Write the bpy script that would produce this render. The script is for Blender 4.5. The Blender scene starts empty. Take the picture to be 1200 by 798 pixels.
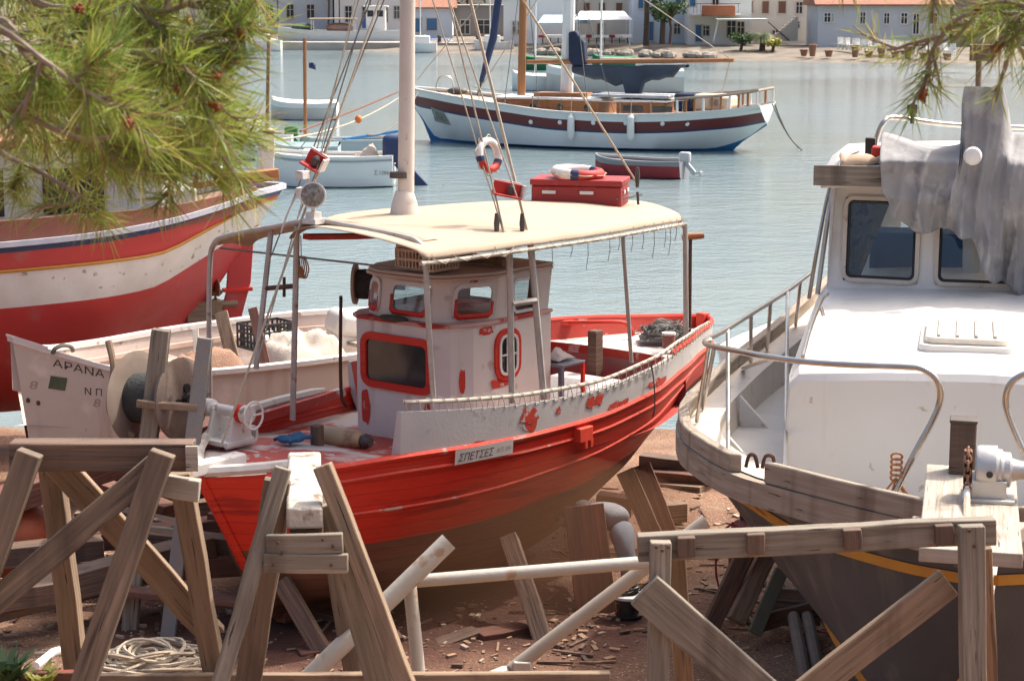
import bpy, bmesh, math, random
from mathutils import Vector, Matrix
from mathutils.bvhtree import BVHTree
from mathutils.noise import noise as pnoise
R = math.radians
rnd = random.Random(7)
scn = bpy.context.scene
COL = scn.collection
V = Vector
# ---------------------------------------------------------------- camera geometry
F = 2333.0; H = 6.4; TH = math.atan(419 / F)
_c, _s = math.cos(TH), math.sin(TH)
def zfit(X, Y, py):
    k = (399 - py) / F
    return H + (k * Y * _c - Y * _s) / (_c + k * _s)
def at(px, py, Y):
    z = zfit(0, Y, py); d = Y * _c - (z - H) * _s
    return V(((px - 600) * d / F, Y, z))
def atz(px, py, Z):
    k = (399 - py) / F; z = Z - H
    Y = z * (_c + k * _s) / (k * _c - _s); d = Y * _c - z * _s
    return V(((px - 600) * d / F, Y, Z))
# ---------------------------------------------------------------- things
SUB = {}
def tag(o, label=None, cat=None, group=None, kind=None):
    if label: o['label'] = label
    if cat: o['category'] = cat
    if group: o['group'] = group
    if kind: o['kind'] = kind
    return o
def thing(name, label, cat, loc=(0, 0, 0), rotz=0.0, group=None, local=None):
    o = bpy.data.objects.new(name, None); COL.objects.link(o)
    o.empty_display_size = .3
    o.location = loc; o.rotation_euler = (0, 0, rotz)
    SUB[o.name] = V(local) if local is not None else V(loc)
    return tag(o, label, cat, group)
def kids(o): return [c for c in COL.objects if c.parent == o]
def dup(o, loc=None, rotz=None, label=None, parent=None):
    c = o.copy(); COL.objects.link(c)
    if parent is not None: c.parent = parent
    if loc is not None: c.location = loc
    if rotz is not None: c.rotation_euler = (0, 0, rotz)
    if label: c['label'] = label
    for k in kids(o): dup(k, parent=c)
    return c
# ---------------------------------------------------------------- mesh builder
class MB:
    def __init__(s): s.v = []; s.f = []; s.m = []; s.uv = []
    def add(s, vs, fs, mi=0, uvs=None):
        b = len(s.v); s.v += [V(p) for p in vs]
        for i, f in enumerate(fs):
            s.f.append([b + k for k in f]); s.m.append(mi)
            s.uv.append(uvs[i] if uvs else None)
        return s
    def box(s, c, d, rz=0, mi=0, M=None):
        x, y, z = d[0] / 2, d[1] / 2, d[2] / 2
        m = (M or Matrix.Rotation(rz, 3, 'Z'))
        c = V(c); P = [c + m @ V(p) for p in [(-x,-y,-z),(x,-y,-z),(x,y,-z),(-x,y,-z),(-x,-y,z),(x,-y,z),(x,y,z),(-x,y,z)]]
        F_ = [(0,3,2,1),(4,5,6,7),(0,1,5,4),(1,2,6,5),(2,3,7,6),(3,0,4,7)]
        D = [(d[0],d[1])]*2 + [(d[0],d[2]),(d[1],d[2])]*2
        o = rnd.random()*5
        return s.add(P, F_, mi, [[(o,0),(o+a,0),(o+a,b),(o,b)] for a, b in D])
    def beam(s, p0, p1, w, h, up=(0, 0, 1), mi=0, n=1, jit=0.0, taper=1.0):
        """timber from p0 to p1: w across, h along 'up'; uv u runs along the grain"""
        p0, p1 = V(p0), V(p1); d = (p1 - p0); L = d.length; d.normalize(); up = V(up)
        r = d.cross(up)
        if r.length < 1e-4: r = d.cross(V((1, 0, 0)))
        r.normalize(); u = r.cross(d).normalized()
        vs = []; o = rnd.random() * 9
        for i in range(n + 1):
            t = i / n; c = p0.lerp(p1, t); k = 1 + (taper - 1) * t
            jx = (rnd.random() - .5) * jit; jy = (rnd.random() - .5) * jit
            for a, b in ((-1,-1),(1,-1),(1,1),(-1,1)):
                vs.append(c + r * (a * w / 2 * k + jx + (rnd.random()-.5)*jit*.5) + u * (b * h / 2 * k + jy + (rnd.random()-.5)*jit*.5))
        fs = []; us = []; per = [w, h, w, h]
        for i in range(n):
            acc = 0
            for k in range(4):
                a, b = i*4 + k, i*4 + (k+1) % 4
                fs.append((a, b, b+4, a+4)); u0, u1 = o + L*i/n, o + L*(i+1)/n
                us.append([(u0, acc+o), (u0, acc+per[k]+o), (u1, acc+per[k]+o), (u1, acc+o)]); acc += per[k]
        e = n*4
        fs += [(3,2,1,0), (e,e+1,e+2,e+3)]; us += [[(o,o),(o+.02,o),(o+.02,o+h),(o,o+h)]]*2
        return s.add(vs, fs, mi, us)
    def tube(s, pts, r, n=8, mi=0, cap=True, closed=False):
        pts = [V(p) for p in pts]; N = len(pts)
        rs = r if isinstance(r, (list, tuple)) else [r]*N
        vs = []; ref = None
        for i, p in enumerate(pts):
            if closed: d = pts[(i+1) % N] - pts[i-1]
            else: d = pts[min(i+1, N-1)] - pts[max(i-1, 0)]
            d.normalize()
            if ref is None:
                ref = d.cross(V((0,0,1)))
                if ref.length < .05: ref = d.cross(V((1,0,0)))
            ref = (ref - d*ref.dot(d)).normalized(); q = d.cross(ref)
            for k in range(n):
                a = 2*math.pi*k/n; vs.append(p + (ref*math.cos(a) + q*math.sin(a))*rs[i])
        fs = []
        for i in range(N if closed else N-1):
            j = (i+1) % N
            for k in range(n):
                k2 = (k+1) % n; fs.append((i*n+k, i*n+k2, j*n+k2, j*n+k))
        if cap and not closed:
            fs.append(tuple(range(n-1, -1, -1))); fs.append(tuple((N-1)*n+k for k in range(n)))
        return s.add(vs, fs, mi)
    def lathe(s, prof, o, ax=(0, 0, 1), n=24, mi=0):
        """prof: list of (r, h) along axis ax from o"""
        ax = V(ax).normalized(); a = ax.cross(V((0,0,1)))
        if a.length < .05: a = ax.cross(V((1,0,0)))
        a.normalize(); b = ax.cross(a); o = V(o); vs = []
        for r, h in prof:
            for k in range(n):
                t = 2*math.pi*k/n; vs.append(o + ax*h + (a*math.cos(t) + b*math.sin(t))*max(r, 1e-4))
        fs = []
        for i in range(len(prof)-1):
            for k in range(n):
                k2 = (k+1) % n; fs.append((i*n+k, i*n+k2, (i+1)*n+k2, (i+1)*n+k))
        fs.append(tuple(range(n-1,-1,-1))); fs.append(tuple((len(prof)-1)*n+k for k in range(n)))
        return s.add(vs, fs, mi)
    def grid(s, rows, mi=0, closed=False):
        """rows: list of equally long point lists; mi int or list per strip"""
        n = len(rows[0]); vs = [p for r in rows for p in r]; b = len(s.v)
        s.v += [V(p) for p in vs]
        for i in range(len(rows)-1 + (1 if closed else 0)):
            j = (i+1) % len(rows)
            for k in range(n-1):
                s.f.append([b+i*n+k, b+i*n+k+1, b+j*n+k+1, b+j*n+k])
                s.m.append(mi[i] if isinstance(mi, (list, tuple)) else mi)
                s.uv.append([(k*.1, i*.1), (k*.1+.1, i*.1), (k*.1+.1, i*.1+.1), (k*.1, i*.1+.1)])
        return s
    def ball(s, c, r, nu=16, nv=10, mi=0):
        r = V(r) if not isinstance(r, (int, float)) else V((r,r,r)); c = V(c)
        rows = [[c + V((r.x*math.cos(a)*math.sin(b), r.y*math.sin(a)*math.sin(b), -r.z*math.cos(b)))
                 for a in [2*math.pi*k/nu for k in range(nu+1)]] for b in [.001 + (math.pi-.002)*i/nv for i in range(nv+1)]]
        return s.grid(rows, mi)
    def ext(s, poly, d, mi=0):
        """prism: polygon (3D points) pushed along d"""
        n = len(poly); P = [V(p) for p in poly]; d = V(d)
        fs = [tuple(range(n-1,-1,-1)), tuple(range(n, 2*n))] + [(i, (i+1)%n, (i+1)%n+n, i+n) for i in range(n)]
        return s.add(P + [p + d for p in P], fs, mi)
    def build(s, name, mat, parent=None, bevel=0, thick=0, smooth=30, sub=0, loc=None, recalc=True, label=None, weld=False):
        off = V((0,0,0))
        if parent is not None: off = SUB.get(parent.name, off)
        elif loc is not None: off = V(loc)
        me = bpy.data.meshes.new(name)
        me.from_pydata([tuple(p - off) for p in s.v], [], s.f)
        for m in (mat if isinstance(mat, (list, tuple)) else [mat]): me.materials.append(m)
        me.polygons.foreach_set('material_index', s.m)
        if any(u for u in s.uv):
            ul = me.uv_layers.new(name='UVMap'); dat = []
            for p, u in zip(s.f, s.uv):
                dat += [c for q in (u if u and len(u) == len(p) else [(0, 0)]*len(p)) for c in q]
            ul.data.foreach_set('uv', dat)
        if recalc or weld:
            bm = bmesh.new(); bm.from_mesh(me)
            if weld: bmesh.ops.remove_doubles(bm, verts=bm.verts, dist=weld if weld is not True else 1e-4)
            bmesh.ops.recalc_face_normals(bm, faces=bm.faces); bm.to_mesh(me); bm.free()
        if smooth:
            me.polygons.foreach_set('use_smooth', [True]*len(me.polygons))
            me.set_sharp_from_angle(angle=R(smooth))
        me.update()
        o = bpy.data.objects.new(name, me); COL.objects.link(o)
        if parent is not None: o.parent = parent; SUB[o.name] = off
        elif loc is not None: o.location = loc; SUB[o.name] = off
        if sub:
            md = o.modifiers.new('sub', 'SUBSURF'); md.levels = md.render_levels = sub
        if thick:
            md = o.modifiers.new('th', 'SOLIDIFY'); md.thickness = thick; md.offset = -1
        if bevel:
            md = o.modifiers.new('bv', 'BEVEL'); md.width = bevel; md.segments = 2; md.limit_method = 'ANGLE'; md.angle_limit = R(40)
        if label: o['label'] = label
        return o
    def bvh(s): return BVHTree.FromPolygons([tuple(p) for p in s.v], s.f)
def cr(tab, x):
    """smooth (Catmull-Rom) interpolation of a table of (x, value...)"""
    n = len(tab)
    if x <= tab[0][0]: return list(tab[0][1:])
    if x >= tab[-1][0]: return list(tab[-1][1:])
    i = max(k for k in range(n-1) if tab[k][0] <= x)
    a, b = tab[i], tab[i+1]; t = (x-a[0])/(b[0]-a[0]); h = b[0]-a[0]; out = []
    for j in range(1, len(a)):
        def sl(k):
            if k == 0: return (tab[1][j]-tab[0][j])/(tab[1][0]-tab[0][0])
            if k == n-1: return (tab[-1][j]-tab[-2][j])/(tab[-1][0]-tab[-2][0])
            d0 = (tab[k][j]-tab[k-1][j])/(tab[k][0]-tab[k-1][0]); d1 = (tab[k+1][j]-tab[k][j])/(tab[k+1][0]-tab[k][0])
            return 0 if d0*d1 <= 0 else 2*d0*d1/(d0+d1)
        m0, m1 = sl(i), sl(i+1)
        out.append((2*t**3-3*t*t+1)*a[j] + (t**3-2*t*t+t)*h*m0 + (-2*t**3+3*t*t)*b[j] + (t**3-t*t)*h*m1)
    return out
def spl(pts, n=6):
    """smooth polyline through points"""
    pts = [V(p) for p in pts]; out = []
    for i in range(len(pts)-1):
        p0, p1, p2, p3 = pts[max(i-1,0)], pts[i], pts[i+1], pts[min(i+2,len(pts)-1)]
        for k in range(n):
            t = k/n
            out.append(.5*((2*p1) + (p2-p0)*t + (2*p0-5*p1+4*p2-p3)*t*t + (3*p1-p0-3*p2+p3)*t**3))
    return out + [pts[-1]]
def lin(tab, x):
    for a, b in zip(tab, tab[1:]):
        if a[0] <= x <= b[0]: return a[1] + (b[1]-a[1])*(x-a[0])/(b[0]-a[0])
    return tab[0][1] if x < tab[0][0] else tab[-1][1]
def sag(a, b, d, n=10):
    a, b = V(a), V(b); return [a.lerp(b, t/n) - V((0, 0, d*4*(t/n)*(1-t/n))) for t in range(n+1)]
# ---------------------------------------------------------------- materials
def M(name, c, c2=None, sc=3.0, rough=.6, metal=0.0, bump=.0, bsc=40.0, spots=None, uv=False, st=(1,1,1), contrast=.25, spec=.5, coat=0, det=4, streak=None, planks=0):
    m = bpy.data.materials.new(name); m.use_nodes = True; nt = m.node_tree; N = nt.nodes; L = nt.links
    b = N['Principled BSDF']; b.inputs['Roughness'].default_value = rough; b.inputs['Metallic'].default_value = metal
    b.inputs['Specular IOR Level'].default_value = spec; b.inputs['Coat Weight'].default_value = coat
    c = tuple(c) + (1,)
    tc = N.new('ShaderNodeTexCoord'); mp = N.new('ShaderNodeMapping'); mp.inputs['Scale'].default_value = st
    L.new(tc.outputs['UV' if uv else 'Object'], mp.inputs['Vector'])
    def noise(scale, d=det, off=0, vec=None):
        n = N.new('ShaderNodeTexNoise'); n.inputs['Scale'].default_value = scale; n.inputs['Detail'].default_value = d
        if off:
            q = N.new('ShaderNodeVectorMath'); q.inputs[1].default_value = (off, off*.7, off*1.3); L.new(vec or mp.outputs[0], q.inputs[0]); L.new(q.outputs[0], n.inputs['Vector'])
        else: L.new(vec or mp.outputs[0], n.inputs['Vector'])
        return n.outputs['Fac']
    def ramp(fac, lo, hi):
        r = N.new('ShaderNodeMapRange'); r.inputs['From Min'].default_value = lo; r.inputs['From Max'].default_value = hi; L.new(fac, r.inputs['Value']); return r.outputs[0]
    def mix(fac, a, bb):
        x = N.new('ShaderNodeMix'); x.data_type = 'RGBA'; L.new(fac, x.inputs['Factor'])
        for k, q in ((6, a), (7, bb)):
            if isinstance(q, tuple): x.inputs[k].default_value = q
            else: L.new(q, x.inputs[k])
        return x.outputs[2]
    cur = c
    if c2: cur = mix(ramp(noise(sc), .5-contrast, .5+contrast), c, tuple(c2)+(1,))
    i = 0
    for sp in (spots or []):
        i += 1; cur = mix(ramp(noise(sp[1], 5, 3.7*i), sp[2], sp[2]+(sp[3] if len(sp) > 3 else .04)), cur, tuple(sp[0])+(1,))
    if streak:   # run-down stains: noise stretched along object z
        mp2 = N.new('ShaderNodeMapping'); mp2.inputs['Scale'].default_value = (streak[1], streak[1], streak[1]*.08); L.new(tc.outputs['Object'], mp2.inputs['Vector'])
        cur = mix(ramp(noise(1, 5, 9.1, mp2.outputs[0]), streak[2], streak[2]+.25), cur, tuple(streak[0])+(1,))
    seam = None
    if planks:   # plank seams: thin lines that run along the boat
        wv = N.new('ShaderNodeTexWave'); wv.wave_type = 'BANDS'; wv.bands_direction = 'Z'; wv.inputs['Scale'].default_value = .314/planks; wv.inputs['Distortion'].default_value = .6; wv.inputs['Detail Scale'].default_value = .4
        L.new(tc.outputs['Object'], wv.inputs['Vector']); seam = ramp(wv.outputs['Fac'], .955, .995)
        k = N.new('ShaderNodeMath'); k.operation = 'MULTIPLY'; k.inputs[1].default_value = .38; L.new(seam, k.inputs[0])
        cur = mix(k.outputs[0], cur, tuple(q*.25 for q in c[:3])+(1,))
    if isinstance(cur, tuple): b.inputs['Base Color'].default_value = cur
    else: L.new(cur, b.inputs['Base Color'])
    if bump:
        bp = N.new('ShaderNodeBump'); bp.inputs['Strength'].default_value = bump; bp.inputs['Distance'].default_value = .02
        L.new(noise(bsc, 5, 1.1), bp.inputs['Height']); L.new(bp.outputs[0], b.inputs['Normal'])
    if rough > .15 and metal < .5:
        mr = N.new('ShaderNodeMapRange'); mr.inputs['To Min'].default_value = max(.05, rough-.15); mr.inputs['To Max'].default_value = min(1, rough+.15)
        L.new(noise(sc*2+1, 3, 8), mr.inputs['Value']); L.new(mr.outputs[0], b.inputs['Roughness'])
    return m
def wood(name, c, c2, dark, g=(1.7, 34, 1), rough=.8, spots=None, knots=True):
    return M(name, c, c2, 1.0, rough, bump=.42, bsc=1.6, uv=True, st=g, contrast=.2, spots=[(dark, .9, .58, .16), (tuple(k*.45 for k in dark), 2.2, .665, .02), (tuple(min(1, k*1.35) for k in c), .5, .62, .1)] + (spots or []), streak=(dark, 4.5, .54))
def P(name, c, rough=.5, metal=0.0, **k): return M(name, c, None, rough=rough, metal=metal, **k)
def glassmat(name, tint, gloss):
    m = bpy.data.materials.new(name); m.use_nodes = True; nt = m.node_tree; N = nt.nodes; L = nt.links
    for n in list(N): N.remove(n)
    o = N.new('ShaderNodeOutputMaterial'); t = N.new('ShaderNodeBsdfTransparent'); t.inputs[0].default_value = tuple(tint)+(1,)
    g = N.new('ShaderNodeBsdfGlossy'); g.inputs['Roughness'].default_value = .06
    f = N.new('ShaderNodeFresnel'); f.inputs[0].default_value = 1.5
    a = N.new('ShaderNodeMath'); a.operation = 'ADD'; a.inputs[1].default_value = gloss; L.new(f.outputs[0], a.inputs[0])
    x = N.new('ShaderNodeMixShader'); L.new(a.outputs[0], x.inputs[0]); L.new(t.outputs[0], x.inputs[1]); L.new(g.outputs[0], x.inputs[2]); L.new(x.outputs[0], o.inputs[0])
    return m
def text_mesh(body, size, shear=0.0, bold=0.0):
    cu = bpy.data.curves.new('lettering', 'FONT'); cu.body = body; cu.size = size; cu.shear = shear; cu.offset = bold; cu.resolution_u = 3
    o = bpy.data.objects.new('lettering', cu); COL.objects.link(o); bpy.context.view_layer.update()
    me = o.evaluated_get(bpy.context.evaluated_depsgraph_get()).to_mesh()
    vs = [v.co.copy() for v in me.vertices]; fs = [tuple(p.vertices) for p in me.polygons]
    bpy.data.objects.remove(o); return vs, fs
def decal(vs, fs, O, U, Vv, D, bvh, off=.006, mi=0, mb=None):
    """lay flat 2D shapes on a surface: point = O+U*x+Vv*y, shot along D onto bvh, lifted off"""
    O, U, Vv, D = V(O), V(U), V(Vv), V(D).normalized(); mb = mb or MB(); out = []
    for p in vs:
        q = O + U*p[0] + Vv*p[1]
        h = bvh.ray_cast(q - D*3, D, 10)
        out.append((h[0] - D*off) if h[0] else q)
    mb.add(out, fs, mi); return mb
def rectgrid(w, h, n=8, m=3):
    vs = [(w*i/n, h*j/m) for j in range(m+1) for i in range(n+1)]
    fs = [(j*(n+1)+i, j*(n+1)+i+1, (j+1)*(n+1)+i+1, (j+1)*(n+1)+i) for j in range(m) for i in range(n)]
    return vs, fs
# ================================================================ materials
RED = M('fresh_red_paint', (.68,.034,.014), (.56,.024,.011), 2.0, .58, bump=.25, bsc=9, st=(.35,.35,3), planks=.12, spots=[((.60,.10,.06),1.6,.58,.2),((.36,.014,.01),2.6,.60,.08)])
REDW = M('worn_red_paint', (.66,.055,.026), (.56,.04,.02), 3.0, .6, bump=.2, bsc=25, spots=[((.45,.3,.25),4,.64,.04),((.5,.10,.06),1.3,.55,.2)])
PRIMB = M('brushed_primer_on_white', (.55,.045,.022), (.46,.05,.03), 4, .65, bump=.2, spots=[((.54,.52,.50),11,.54,.1)])
PRIMC = M('brushed_primer_on_cabin', (.60,.035,.016), (.5,.05,.03), 4, .65, bump=.2, spots=[((.62,.54,.49),12,.58,.1)])
REDDECK = M('red_deck_paint', (.40,.03,.02), (.45,.07,.05), 3.0, .7, bump=.15, spots=[((.5,.42,.38),3,.60,.05)])
BULW = M('patched_white_paint', (.56,.54,.52), (.46,.45,.44), 2.5, .6, bump=.1, spots=[((.42,.02,.012),1.3,.66,.015),((.36,.35,.34),7,.62,.1)])
HULLB = M('bare_hull_wood', (.20,.085,.045), (.13,.06,.035), 2.2, .85, bump=.4, bsc=10, st=(.35,.35,2), planks=.12, spots=[((.26,.04,.02),1.2,.60,.15),((.06,.04,.03),3,.60,.1)])
CABW = M('cabin_pinkish_white', (.72,.655,.60), (.64,.575,.52), 2.0, .65, bump=.06, spots=[((.42,.02,.012),1.5,.665,.015),((.5,.40,.34),6,.64,.1)], streak=((.45,.30,.24),6,.56))
CREAM = M('cream_hull_paint', (.60,.535,.465), (.53,.465,.40), 1.5, .6, bump=.08, spots=[((.30,.17,.10),5,.68,.06),((.70,.62,.55),2,.58,.1)], streak=((.42,.32,.25),5,.58))
CREAMIN = M('faded_pink_inner_paint', (.56,.47,.42), (.43,.35,.31), 2.5, .75, bump=.1, spots=[((.35,.20,.15),5,.64,.06),((.68,.6,.55),2,.6,.1)])
WHITE = M('white_paint', (.78,.77,.74), (.72,.71,.68), 2, .45, bump=.03)
WHITEW = M('worn_white_paint', (.74,.71,.67), (.62,.58,.53), 3, .6, bump=.15, spots=[((.35,.28,.22),6,.63,.06)])
GELCOAT = M('white_gelcoat', (.72,.70,.66), (.67,.65,.60), 1.2, .4, bump=.03, spots=[((.58,.53,.46),3,.62,.12),((.50,.42,.33),9,.69,.05)], streak=((.56,.47,.37),5,.63))
GELSHADE = M('dull_white_gelcoat', (.70,.67,.62), (.65,.62,.57), 1.0, .5, bump=.03, spots=[((.54,.48,.41),2,.60,.15)], streak=((.64,.58,.52),2.5,.60))
CANVAS = M('beige_canvas', (.44,.345,.255), (.385,.30,.22), 1.5, .9, bump=.25, bsc=120, spots=[((.42,.32,.23),2,.60,.15)])
COVER = M('grey_tarpaulin', (.28,.275,.275), (.21,.205,.208), 2.5, .8, bump=.9, bsc=7, spots=[((.36,.355,.35),3.5,.56,.12),((.17,.165,.165),5,.60,.1)])
TUBE = M('galvanised_tube', (.52,.49,.45), (.40,.36,.32), 8, .5, metal=.35, bump=.1, spots=[((.30,.17,.10),7,.63,.08)])
PIPEW = M('pale_painted_pipe', (.50,.465,.40), (.41,.37,.31), 5, .55, metal=.1, bump=.1, spots=[((.36,.24,.15),6,.62,.06)])
STEEL = M('stainless_steel', (.55,.52,.48), (.42,.36,.30), 5, .22, metal=.9)
RUST = M('rusty_iron', (.16,.08,.05), (.08,.05,.04), 8, .85, metal=.3, bump=.3)
IRON = M('dark_iron', (.07,.065,.06), (.11,.09,.08), 6, .6, metal=.4, bump=.2)
ALU = M('cast_aluminium', (.55,.54,.52), (.45,.44,.42), 6, .4, metal=.6, bump=.1)
BLACK = P('black_plastic', (.018,.018,.02), .45)
RUBBER = P('dark_rubber', (.03,.03,.032), .7)
DGLASS = M('dark_glass', (.018,.02,.022), (.05,.05,.05), 3, .12, spec=.7)
GLASS = glassmat('tinted_glass', (.50,.55,.56), .04)
CGLASS = glassmat('clear_glass', (.85,.87,.87), .02)
ROPE = M('pale_rope', (.52,.44,.33), (.40,.33,.25), 30, .9, bump=.5, bsc=150)
ROPED = M('dark_rope', (.12,.11,.10), (.2,.18,.15), 30, .9)
ROPEO = M('orange_rope', (.42,.18,.07), (.3,.13,.06), 30, .9)
WGREY = wood('weathered_grey_wood', (.27,.232,.182), (.165,.136,.103), (.075,.058,.042))
WTAN = wood('weathered_tan_wood', (.29,.205,.135), (.185,.125,.08), (.085,.055,.035))
WMID = wood('brown_weathered_wood', (.215,.155,.108), (.125,.088,.062), (.06,.042,.03))
WDARK = wood('dark_old_wood', (.17,.105,.072), (.10,.064,.047), (.05,.035,.028))
WRED = wood('stained_timber', (.20,.085,.055), (.12,.055,.04), (.06,.035,.028), spots=[((.30,.05,.03),.5,.62,.1)])
WORANGE = wood('varnished_wood', (.40,.17,.06), (.30,.12,.045), (.2,.08,.03), rough=.4)
WSILVER = wood('silvered_teak', (.36,.30,.235), (.24,.185,.14), (.13,.09,.065))
WPALE = wood('pale_bleached_wood', (.42,.37,.31), (.32,.275,.22), (.18,.14,.11))
WPAINT = wood('flaking_white_wood', (.66,.63,.58), (.54,.50,.45), (.30,.25,.2))
NAVY = P('navy_cloth', (.018,.028,.06), .85, bump=.3, bsc=20)
NAVYD = P('navy_paint', (.02,.035,.10), .5)
BLUEP = M('blue_paint', (.03,.09,.25), (.04,.12,.3), 4, .5)
TEAL = P('sea_blue_antifouling', (.015,.13,.30), .5)
GREYBL = M('pale_grey_blue_paint', (.50,.56,.58), (.44,.50,.52), .5, .5)
GULW = M('gulet_white_paint', (.72,.74,.72), (.66,.68,.67), .6, .4, spots=[((.6,.6,.57),.8,.6,.2)])
MAROON = P('maroon_paint', (.13,.022,.022), .5)
ORANGE = P('orange_plastic', (.60,.16,.03), .5)
BUOYO = M('faded_orange_buoy', (.36,.075,.025), (.27,.055,.02), 3, .65, bump=.2, spots=[((.20,.06,.03),5,.6,.1)])
RINGW = P('ring_white', (.72,.68,.63), .6, bump=.1)
RINGR = P('ring_red', (.46,.03,.02), .55)
REDBOX = M('red_box_paint', (.34,.02,.02), (.27,.02,.02), 3, .5, bump=.1, spots=[((.4,.09,.08),5,.62,.1)])
DGREYH = M('dark_grey_hull', (.060,.067,.080), (.038,.043,.051), 1.0, .55, bump=.08, spots=[((.14,.135,.13),1.4,.60,.1),((.16,.12,.08),6,.68,.04)], streak=((.15,.14,.13),3,.6))
YELLOW = M('yellow_stripe_paint', (.52,.25,.02), (.42,.18,.02), 5, .55)
BROWNAF = M('brown_antifouling', (.10,.055,.04), (.07,.04,.03), 3, .8, bump=.2)
GREENP = P('green_cloth', (.015,.15,.07), .8)
GREENNET = M('green_net', (.02,.07,.05), (.05,.10,.06), 20, .95, bump=.6)
SKIN = P('skin', (.38,.20,.13), .55)
JEANS = M('blue_grey_denim', (.19,.21,.25), (.13,.15,.19), 8, .9, bump=.3, bsc=60)
SHIRT = M('grey_blue_shirt', (.25,.26,.28), (.19,.20,.22), 5, .9, bump=.3, bsc=40)
TILE = M('terracotta_tiles', (.34,.15,.09), (.25,.12,.08), 3, .85, bump=.4, bsc=6)
TILEG = M('faded_grey_tiles', (.32,.25,.20), (.24,.19,.16), 3, .85, bump=.4, bsc=6)
def wall(n, c): return M('plaster_'+n, c, tuple(k*.86 for k in c), .4, .85, bump=.1, bsc=6, streak=(tuple(k*.75 for k in c), .5, .62))
WL_WHITE = wall('white', (.82,.80,.76)); WL_GREY = wall('bluish_grey', (.54,.57,.60)); WL_BLUE = wall('pale_blue', (.60,.66,.72))
WL_BEIGE = wall('beige', (.62,.55,.47)); WL_CREAM = wall('cream', (.74,.68,.58)); WL_STONE = M('rubble_stone', (.36,.31,.25), (.25,.21,.17), 2.5, .9, bump=.6, bsc=4)
SHUT_B = P('brown_shutter', (.20,.10,.06), .7); SHUT_W = P('white_shutter', (.62,.62,.60), .7); SHUT_BL = P('blue_shutter', (.06,.16,.30), .7)
BARK = M('pine_bark', (.14,.095,.07), (.07,.05,.04), 9, .95, bump=.8, bsc=20, st=(1,1,.4))
TWIG = M('pine_twig', (.33,.25,.19), (.22,.165,.13), 20, .9, bump=.4)
DEADN = P('dead_needles', (.28,.13,.05), .8)
CONE = M('brown_cone_bud', (.30,.085,.025), (.20,.065,.025), 60, .8, bump=.5)
def leafmat(name, c, c2, tr, sc=5.0):
    m = bpy.data.materials.new(name); m.use_nodes = True; nt = m.node_tree; N = nt.nodes; L = nt.links
    b = N['Principled BSDF']; b.inputs['Roughness'].default_value = .5
    tc = N.new('ShaderNodeTexCoord'); n = N.new('ShaderNodeTexNoise'); n.inputs['Scale'].default_value = sc; L.new(tc.outputs['Object'], n.inputs['Vector'])
    r = N.new('ShaderNodeMapRange'); r.inputs['From Min'].default_value = .35; r.inputs['From Max'].default_value = .65; L.new(n.outputs['Fac'], r.inputs[0])
    x = N.new('ShaderNodeMix'); x.data_type = 'RGBA'; L.new(r.outputs[0], x.inputs['Factor']); x.inputs[6].default_value = tuple(c)+(1,); x.inputs[7].default_value = tuple(c2)+(1,)
    L.new(x.outputs[2], b.inputs['Base Color'])
    t = N.new('ShaderNodeBsdfTranslucent'); L.new(x.outputs[2], t.inputs[0]); ms = N.new('ShaderNodeMixShader'); ms.inputs[0].default_value = tr
    L.new(b.outputs[0], ms.inputs[1]); L.new(t.outputs[0], ms.inputs[2]); L.new(ms.outputs[0], N['Material Output'].inputs[0]); return m
NEEDLE = leafmat('pine_needles', (.31,.40,.07), (.17,.26,.04), .42)
NEEDLE2 = leafmat('yellowing_needles', (.46,.43,.13), (.29,.30,.07), .42)
LEAF = leafmat('green_leaves', (.06,.11,.03), (.04,.075,.025), .3, .6)
PALM = leafmat('palm_leaves', (.12,.15,.04), (.07,.11,.03), .3, 1.5)

# ================================================================ camera, light, sky
cd = bpy.data.cameras.new('camera'); cam = bpy.data.objects.new('camera', cd); COL.objects.link(cam)
cam.location = (0, 0, H); cam.rotation_euler = (math.pi/2 - TH, 0, 0)
cd.sensor_fit = 'HORIZONTAL'; cd.sensor_width = 36; cd.lens = 36*F/1200; cd.clip_start = .1; cd.clip_end = 4000
cd.dof.use_dof = True; cd.dof.focus_distance = 19.0; cd.dof.aperture_fstop = 11.0
scn.camera = cam
SUNAZ = math.atan2(.84, .54); SUNEL = R(56)                 # azimuth from +Y towards +X
w = bpy.data.worlds.new('World'); scn.world = w; w.use_nodes = True
sky = w.node_tree.nodes.new('ShaderNodeTexSky'); sky.sky_type = 'NISHITA'; sky.sun_disc = False
sky.sun_elevation = SUNEL; sky.sun_rotation = SUNAZ; sky.dust_density = 8.0; sky.air_density = 0.9; sky.ozone_density = 0.7
bg = w.node_tree.nodes['Background']; bg.inputs[1].default_value = .15
w.node_tree.links.new(sky.outputs[0], bg.inputs[0])
sl = bpy.data.lights.new('sun', 'SUN'); sl.energy = 2.55; sl.angle = R(.6); sl.color = (1, .94, .84)
so = bpy.data.objects.new('sun', sl); COL.objects.link(so)
sd = V((math.sin(SUNAZ)*math.cos(SUNEL), math.cos(SUNAZ)*math.cos(SUNEL), math.sin(SUNEL)))
so.rotation_euler = (-sd).to_track_quat('-Z', 'Y').to_euler(); so.location = (30, 20, 60)
scn.view_settings.view_transform = 'Standard'; scn.view_settings.look = 'None'; scn.view_settings.exposure = .95; scn.view_settings.gamma = 1
scn.cycles.max_bounces = 8; scn.cycles.transparent_max_bounces = 12; scn.cycles.caustics_reflective = False; scn.cycles.caustics_refractive = False
try: scn.cycles.use_denoising = True; scn.cycles.denoiser = 'OPENIMAGEDENOISE'
except Exception: pass

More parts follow.
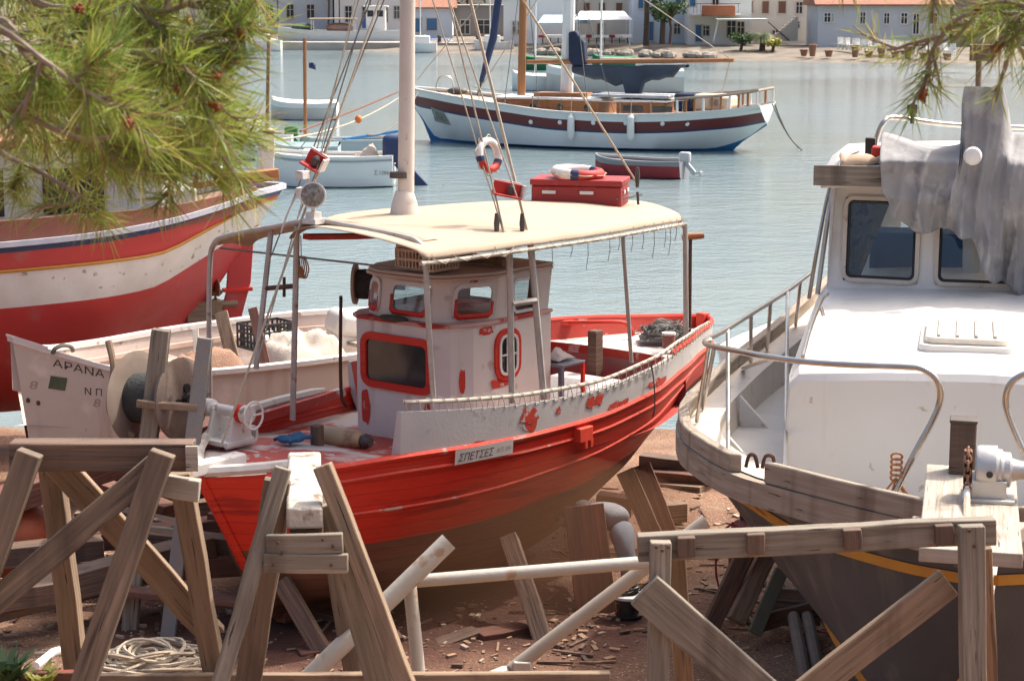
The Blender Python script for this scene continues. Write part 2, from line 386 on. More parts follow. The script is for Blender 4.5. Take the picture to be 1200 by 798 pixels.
# ================================================================ ground and water
def yshore_far(x): return 182 - .66*max(-40, min(60, x)) + 1.2*math.sin(x*.21) + .6*math.sin(x*.9)
def ground_z(x, y):
    n = pnoise(V((x*.9, y*.9, 0)))*.05 + pnoise(V((x*3.1, y*3.1, 4)))*.02
    if y < 9.5: z = 4.8 + (2.85-4.8)*max(0, min(1, (y-1)/7.0))
    elif y < 10.4: z = 2.85 + (.35-2.85)*((y-9.5)/.9)
    elif y < 24: z = .35 - .006*(y-10.4)
    elif y < 100: z = max(-3.0, .27 - (y-24)*.062)
    else:
        d = y - yshore_far(x)
        z = max(-3, d*.085) if d < 10 else .85 + min(3.5, max(0, d-35)*.05) + max(0, d-60)*.22 + pnoise(V((x*.02, y*.02, 1)))*min(25, max(0, d-70)*.15)
        n *= .5
    return z + n
g = MB()
ys = [-30,-15,-6,-2,0] + [i*.5 for i in range(1, 19)] + [9.5+.2*i for i in range(1, 9)] + [11.3+.22*i for i in range(0, 80)] + [29+i for i in range(0, 8)] + [40,50,70,100,130,145] + [150+1.6*i for i in range(45)] + [225,235,250,270,300,340,400,500,700,1000,1600]
def xs_at(y):
    half = 14 + max(0, y)*.62 + (600 if y > 400 else 0)
    return [(-1 + 2*i/150)*half for i in range(151)]
g.grid([[(x, y, ground_z(x, y)) for x in xs_at(y)] for y in ys])
def groundmat():
    m = bpy.data.materials.new('red_soil'); m.use_nodes = True; nt = m.node_tree; N = nt.nodes; L = nt.links; b = N['Principled BSDF']; b.inputs['Roughness'].default_value = .95
    tc = N.new('ShaderNodeTexCoord')
    def no(s, d=6, o=0):
        n = N.new('ShaderNodeTexNoise'); n.inputs['Scale'].default_value = s; n.inputs['Detail'].default_value = d
        a = N.new('ShaderNodeVectorMath'); a.inputs[1].default_value = (o, o, o); L.new(tc.outputs['Object'], a.inputs[0]); L.new(a.outputs[0], n.inputs['Vector']); return n.outputs['Fac']
    def rg(f, a, bb):
        r = N.new('ShaderNodeMapRange'); r.inputs[1].default_value = a; r.inputs[2].default_value = bb; L.new(f, r.inputs[0]); return r.outputs[0]
    def mx(f, a, bb):
        x = N.new('ShaderNodeMix'); x.data_type = 'RGBA'; L.new(f, x.inputs['Factor'])
        for k, q in ((6, a), (7, bb)):
            if isinstance(q, tuple): x.inputs[k].default_value = q
            else: L.new(q, x.inputs[k])
        return x.outputs[2]
    near = mx(rg(no(1.3), .35, .65), (.15,.075,.043,1), (.25,.135,.08,1))
    near = mx(rg(no(.55, 4, 7), .54, .66), near, (.25,.18,.125,1))
    near = mx(rg(no(28, 4, 3), .56, .66), near, (.12,.065,.042,1))
    near = mx(rg(no(45, 3, 9), .62, .68), near, (.52,.42,.32,1))
    # mostly the red hull's shadow painted into the soil colour, plus antifouling dust
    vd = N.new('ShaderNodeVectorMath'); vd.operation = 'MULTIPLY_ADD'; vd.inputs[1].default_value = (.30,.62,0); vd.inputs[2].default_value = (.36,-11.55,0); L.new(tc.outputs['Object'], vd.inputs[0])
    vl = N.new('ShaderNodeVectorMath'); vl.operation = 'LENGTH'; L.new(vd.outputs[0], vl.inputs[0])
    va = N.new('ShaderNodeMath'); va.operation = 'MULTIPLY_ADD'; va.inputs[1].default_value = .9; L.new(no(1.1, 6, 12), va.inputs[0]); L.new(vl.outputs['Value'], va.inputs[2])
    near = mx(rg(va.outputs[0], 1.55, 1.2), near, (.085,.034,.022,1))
    far = mx(rg(no(.5, 6, 2), .4, .6), (.22,.185,.145,1), (.15,.13,.105,1))
    sx = N.new('ShaderNodeSeparateXYZ'); L.new(tc.outputs['Object'], sx.inputs[0])
    col = mx(rg(sx.outputs['Y'], 100, 102), near, far)
    hill = mx(rg(no(.08, 6, 2), .4, .6), (.10,.11,.05,1), (.24,.19,.13,1))
    L.new(mx(rg(sx.outputs['Y'], 260, 290), col, hill), b.inputs['Base Color'])
    bp = N.new('ShaderNodeBump'); bp.inputs['Strength'].default_value = .8; bp.inputs['Distance'].default_value = .04; L.new(no(16, 8), bp.inputs['Height']); L.new(bp.outputs[0], b.inputs['Normal'])
    return m
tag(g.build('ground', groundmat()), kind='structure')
def watermat():
    m = bpy.data.materials.new('sea_water'); m.use_nodes = True; nt = m.node_tree; N = nt.nodes; L = nt.links; b = N['Principled BSDF']
    b.inputs['Base Color'].default_value = (.165,.225,.24,1); b.inputs['Roughness'].default_value = .08; b.inputs['IOR'].default_value = 1.333
    tc = N.new('ShaderNodeTexCoord')
    def no(s, st, d, o):
        mp = N.new('ShaderNodeMapping'); mp.inputs['Scale'].default_value = st; mp.inputs['Rotation'].default_value = (0,0,o)
        L.new(tc.outputs['Object'], mp.inputs['Vector']); n = N.new('ShaderNodeTexNoise'); n.inputs['Scale'].default_value = s; n.inputs['Detail'].default_value = d; L.new(mp.outputs[0], n.inputs['Vector']); return n.outputs['Fac']
    a = N.new('ShaderNodeMath'); a.operation = 'MULTIPLY_ADD'; a.inputs[1].default_value = .7
    L.new(no(4.6, (.75,1.2,1), 4, .15), a.inputs[0]); L.new(no(.9, (.7,1.2,1), 2, -.2), a.inputs[2])
    wind = N.new('ShaderNodeMapRange'); wind.inputs[1].default_value = .38; wind.inputs[2].default_value = .62; wind.inputs[3].default_value = .35; wind.inputs[4].default_value = 1.0
    L.new(no(.035, (1,1.6,1), 3, .3), wind.inputs[0])
    bp = N.new('ShaderNodeBump'); bp.inputs['Distance'].default_value = .075; L.new(wind.outputs[0], bp.inputs['Strength'])
    L.new(a.outputs[0], bp.inputs['Height']); L.new(bp.outputs[0], b.inputs['Normal'])
    return m
wm = MB(); wm.grid([[(-700, 24, 0), (700, 24, 0)], [(-700, 420, 0), (700, 420, 0)]])
tag(wm.build('sea_water', watermat(), recalc=False), kind='structure')
# ================================================================ generic hull
def make_hull(tab, names, N=48, rake=(0, 0, 0), srake=(0, 0, 0)):
    """tab rows: (s, y1, z1, y2, z2, ...) from keel to top. Returns rows[k] = list of points on the +y side"""
    s0, s1 = tab[0][0], tab[-1][0]; K = (len(tab[0])-1)//2; rows = [[] for _ in range(K)]
    for i in range(N+1):
        t = i/N; t = .5 - .5*math.cos(math.pi*t) if True else t
        s = s0 + (s1-s0)*(t*.8 + .2*i/N); v = cr(tab, s)
        ztop = v[-1]
        for k in range(K):
            y, z = v[2*k], v[2*k+1]
            dx = rake[0]*max(0, rake[1]-z)*max(0, 1-(s-s0)/rake[2])**2 if rake[2] else 0
            if srake[2]: dx += srake[0]*(srake[1]-z)*max(0, 1-(s1-s)/srake[2])**2
            rows[k].append(V((s+dx, y, z)))
    return rows
def mir(r): return [V((p.x, -p.y, p.z)) for p in r]
def bulge(a, b, k, ny=0): return [p.lerp(q, .5) + V((0, k*min(1, p.y+q.y), 0)) for p, q in zip(a, b)]
def row_at(row, s):
    for p, q in zip(row, row[1:]):
        if p.x <= s <= q.x: return p.lerp(q, (s-p.x)/max(1e-6, q.x-p.x))
    return row[0] if s < row[0].x else row[-1]
def frange(a, b, n): return [a + (b-a)*i/n for i in range(n+1)]
def rrect(w, h, r, n=4):
    out = []
    for cx, cy, a0 in ((w/2-r, h/2-r, 0), (-w/2+r, h/2-r, 90), (-w/2+r, -h/2+r, 180), (w/2-r, -h/2+r, 270)):
        for i in range(n+1):
            a = R(a0+90*i/n); out.append((cx+r*math.cos(a), cy+r*math.sin(a)))
    return out
def window(parent, c, U, Vv, w, h, fr, frmat, gmat, r=.06, t=.03, name='window_frame', out=None, pane=True):
    """framed pane: centre c, axes U, Vv, outward normal U x Vv"""
    c, U, Vv = V(c), V(U).normalized(), V(Vv).normalized(); n = out or U.cross(Vv)
    A = rrect(w+2*fr, h+2*fr, r+fr); B = rrect(w, h, r); m = MB()
    q = lambda p, d: c + U*p[0] + Vv*p[1] + n*d
    a = lambda L, d: [q(p, d) for p in L] + [q(L[0], d)]
    m.grid([a(A, 0), a(A, t), a(B, t), a(B, -.005)])
    f = m.build(name, frmat, parent, smooth=40)
    if pane:
        g_ = MB(); g_.add([q(p, .004) for p in B], [tuple(range(len(B)))]); g_.build('pane', gmat, f, recalc=False)
    return f
def wall_panel(m, p0, p1, z0, z1, hole=None, d0=V((0,0,0)), mi=0):
    """wall facet from p0 to p1 (xy), z0..z1 (top leaning by d0), optional hole (u0,u1,v0,v1 as fractions)"""
    p0, p1 = V((p0[0], p0[1], 0)), V((p1[0], p1[1], 0))
    def q(u, v): return p0.lerp(p1, u) + V((0, 0, z0 + (z1-z0)*v)) + d0*v
    if not hole: m.add([q(0,0), q(1,0), q(1,1), q(0,1)], [(0,1,2,3)], mi); return q
    u0, u1, v0, v1 = hole
    for a, b, c_, d in ((0, 1, 0, v0), (0, 1, v1, 1), (0, u0, v0, v1), (u1, 1, v0, v1)):
        m.add([q(a,c_), q(b,c_), q(b,d), q(a,d)], [(0,1,2,3)], mi)
    return q

# ================================================================ red fishing boat (x aft, y starboard)
RBO = atz(236, 562, 1.95); RBE = at(826, 385, 24.0)
RBA = math.atan2(RBE.y-RBO.y, RBE.x-RBO.x)
rb = thing('fishing_boat', 'red and white wooden fishing boat with patched paint and beige canvas awning, propped on land', 'fishing boat', (RBO.x, RBO.y, 0), RBA, None, (0, 0, 0))
_ca, _sa = math.cos(RBA), math.sin(RBA)
def RW(s, y, z): return V((RBO.x + _ca*s - _sa*y, RBO.y + _sa*s + _ca*y, z))
def RZ(s, y, py): p = RW(s, y, 0); return zfit(p.x, p.y, py)
def RL(p):
    d = V((p[0]-RBO.x, p[1]-RBO.y, 0)); return V((d.x*_ca + d.y*_sa, -d.x*_sa + d.y*_ca, p[2]))
#        s    keel        garboard    bilge       waterline   mid          sheer
T = [(0,   .0,1.0, .01,1.03, .015,1.10, .02,1.20, .03,1.55, .04,1.97),
     (.35, .03,.62, .05,.75, .16,.95, .27,1.20, .38,1.58, .48,2.01),
     (.8,  .03,.42, .08,.56, .42,.76, .60,1.21, .75,1.60, .84,2.05),
     (1.5, .03,.38, .12,.50, .74,.68, .95,1.22, 1.10,1.62,1.18,2.09),
     (2.2, .03,.37, .14,.48, .93,.66, 1.16,1.23, 1.30,1.62,1.36,2.08),
     (3.0, .03,.37, .15,.48, 1.02,.66, 1.28,1.26, 1.41,1.64,1.46,2.06),
     (4.0, .03,.40, .14,.52, .96,.76, 1.30,1.32, 1.45,1.68,1.50,2.07),
     (5.0, .03,.60, .11,.74, .78,.98, 1.20,1.44, 1.39,1.77,1.46,2.15),
     (6.0, .03,.92, .08,1.02, .52,1.24, .88,1.58, 1.09,1.88,1.18,2.22),
     (6.8, .03,1.18, .06,1.26, .32,1.43, .60,1.68, .75,1.94,.84,2.22),
     (7.5, .03,1.42, .05,1.48, .15,1.58, .32,1.72, .42,1.96,.52,2.18),
     (8.0, .03,1.58, .04,1.62, .07,1.68, .13,1.74, .18,1.97,.24,2.14),
     (8.2, .02,1.62, .02,1.66, .03,1.70, .04,1.74, .04,1.97,.05,2.13)]
rr = make_hull(T, None, 56, (.55, 1.97, 1.1), (.1, 2.3, 1.5))
hm = MB()
full = [rr[0], rr[1], bulge(rr[1], rr[2], .03), rr[2], bulge(rr[2], rr[3], .05), rr[3], bulge(rr[3], rr[4], .02), rr[4], bulge(rr[4], rr[5], .01), rr[5]]
mm = [0,0,0,0,0,1,1,1,1]
hm.grid(full, mm); hm.grid([mir(r) for r in full], mm)
hm.grid([rr[0], mir(rr[0])], 0)
rhull = hm.build('hull', [HULLB, RED], rb, smooth=50, weld=True, recalc=True)
rbvh = hm.bvh()
def on_hull(s, z, side=-1, off=.0):
    """point on the hull skin at (s, z)"""
    h = rbvh.ray_cast(V((s, side*4, z)), V((0, -side, 0)), 8)
    return (h[0] + V((0, side*off, 0))) if h[0] else None
# rubbing strakes
for side in (-1, 1):
    for row, dz, rad in ((rr[5], -.02, .032), (rr[5], -.17, .022), (rr[3], .34, .018)):
        pts = []
        for p in row:
            if .35 < p.x < 8.12:
                q = on_hull(p.x, p.z+dz, side)
                if q: pts.append(q)
        MB().tube(pts, rad, 6).build('rubbing_strake', REDW if side < 0 else RED, rb)
# stem and keel timbers
m = MB(); st_ = [p.copy() for p in (r[0] for r in reversed(rr))]
m.tube([V((st_[0].x-.02, 0, 2.03))] + [V((p.x-.01, 0, p.z)) for p in st_] , .05, 6); m.build('stem', RED, rb)
m = MB(); m.beam((.95, 0, .40), (4.4, 0, .40), .13, .10, n=6); m.build('keel', WRED, rb, bevel=.01)
m = MB(); m.beam((8.14, 0, 1.62), (8.18, 0, 2.44), .11, .14, up=(1, 0, 0)); m.build('sternpost', REDW, rb, bevel=.01)
# bulwark: outside, cap, inside
RT = [(1.45, 2.50), (2.2, 2.43), (3, 2.37), (4, 2.34), (5, 2.41), (6, 2.47), (6.8, 2.46), (7.5, 2.42), (8.2, 2.38)]
sh = rr[5]
def edge(s, dy=0, top=False):
    p = row_at(sh, s); z = cr(RT, s)[0] if top else p.z
    return p.y, z
for side in (-1, 1):
    m = MB(); A, B, C, D, E_ = [], [], [], [], []
    for s in frange(1.42 if side < 0 else 3.5, 8.18, 50):
        y, z = edge(s); zt = edge(s, 0, True)[1]; fl = .02
        yo = y + fl; yi = max(.005, yo-.05)
        A.append((s, side*(y+.004), z-.01)); B.append((s, side*yo, zt)); C.append((s, side*yi, zt)); D.append((s, side*max(.004, y-.17), z-.35))
    m.grid([A, B, C, D], [0, 0, 1]); m.add([A[0], B[0], C[0], D[0]], [(0, 1, 2, 3)])
    m.build('bulwark', [BULW, REDDECK], rb, smooth=30)
    # cap band of red at the stern quarters
    cp = [V((s, side*(edge(s)[0]), edge(s, 0, True)[1]+.008)) for s in frange(5.6 if side < 0 else 4.2, 8.2, 20)]
    MB().tube(cp, .030, 6).build('cap_rail', RED, rb)
# rope-laced pipe rail above the near bulwark
for side in (-1,):
    pts = [V((s, side*(edge(s)[0]-.01), edge(s, 0, True)[1]+.085*(1-max(0, s-5.5)/3.2))) for s in frange(1.46, 7.6, 44)]
    pr = MB().tube(pts, .021, 8).build('pipe_rail', PIPEW, rb)
    m = MB(); lc = []
    for i in range(len(pts)-1):
        p = pts[i]; q = V((p.x+.03, p.y, edge(p.x, 0, True)[1]-.02)); lc += [p+V((0,-.025,.02)), p+V((.015,-.03,-.03)), q+V((0,-.035,0)), q+V((.06,-.035,.01)), p+V((.11,-.028,-.01)), p+V((.12,0,.03))]
    m.tube(lc, .0045, 4)
    m.build('lacing', ROPE, pr)
# white bow rail timbers: cap following the bow edge on both sides, and the nose block
for side in (-1, 1):
    pts = [V((p.x, side*max(0, p.y-.05), p.z+.05)) for p in sh if p.x < (.75 if side < 0 else 3.2)]
    MB().tube(pts, [.055]*(len(pts)-1)+[.03], 7).build('bow_rail', WPAINT, rb)
m = MB(); m.beam((-.28, 0, 2.06), (.5, 0, 2.06), .15, .12, n=4, jit=.01); m.build('bowsprit', WHITEW, rb, bevel=.015)
# decks
m = MB(); rows = []
for u in (-1, -.5, 0, .5, 1):
    rows.append([V((p.x, u*max(0, p.y-.03), p.z-.05+.03*(1-u*u)-.20*max(0, min(1, (p.x-.7)/1.4)))) for p in sh if .05 < p.x < 4.45])
m.grid(rows); m.build('foredeck', M('scuffed_red_deck', (.40,.035,.022), (.46,.09,.06), 1.5, .7, bump=.1, spots=[((.58,.52,.48),.9,.475,.06),((.5,.42,.38),7,.6,.04)]), rb, recalc=False)
m = MB(); m.grid([[V((p.x, u*max(0, p.y-.05), 1.72)) for p in sh if 4.2 < p.x < 6.7] for u in (-1, 0, 1)])
m.build('cockpit_sole', REDDECK, rb, recalc=False)
m = MB(); zz = 2.24
top = [[V((p.x, u*max(0, p.y-.04), zz+.02*(1-u*u))) for p in sh if 6.25 < p.x < 8.15] for u in (-1, -.5, 0, .5, 1)]
m.grid(top); f0 = [r[0] for r in top]; m.grid([f0, [p - V((0, 0, .1)) for p in f0]], 1); m.grid([[p - V((0, 0, .1)) for p in f0], [p - V((-.02, 0, .6)) for p in f0]], 2)
m.build('stern_platform', [M('white_worn_deck', (.66,.62,.58), (.58,.50,.46), 3, .6, spots=[((.45,.05,.03),2,.68,.02)]), REDDECK, M('greyish_riser', (.22,.2,.2), (.4,.06,.05), 2, .7)], rb, recalc=False)
m = MB(); m.box((5.25, -.25, 1.98), (1.35, 1.25, .06)); m.box((5.25, -.25, 1.85), (1.25, 1.15, .22), mi=1)
m.build('hatch_cover', [WHITEW, REDW], rb, bevel=.012)
m = MB(); m.box((6.12, .1, 2.23), (.14, .12, .52)); m.build('bitt_post', WDARK, rb, bevel=.008)
m = MB(); m.tube(spl([(6.6, .95, 2.42), (6.7, .5, 2.46), (6.9, .25, 2.45), (7.0, .2, 2.30)], 4), .028, 8); m.tube([(6.52, .99, 2.42), (6.66, .82, 2.43)], .036, 8)
m.build('tiller', RED, rb)
m = MB(); m.box((4.55, .25, 2.6), (.42, .06, .5), rz=.3); m.ext([(4.35, .2, 2.55), (4.8, .2, 2.8), (4.8, .2, 2.95), (4.62, .2, 2.95), (4.3, .2, 2.7)], (0, .5, 0))
m.build('cockpit_bulkhead', GELSHADE, rb, bevel=.01)
# samson bitts on the foredeck
m = MB(); m.beam((1.75, .25, 1.8), (1.75, .25, 2.12), .1, .1); m.build('bitt_post', WDARK, rb, bevel=.01)
# inner low coaming on the foredeck starboard side
m = MB(); m.beam((1.3, 1.0, 2.08), (3.3, 1.38, 2.06), .07, .09, n=4, jit=.01); m.build('coaming', REDDECK, rb)

# ---- wheelhouse
wh = None
lo = [(4.2,-.75),(3.28,-.76),(3.00,-.71),(2.78,-.60),(2.66,-.47),(2.66,.52),(2.74,.64),(2.95,.74),(4.2,.75)]
z0, zl, zr_ = 1.75, 3.06, 3.48
m = MB()
for i, (a, b) in enumerate(zip(lo, lo[1:]+lo[:1])):
    hole = (.06, .965, .49, .855) if i == 4 else None
    wall_panel(m, a, b, z0, zl, hole)
# ledge
up_ = [(4.2,-.71),(3.32,-.72),(2.84,-.50),(2.75,-.39),(2.72,.30),(2.82,.54),(3.10,.69),(4.2,.71)]
lean = V((.07, 0, 0))
holes = {1: (.08,.90,.13,.88), 3: (.10,.80,.17,.88), 4: (.10,.90,.17,.88), 6: (.08,.95,.15,.9), 0: (.30,.72,.12,.9), 7: (.25,.8,.1,.9)}
pan = {}
for i, (a, b) in enumerate(zip(up_, up_[1:]+up_[:1])):
    pan[i] = (a, b, wall_panel(m, a, b, zl, zr_, holes.get(i), lean))
cab = m.build('wheelhouse', CABW, rb, smooth=0)
m = MB(); o_ = [V((x + (-.03 if x < 4 else 0), y*1.04, zl-.02)) for x, y in lo]
m.ext(o_, (0, 0, .035)); m.build('ledge', M('ledge_chipped_paint', (.5,.08,.05), (.62,.5,.44), 1.2, .6, spots=[((.42,.02,.012),2,.5,.03),((.35,.2,.12),3,.62,.05)]), cab, bevel=.008)
m = MB(); o_ = [V((x*1.0 + (-.02 if x < 3.5 else .08), y*1.02, zr_+.002)) for x, y in up_]
m.ext(o_, (0, 0, .035)); m.ext([V((p.x+.02, p.y*.98, zr_+.038)) for p in o_], (0, 0, .03), 1)
m.build('roof', [M('roof_edge_brown', (.54,.38,.28), (.60,.49,.41), 2, .7), M('roof_top', (.66,.59,.52), (.54,.45,.38), 2, .8)], cab, bevel=.008)
# front lower window
def fr(p0, p1, zc): p0, p1 = V((p0[0], p0[1], zc)), V((p1[0], p1[1], zc)); return p0.lerp(p1, .5), (p1-p0)
c_, U = fr((2.655, -.48), (2.655, .52), 2.64)
wf = window(cab, (2.653, .005, 2.635), (0, -1, 0), (0, 0, 1), .82, .42, .075, RED, DGLASS, .06, .025)
# side lower window, curved board corner
window(cab, (3.47, -.757, 2.70), (1, 0, 0), (0, 0, 1), .24, .36, .085, RED, GLASS, .07, .025)
w2 = window(cab, (3.47, -.775, 2.70), (1, 0, 0), (0, 0, 1), .24, .36, .03, WHITEW, DGLASS, .07, .02)
m = MB(); m.box((3.47, -.79, 2.70), (.24, .012, .018)); m.box((3.44, -.79, 2.70), (.018, .012, .34)); m.build('glazing_bar', WHITEW, w2)
# upper windows
for i, mat_, fm in ((1, CGLASS, RED), (3, GLASS, RED), (4, GLASS, RED)):
    a, b, q = pan[i]; u0, u1, v0, v1 = holes[i]
    P0, P1, P2 = q(u0, v0), q(u1, v0), q(u0, v1); ctr = (q(u0, v0)+q(u1, v1))/2
    n = (P1-P0).cross(P2-P0).normalized(); n = -n if n.dot(ctr - V((3.6, 0, ctr.z))) < 0 else n
    f = window(cab, ctr+n*.004, (P1-P0), (P2-P0), (P1-P0).length-.05, (P2-P0).length-.05, .045, WHITEW, mat_, .05, .02, out=n)
    # fresh red paint on the lower half of the frame
    m = MB(); W_, H_ = (P1-P0).length, (P2-P0).length; U, Vv = (P1-P0).normalized(), (P2-P0).normalized()
    base = ctr + n*.027
    pr_ = [(-W_/2-.0, -.02), (-W_/2-.0, -H_/2+.02), (-W_/2+.05, -H_/2-.02), (W_/2-.05, -H_/2-.02), (W_/2, -H_/2+.02), (W_/2, .03)]
    m.grid([[base + U*x + Vv*y for x, y in pr_], [base + U*(x*.86) + Vv*(y*.76+.01) for x, y in pr_]]); m.build('red_trim', RED, f, thick=.004)
a, b, q = pan[0]
window(cab, q(.5, .5)+V((0, -.012, 0)), (1, 0, 0), (0, 0, 1), .36, .3, .03, WHITEW, GLASS, .05, .02, out=V((0, -1, 0)))
# red paint patches on the walls (each a stain of its own shape in the paint)
def blotch(m, c, U, Vv, w, h, n):
    pts = []
    for i in range(14):
        a = 2*math.pi*i/14; k = .8 + .35*rnd.random(); pts.append(V(c) + V(U)*(w/2*math.copysign(abs(math.cos(a))**.6, math.cos(a))*k) + V(Vv)*(h/2*math.copysign(abs(math.sin(a))**.6, math.sin(a))*k) + V(n)*.004)
    m = MB(); m.add(pts, [tuple(range(14))]); m.build('paint_patch', PRIMC, cab, recalc=False)
for y, z, w_, h_ in ((.44, 2.14, .11, .36), (-.40, 2.07, .10, .46), (-.40, 1.97, .14, .22)): blotch(m, (2.657, y, z), (0,1,0), (0,0,1), w_, h_, (-1,0,0))
for (a, b, t, z, w_, h_) in ((lo[3], lo[2], .5, 2.5, .07, .24), (lo[3], lo[2], .5, 2.15, .10, .1), (lo[2], lo[1], .6, 2.98, .18, .09)):
    A, B = V((*a, z)), V((*b, z)); n = V((-(B-A).y*-1, 0, 0)); d = (B-A).normalized(); n = V((d.y*-1, d.x, 0)); n = -n if n.y > 0 else n
    blotch(m, A.lerp(B, t), d, (0,0,1), w_, h_, n)
blotch(m, (3.36, -.762, 2.42), (1,0,0), (0,0,1), .3, .1, (0,-1,0))
m = MB(); m.ball((2.66, .05, 3.085), (.06, .2, .035)); m.build('ledge_rag', M('olive_rag', (.09,.085,.05), (.05,.05,.035), 12, .95, bump=.4), cab)
m = MB(); m.tube(spl([(2.62,.74,3.2),(2.60,.74,2.6),(2.62,.75,2.2),(2.70,.76,2.08)],4), .018, 8); m.tube([(2.62,.74,3.2),(2.62,.74,3.25)], .018, 8)
m.build('exhaust_rod', RUST, rb)
# line reel on the starboard front of the roof
rl = MB(); cR = RL(at(428, 333, 20.5))
ax = V((_ca*1+0, -_sa, 0)); ax = V((.55, -.83, 0)).normalized()
rl.lathe([(.0,-.12),(.21,-.12),(.215,-.09),(.12,-.085),(.12,.10),(.19,.105),(.19,.13),(.0,.13)], cR, ax, 28)
reel = rl.build('line_reel', [M('reel_wood', (.45,.33,.25), (.33,.24,.18), 5, .8)], rb, smooth=40)
m = MB(); m.lathe([(.155,-.08),(.16,0),(.155,.10)], cR, ax, 24); m.build('wound_line', M('wound_black_line', (.02,.02,.022), (.05,.045,.04), 20, .8, bump=.5, bsc=80), reel)
m = MB(); m.beam(cR+ax*.1-V((0,0,.02)), cR+ax*.42-V((0,0,.03)), .05, .05); m.build('axle', RUST, reel)

# ---- canopy
CW = [(1.5, 1.36), (2.2, 1.44), (3, 1.46), (4, 1.42), (5, 1.26), (6, .96), (6.9, .56)]
PIPY = [(500, 309), (560, 301), (610, 294), (700, 281), (760, 270), (800, 263), (830, 262)]
def pipe_z(s):
    w_ = cr(CW, s)[0]; z = 3.9
    for _ in range(3):
        p = RW(s, -w_, z); d = p.y*_c - (z-H)*_s; z = RZ(s, -w_, lin(PIPY, 600 + F*p.x/d))
    return z
canopy = None
rows = []
S_ = frange(1.5, 6.75, 30)
for s in S_:
    w_ = cr(CW, s)[0]; zp = pipe_z(s); row = []
    drop = .10
    for u in (-1.0, -1.0, -.97, -.8, -.5, -.2, .1, .4, .7, .92, 1.0):
        uu = u
        if s < 3.2 and u > 0: uu = u*(.25 + .75*max(0, (s-1.5)/1.7))
        row.append(V((s, uu*w_, zp + .105 + .13*(1-u*u) + .014*pnoise(V((s*1.3, u*2, 1))) - .012*abs(math.sin(s*2.1))*(1-abs(u)))))
    row[0] = V((s, -w_-.005, zp + .035 + .014*pnoise(V((s*4, 0, 2))))); row[1] = V((s, -w_+.01, zp+.085+.012*pnoise(V((s*3, 5, 2))))); row[-1].z -= .03
    rows.append(row)
m = MB(); m.grid(rows)
last = rows[-1]; m.grid([last, [p + V((.03, 0, -.11)) for p in last]])
canopy = m.build('canopy', CANVAS, rb, thick=.006, sub=1, smooth=60, recalc=False)
pts = [V((s, -cr(CW, s)[0], pipe_z(s))) for s in frange(1.5, 6.9, 20)]
sp_ = [V((p.x, -p.y, p.z)) for p in pts[6:]]
pr = MB().tube(pts, .022, 8).build('side_pipe', PIPEW, canopy); MB().tube(sp_, .022, 8).build('side_pipe', PIPEW, canopy)
m = MB(); lc = []
for i in range(len(pts)-1):
    p = pts[i]; lc += [p+V((0,-.026,-.02)), p+V((.06+.03*rnd.random(),-.03,.02)), p+V((.09+.03*rnd.random(),-.026,.06+.02*rnd.random())), p+V((.13,-.034,.03))]
m.tube(lc, .0034, 4); m.build('lacing', ROPE, pr)
for i in range(11):
    m = MB(); s = 3.3 + i*.31 + rnd.random()*.15; p = V((s, -cr(CW, s)[0], pipe_z(s)))
    L = .1 + .22*rnd.random(); m.tube([p, p+V((.01,.0,-L*.5)), p+V((-.01,.01,-L))], .004, 4); m.build('loose_cord', ROPED, pr)
# red lining strips under the awning
m = MB(); m.beam((1.9, -1.1, 3.97), (5.4, -.8, 3.88), .16, .03, n=3); m.beam((1.75, .35, 3.98), (3.6, -.4, 3.9), .16, .05, n=4, jit=.02); m.build('lining_strip', M('faded_red_cloth', (.42,.035,.03), (.5,.1,.08), 3, .85), canopy)
# front hoop
zf = pipe_z(1.5)
A0 = RL(at(245, 420, RW(1.5, 1.36, 0).y)); 
hoop = [RL(at(246, 470, 20.1)), RL(at(245, 380, 20.1)), RL(at(246, 310, 20.1)), RL(at(250, 288, 20.05)), RL(at(264, 277, 19.9)), RL(at(320, 266, 19.5)), RL(at(368, 259, 19.1)), RL(at(420, 267, 18.75)),
        RL(at(470, 277, 18.4)), RL(at(490, 284, 18.25)), RL(at(498, 300, 18.2)), RL(at(501, 360, 18.2)), RL(at(508, 466, 18.25))]
MB().tube(spl(hoop, 4), .028, 10).build('front_hoop', TUBE, canopy)
# strip of canvas laced to the hoop, starboard half
m = MB(); h2 = spl(hoop[3:10], 5); m.grid([h2, [p + V((.22, -.02, .012)) for p in h2], [p + V((.5, -.02, -.06)) for p in h2]]); m.build('hoop_canvas', M('stained_canvas', (.42,.30,.22), (.5,.38,.28), 4, .9), canopy, thick=.006)
def pole(a, b, r=.022, mat=TUBE, name='pole', par=None): return MB().tube([a, b], r, 8).build(name, mat, par or rb)
def foot(px, s): return None
for px, pyt, pyb, y_, mt, r_ in ((597, 292, 472, 19.05, TUBE, .032), (622, 288, 474, 19.25, TUBE, .034)):
    pole(RL(at(px, pyt, y_)), RL(at(px+ (3 if px < 610 else 16), pyb, y_)), r_, mt)
pole(RL(at(600, 356, 19.03)), RL(at(628, 352, 19.23)), .03, TUBE, 'cross_tube')
pole(RL(at(730, 278, 20.5)), RL(at(740, 425, 20.6)), .022)
pole(RL(at(803, 262, 22.6)), RL(at(804, 398, 22.6)), .03)
pole(RL(at(318, 268, 19.6)), RL(at(300, 432, 19.5)), .03); pole(RL(at(348, 264, 19.3)), RL(at(343, 492, 19.4)), .03)
pole(RL(at(312, 338, 19.55)), RL(at(348, 335, 19.35)), .025, RUST, 'cross_tube')
pole(RL(at(333, 325, 19.45)), RL(at(333, 348, 19.45)), .016, RUST, 'cross_tube')
pole(RL(at(258, 291, 20.0)), RL(at(500, 318, 18.3)), .010, ROPED, 'hoop_cord')
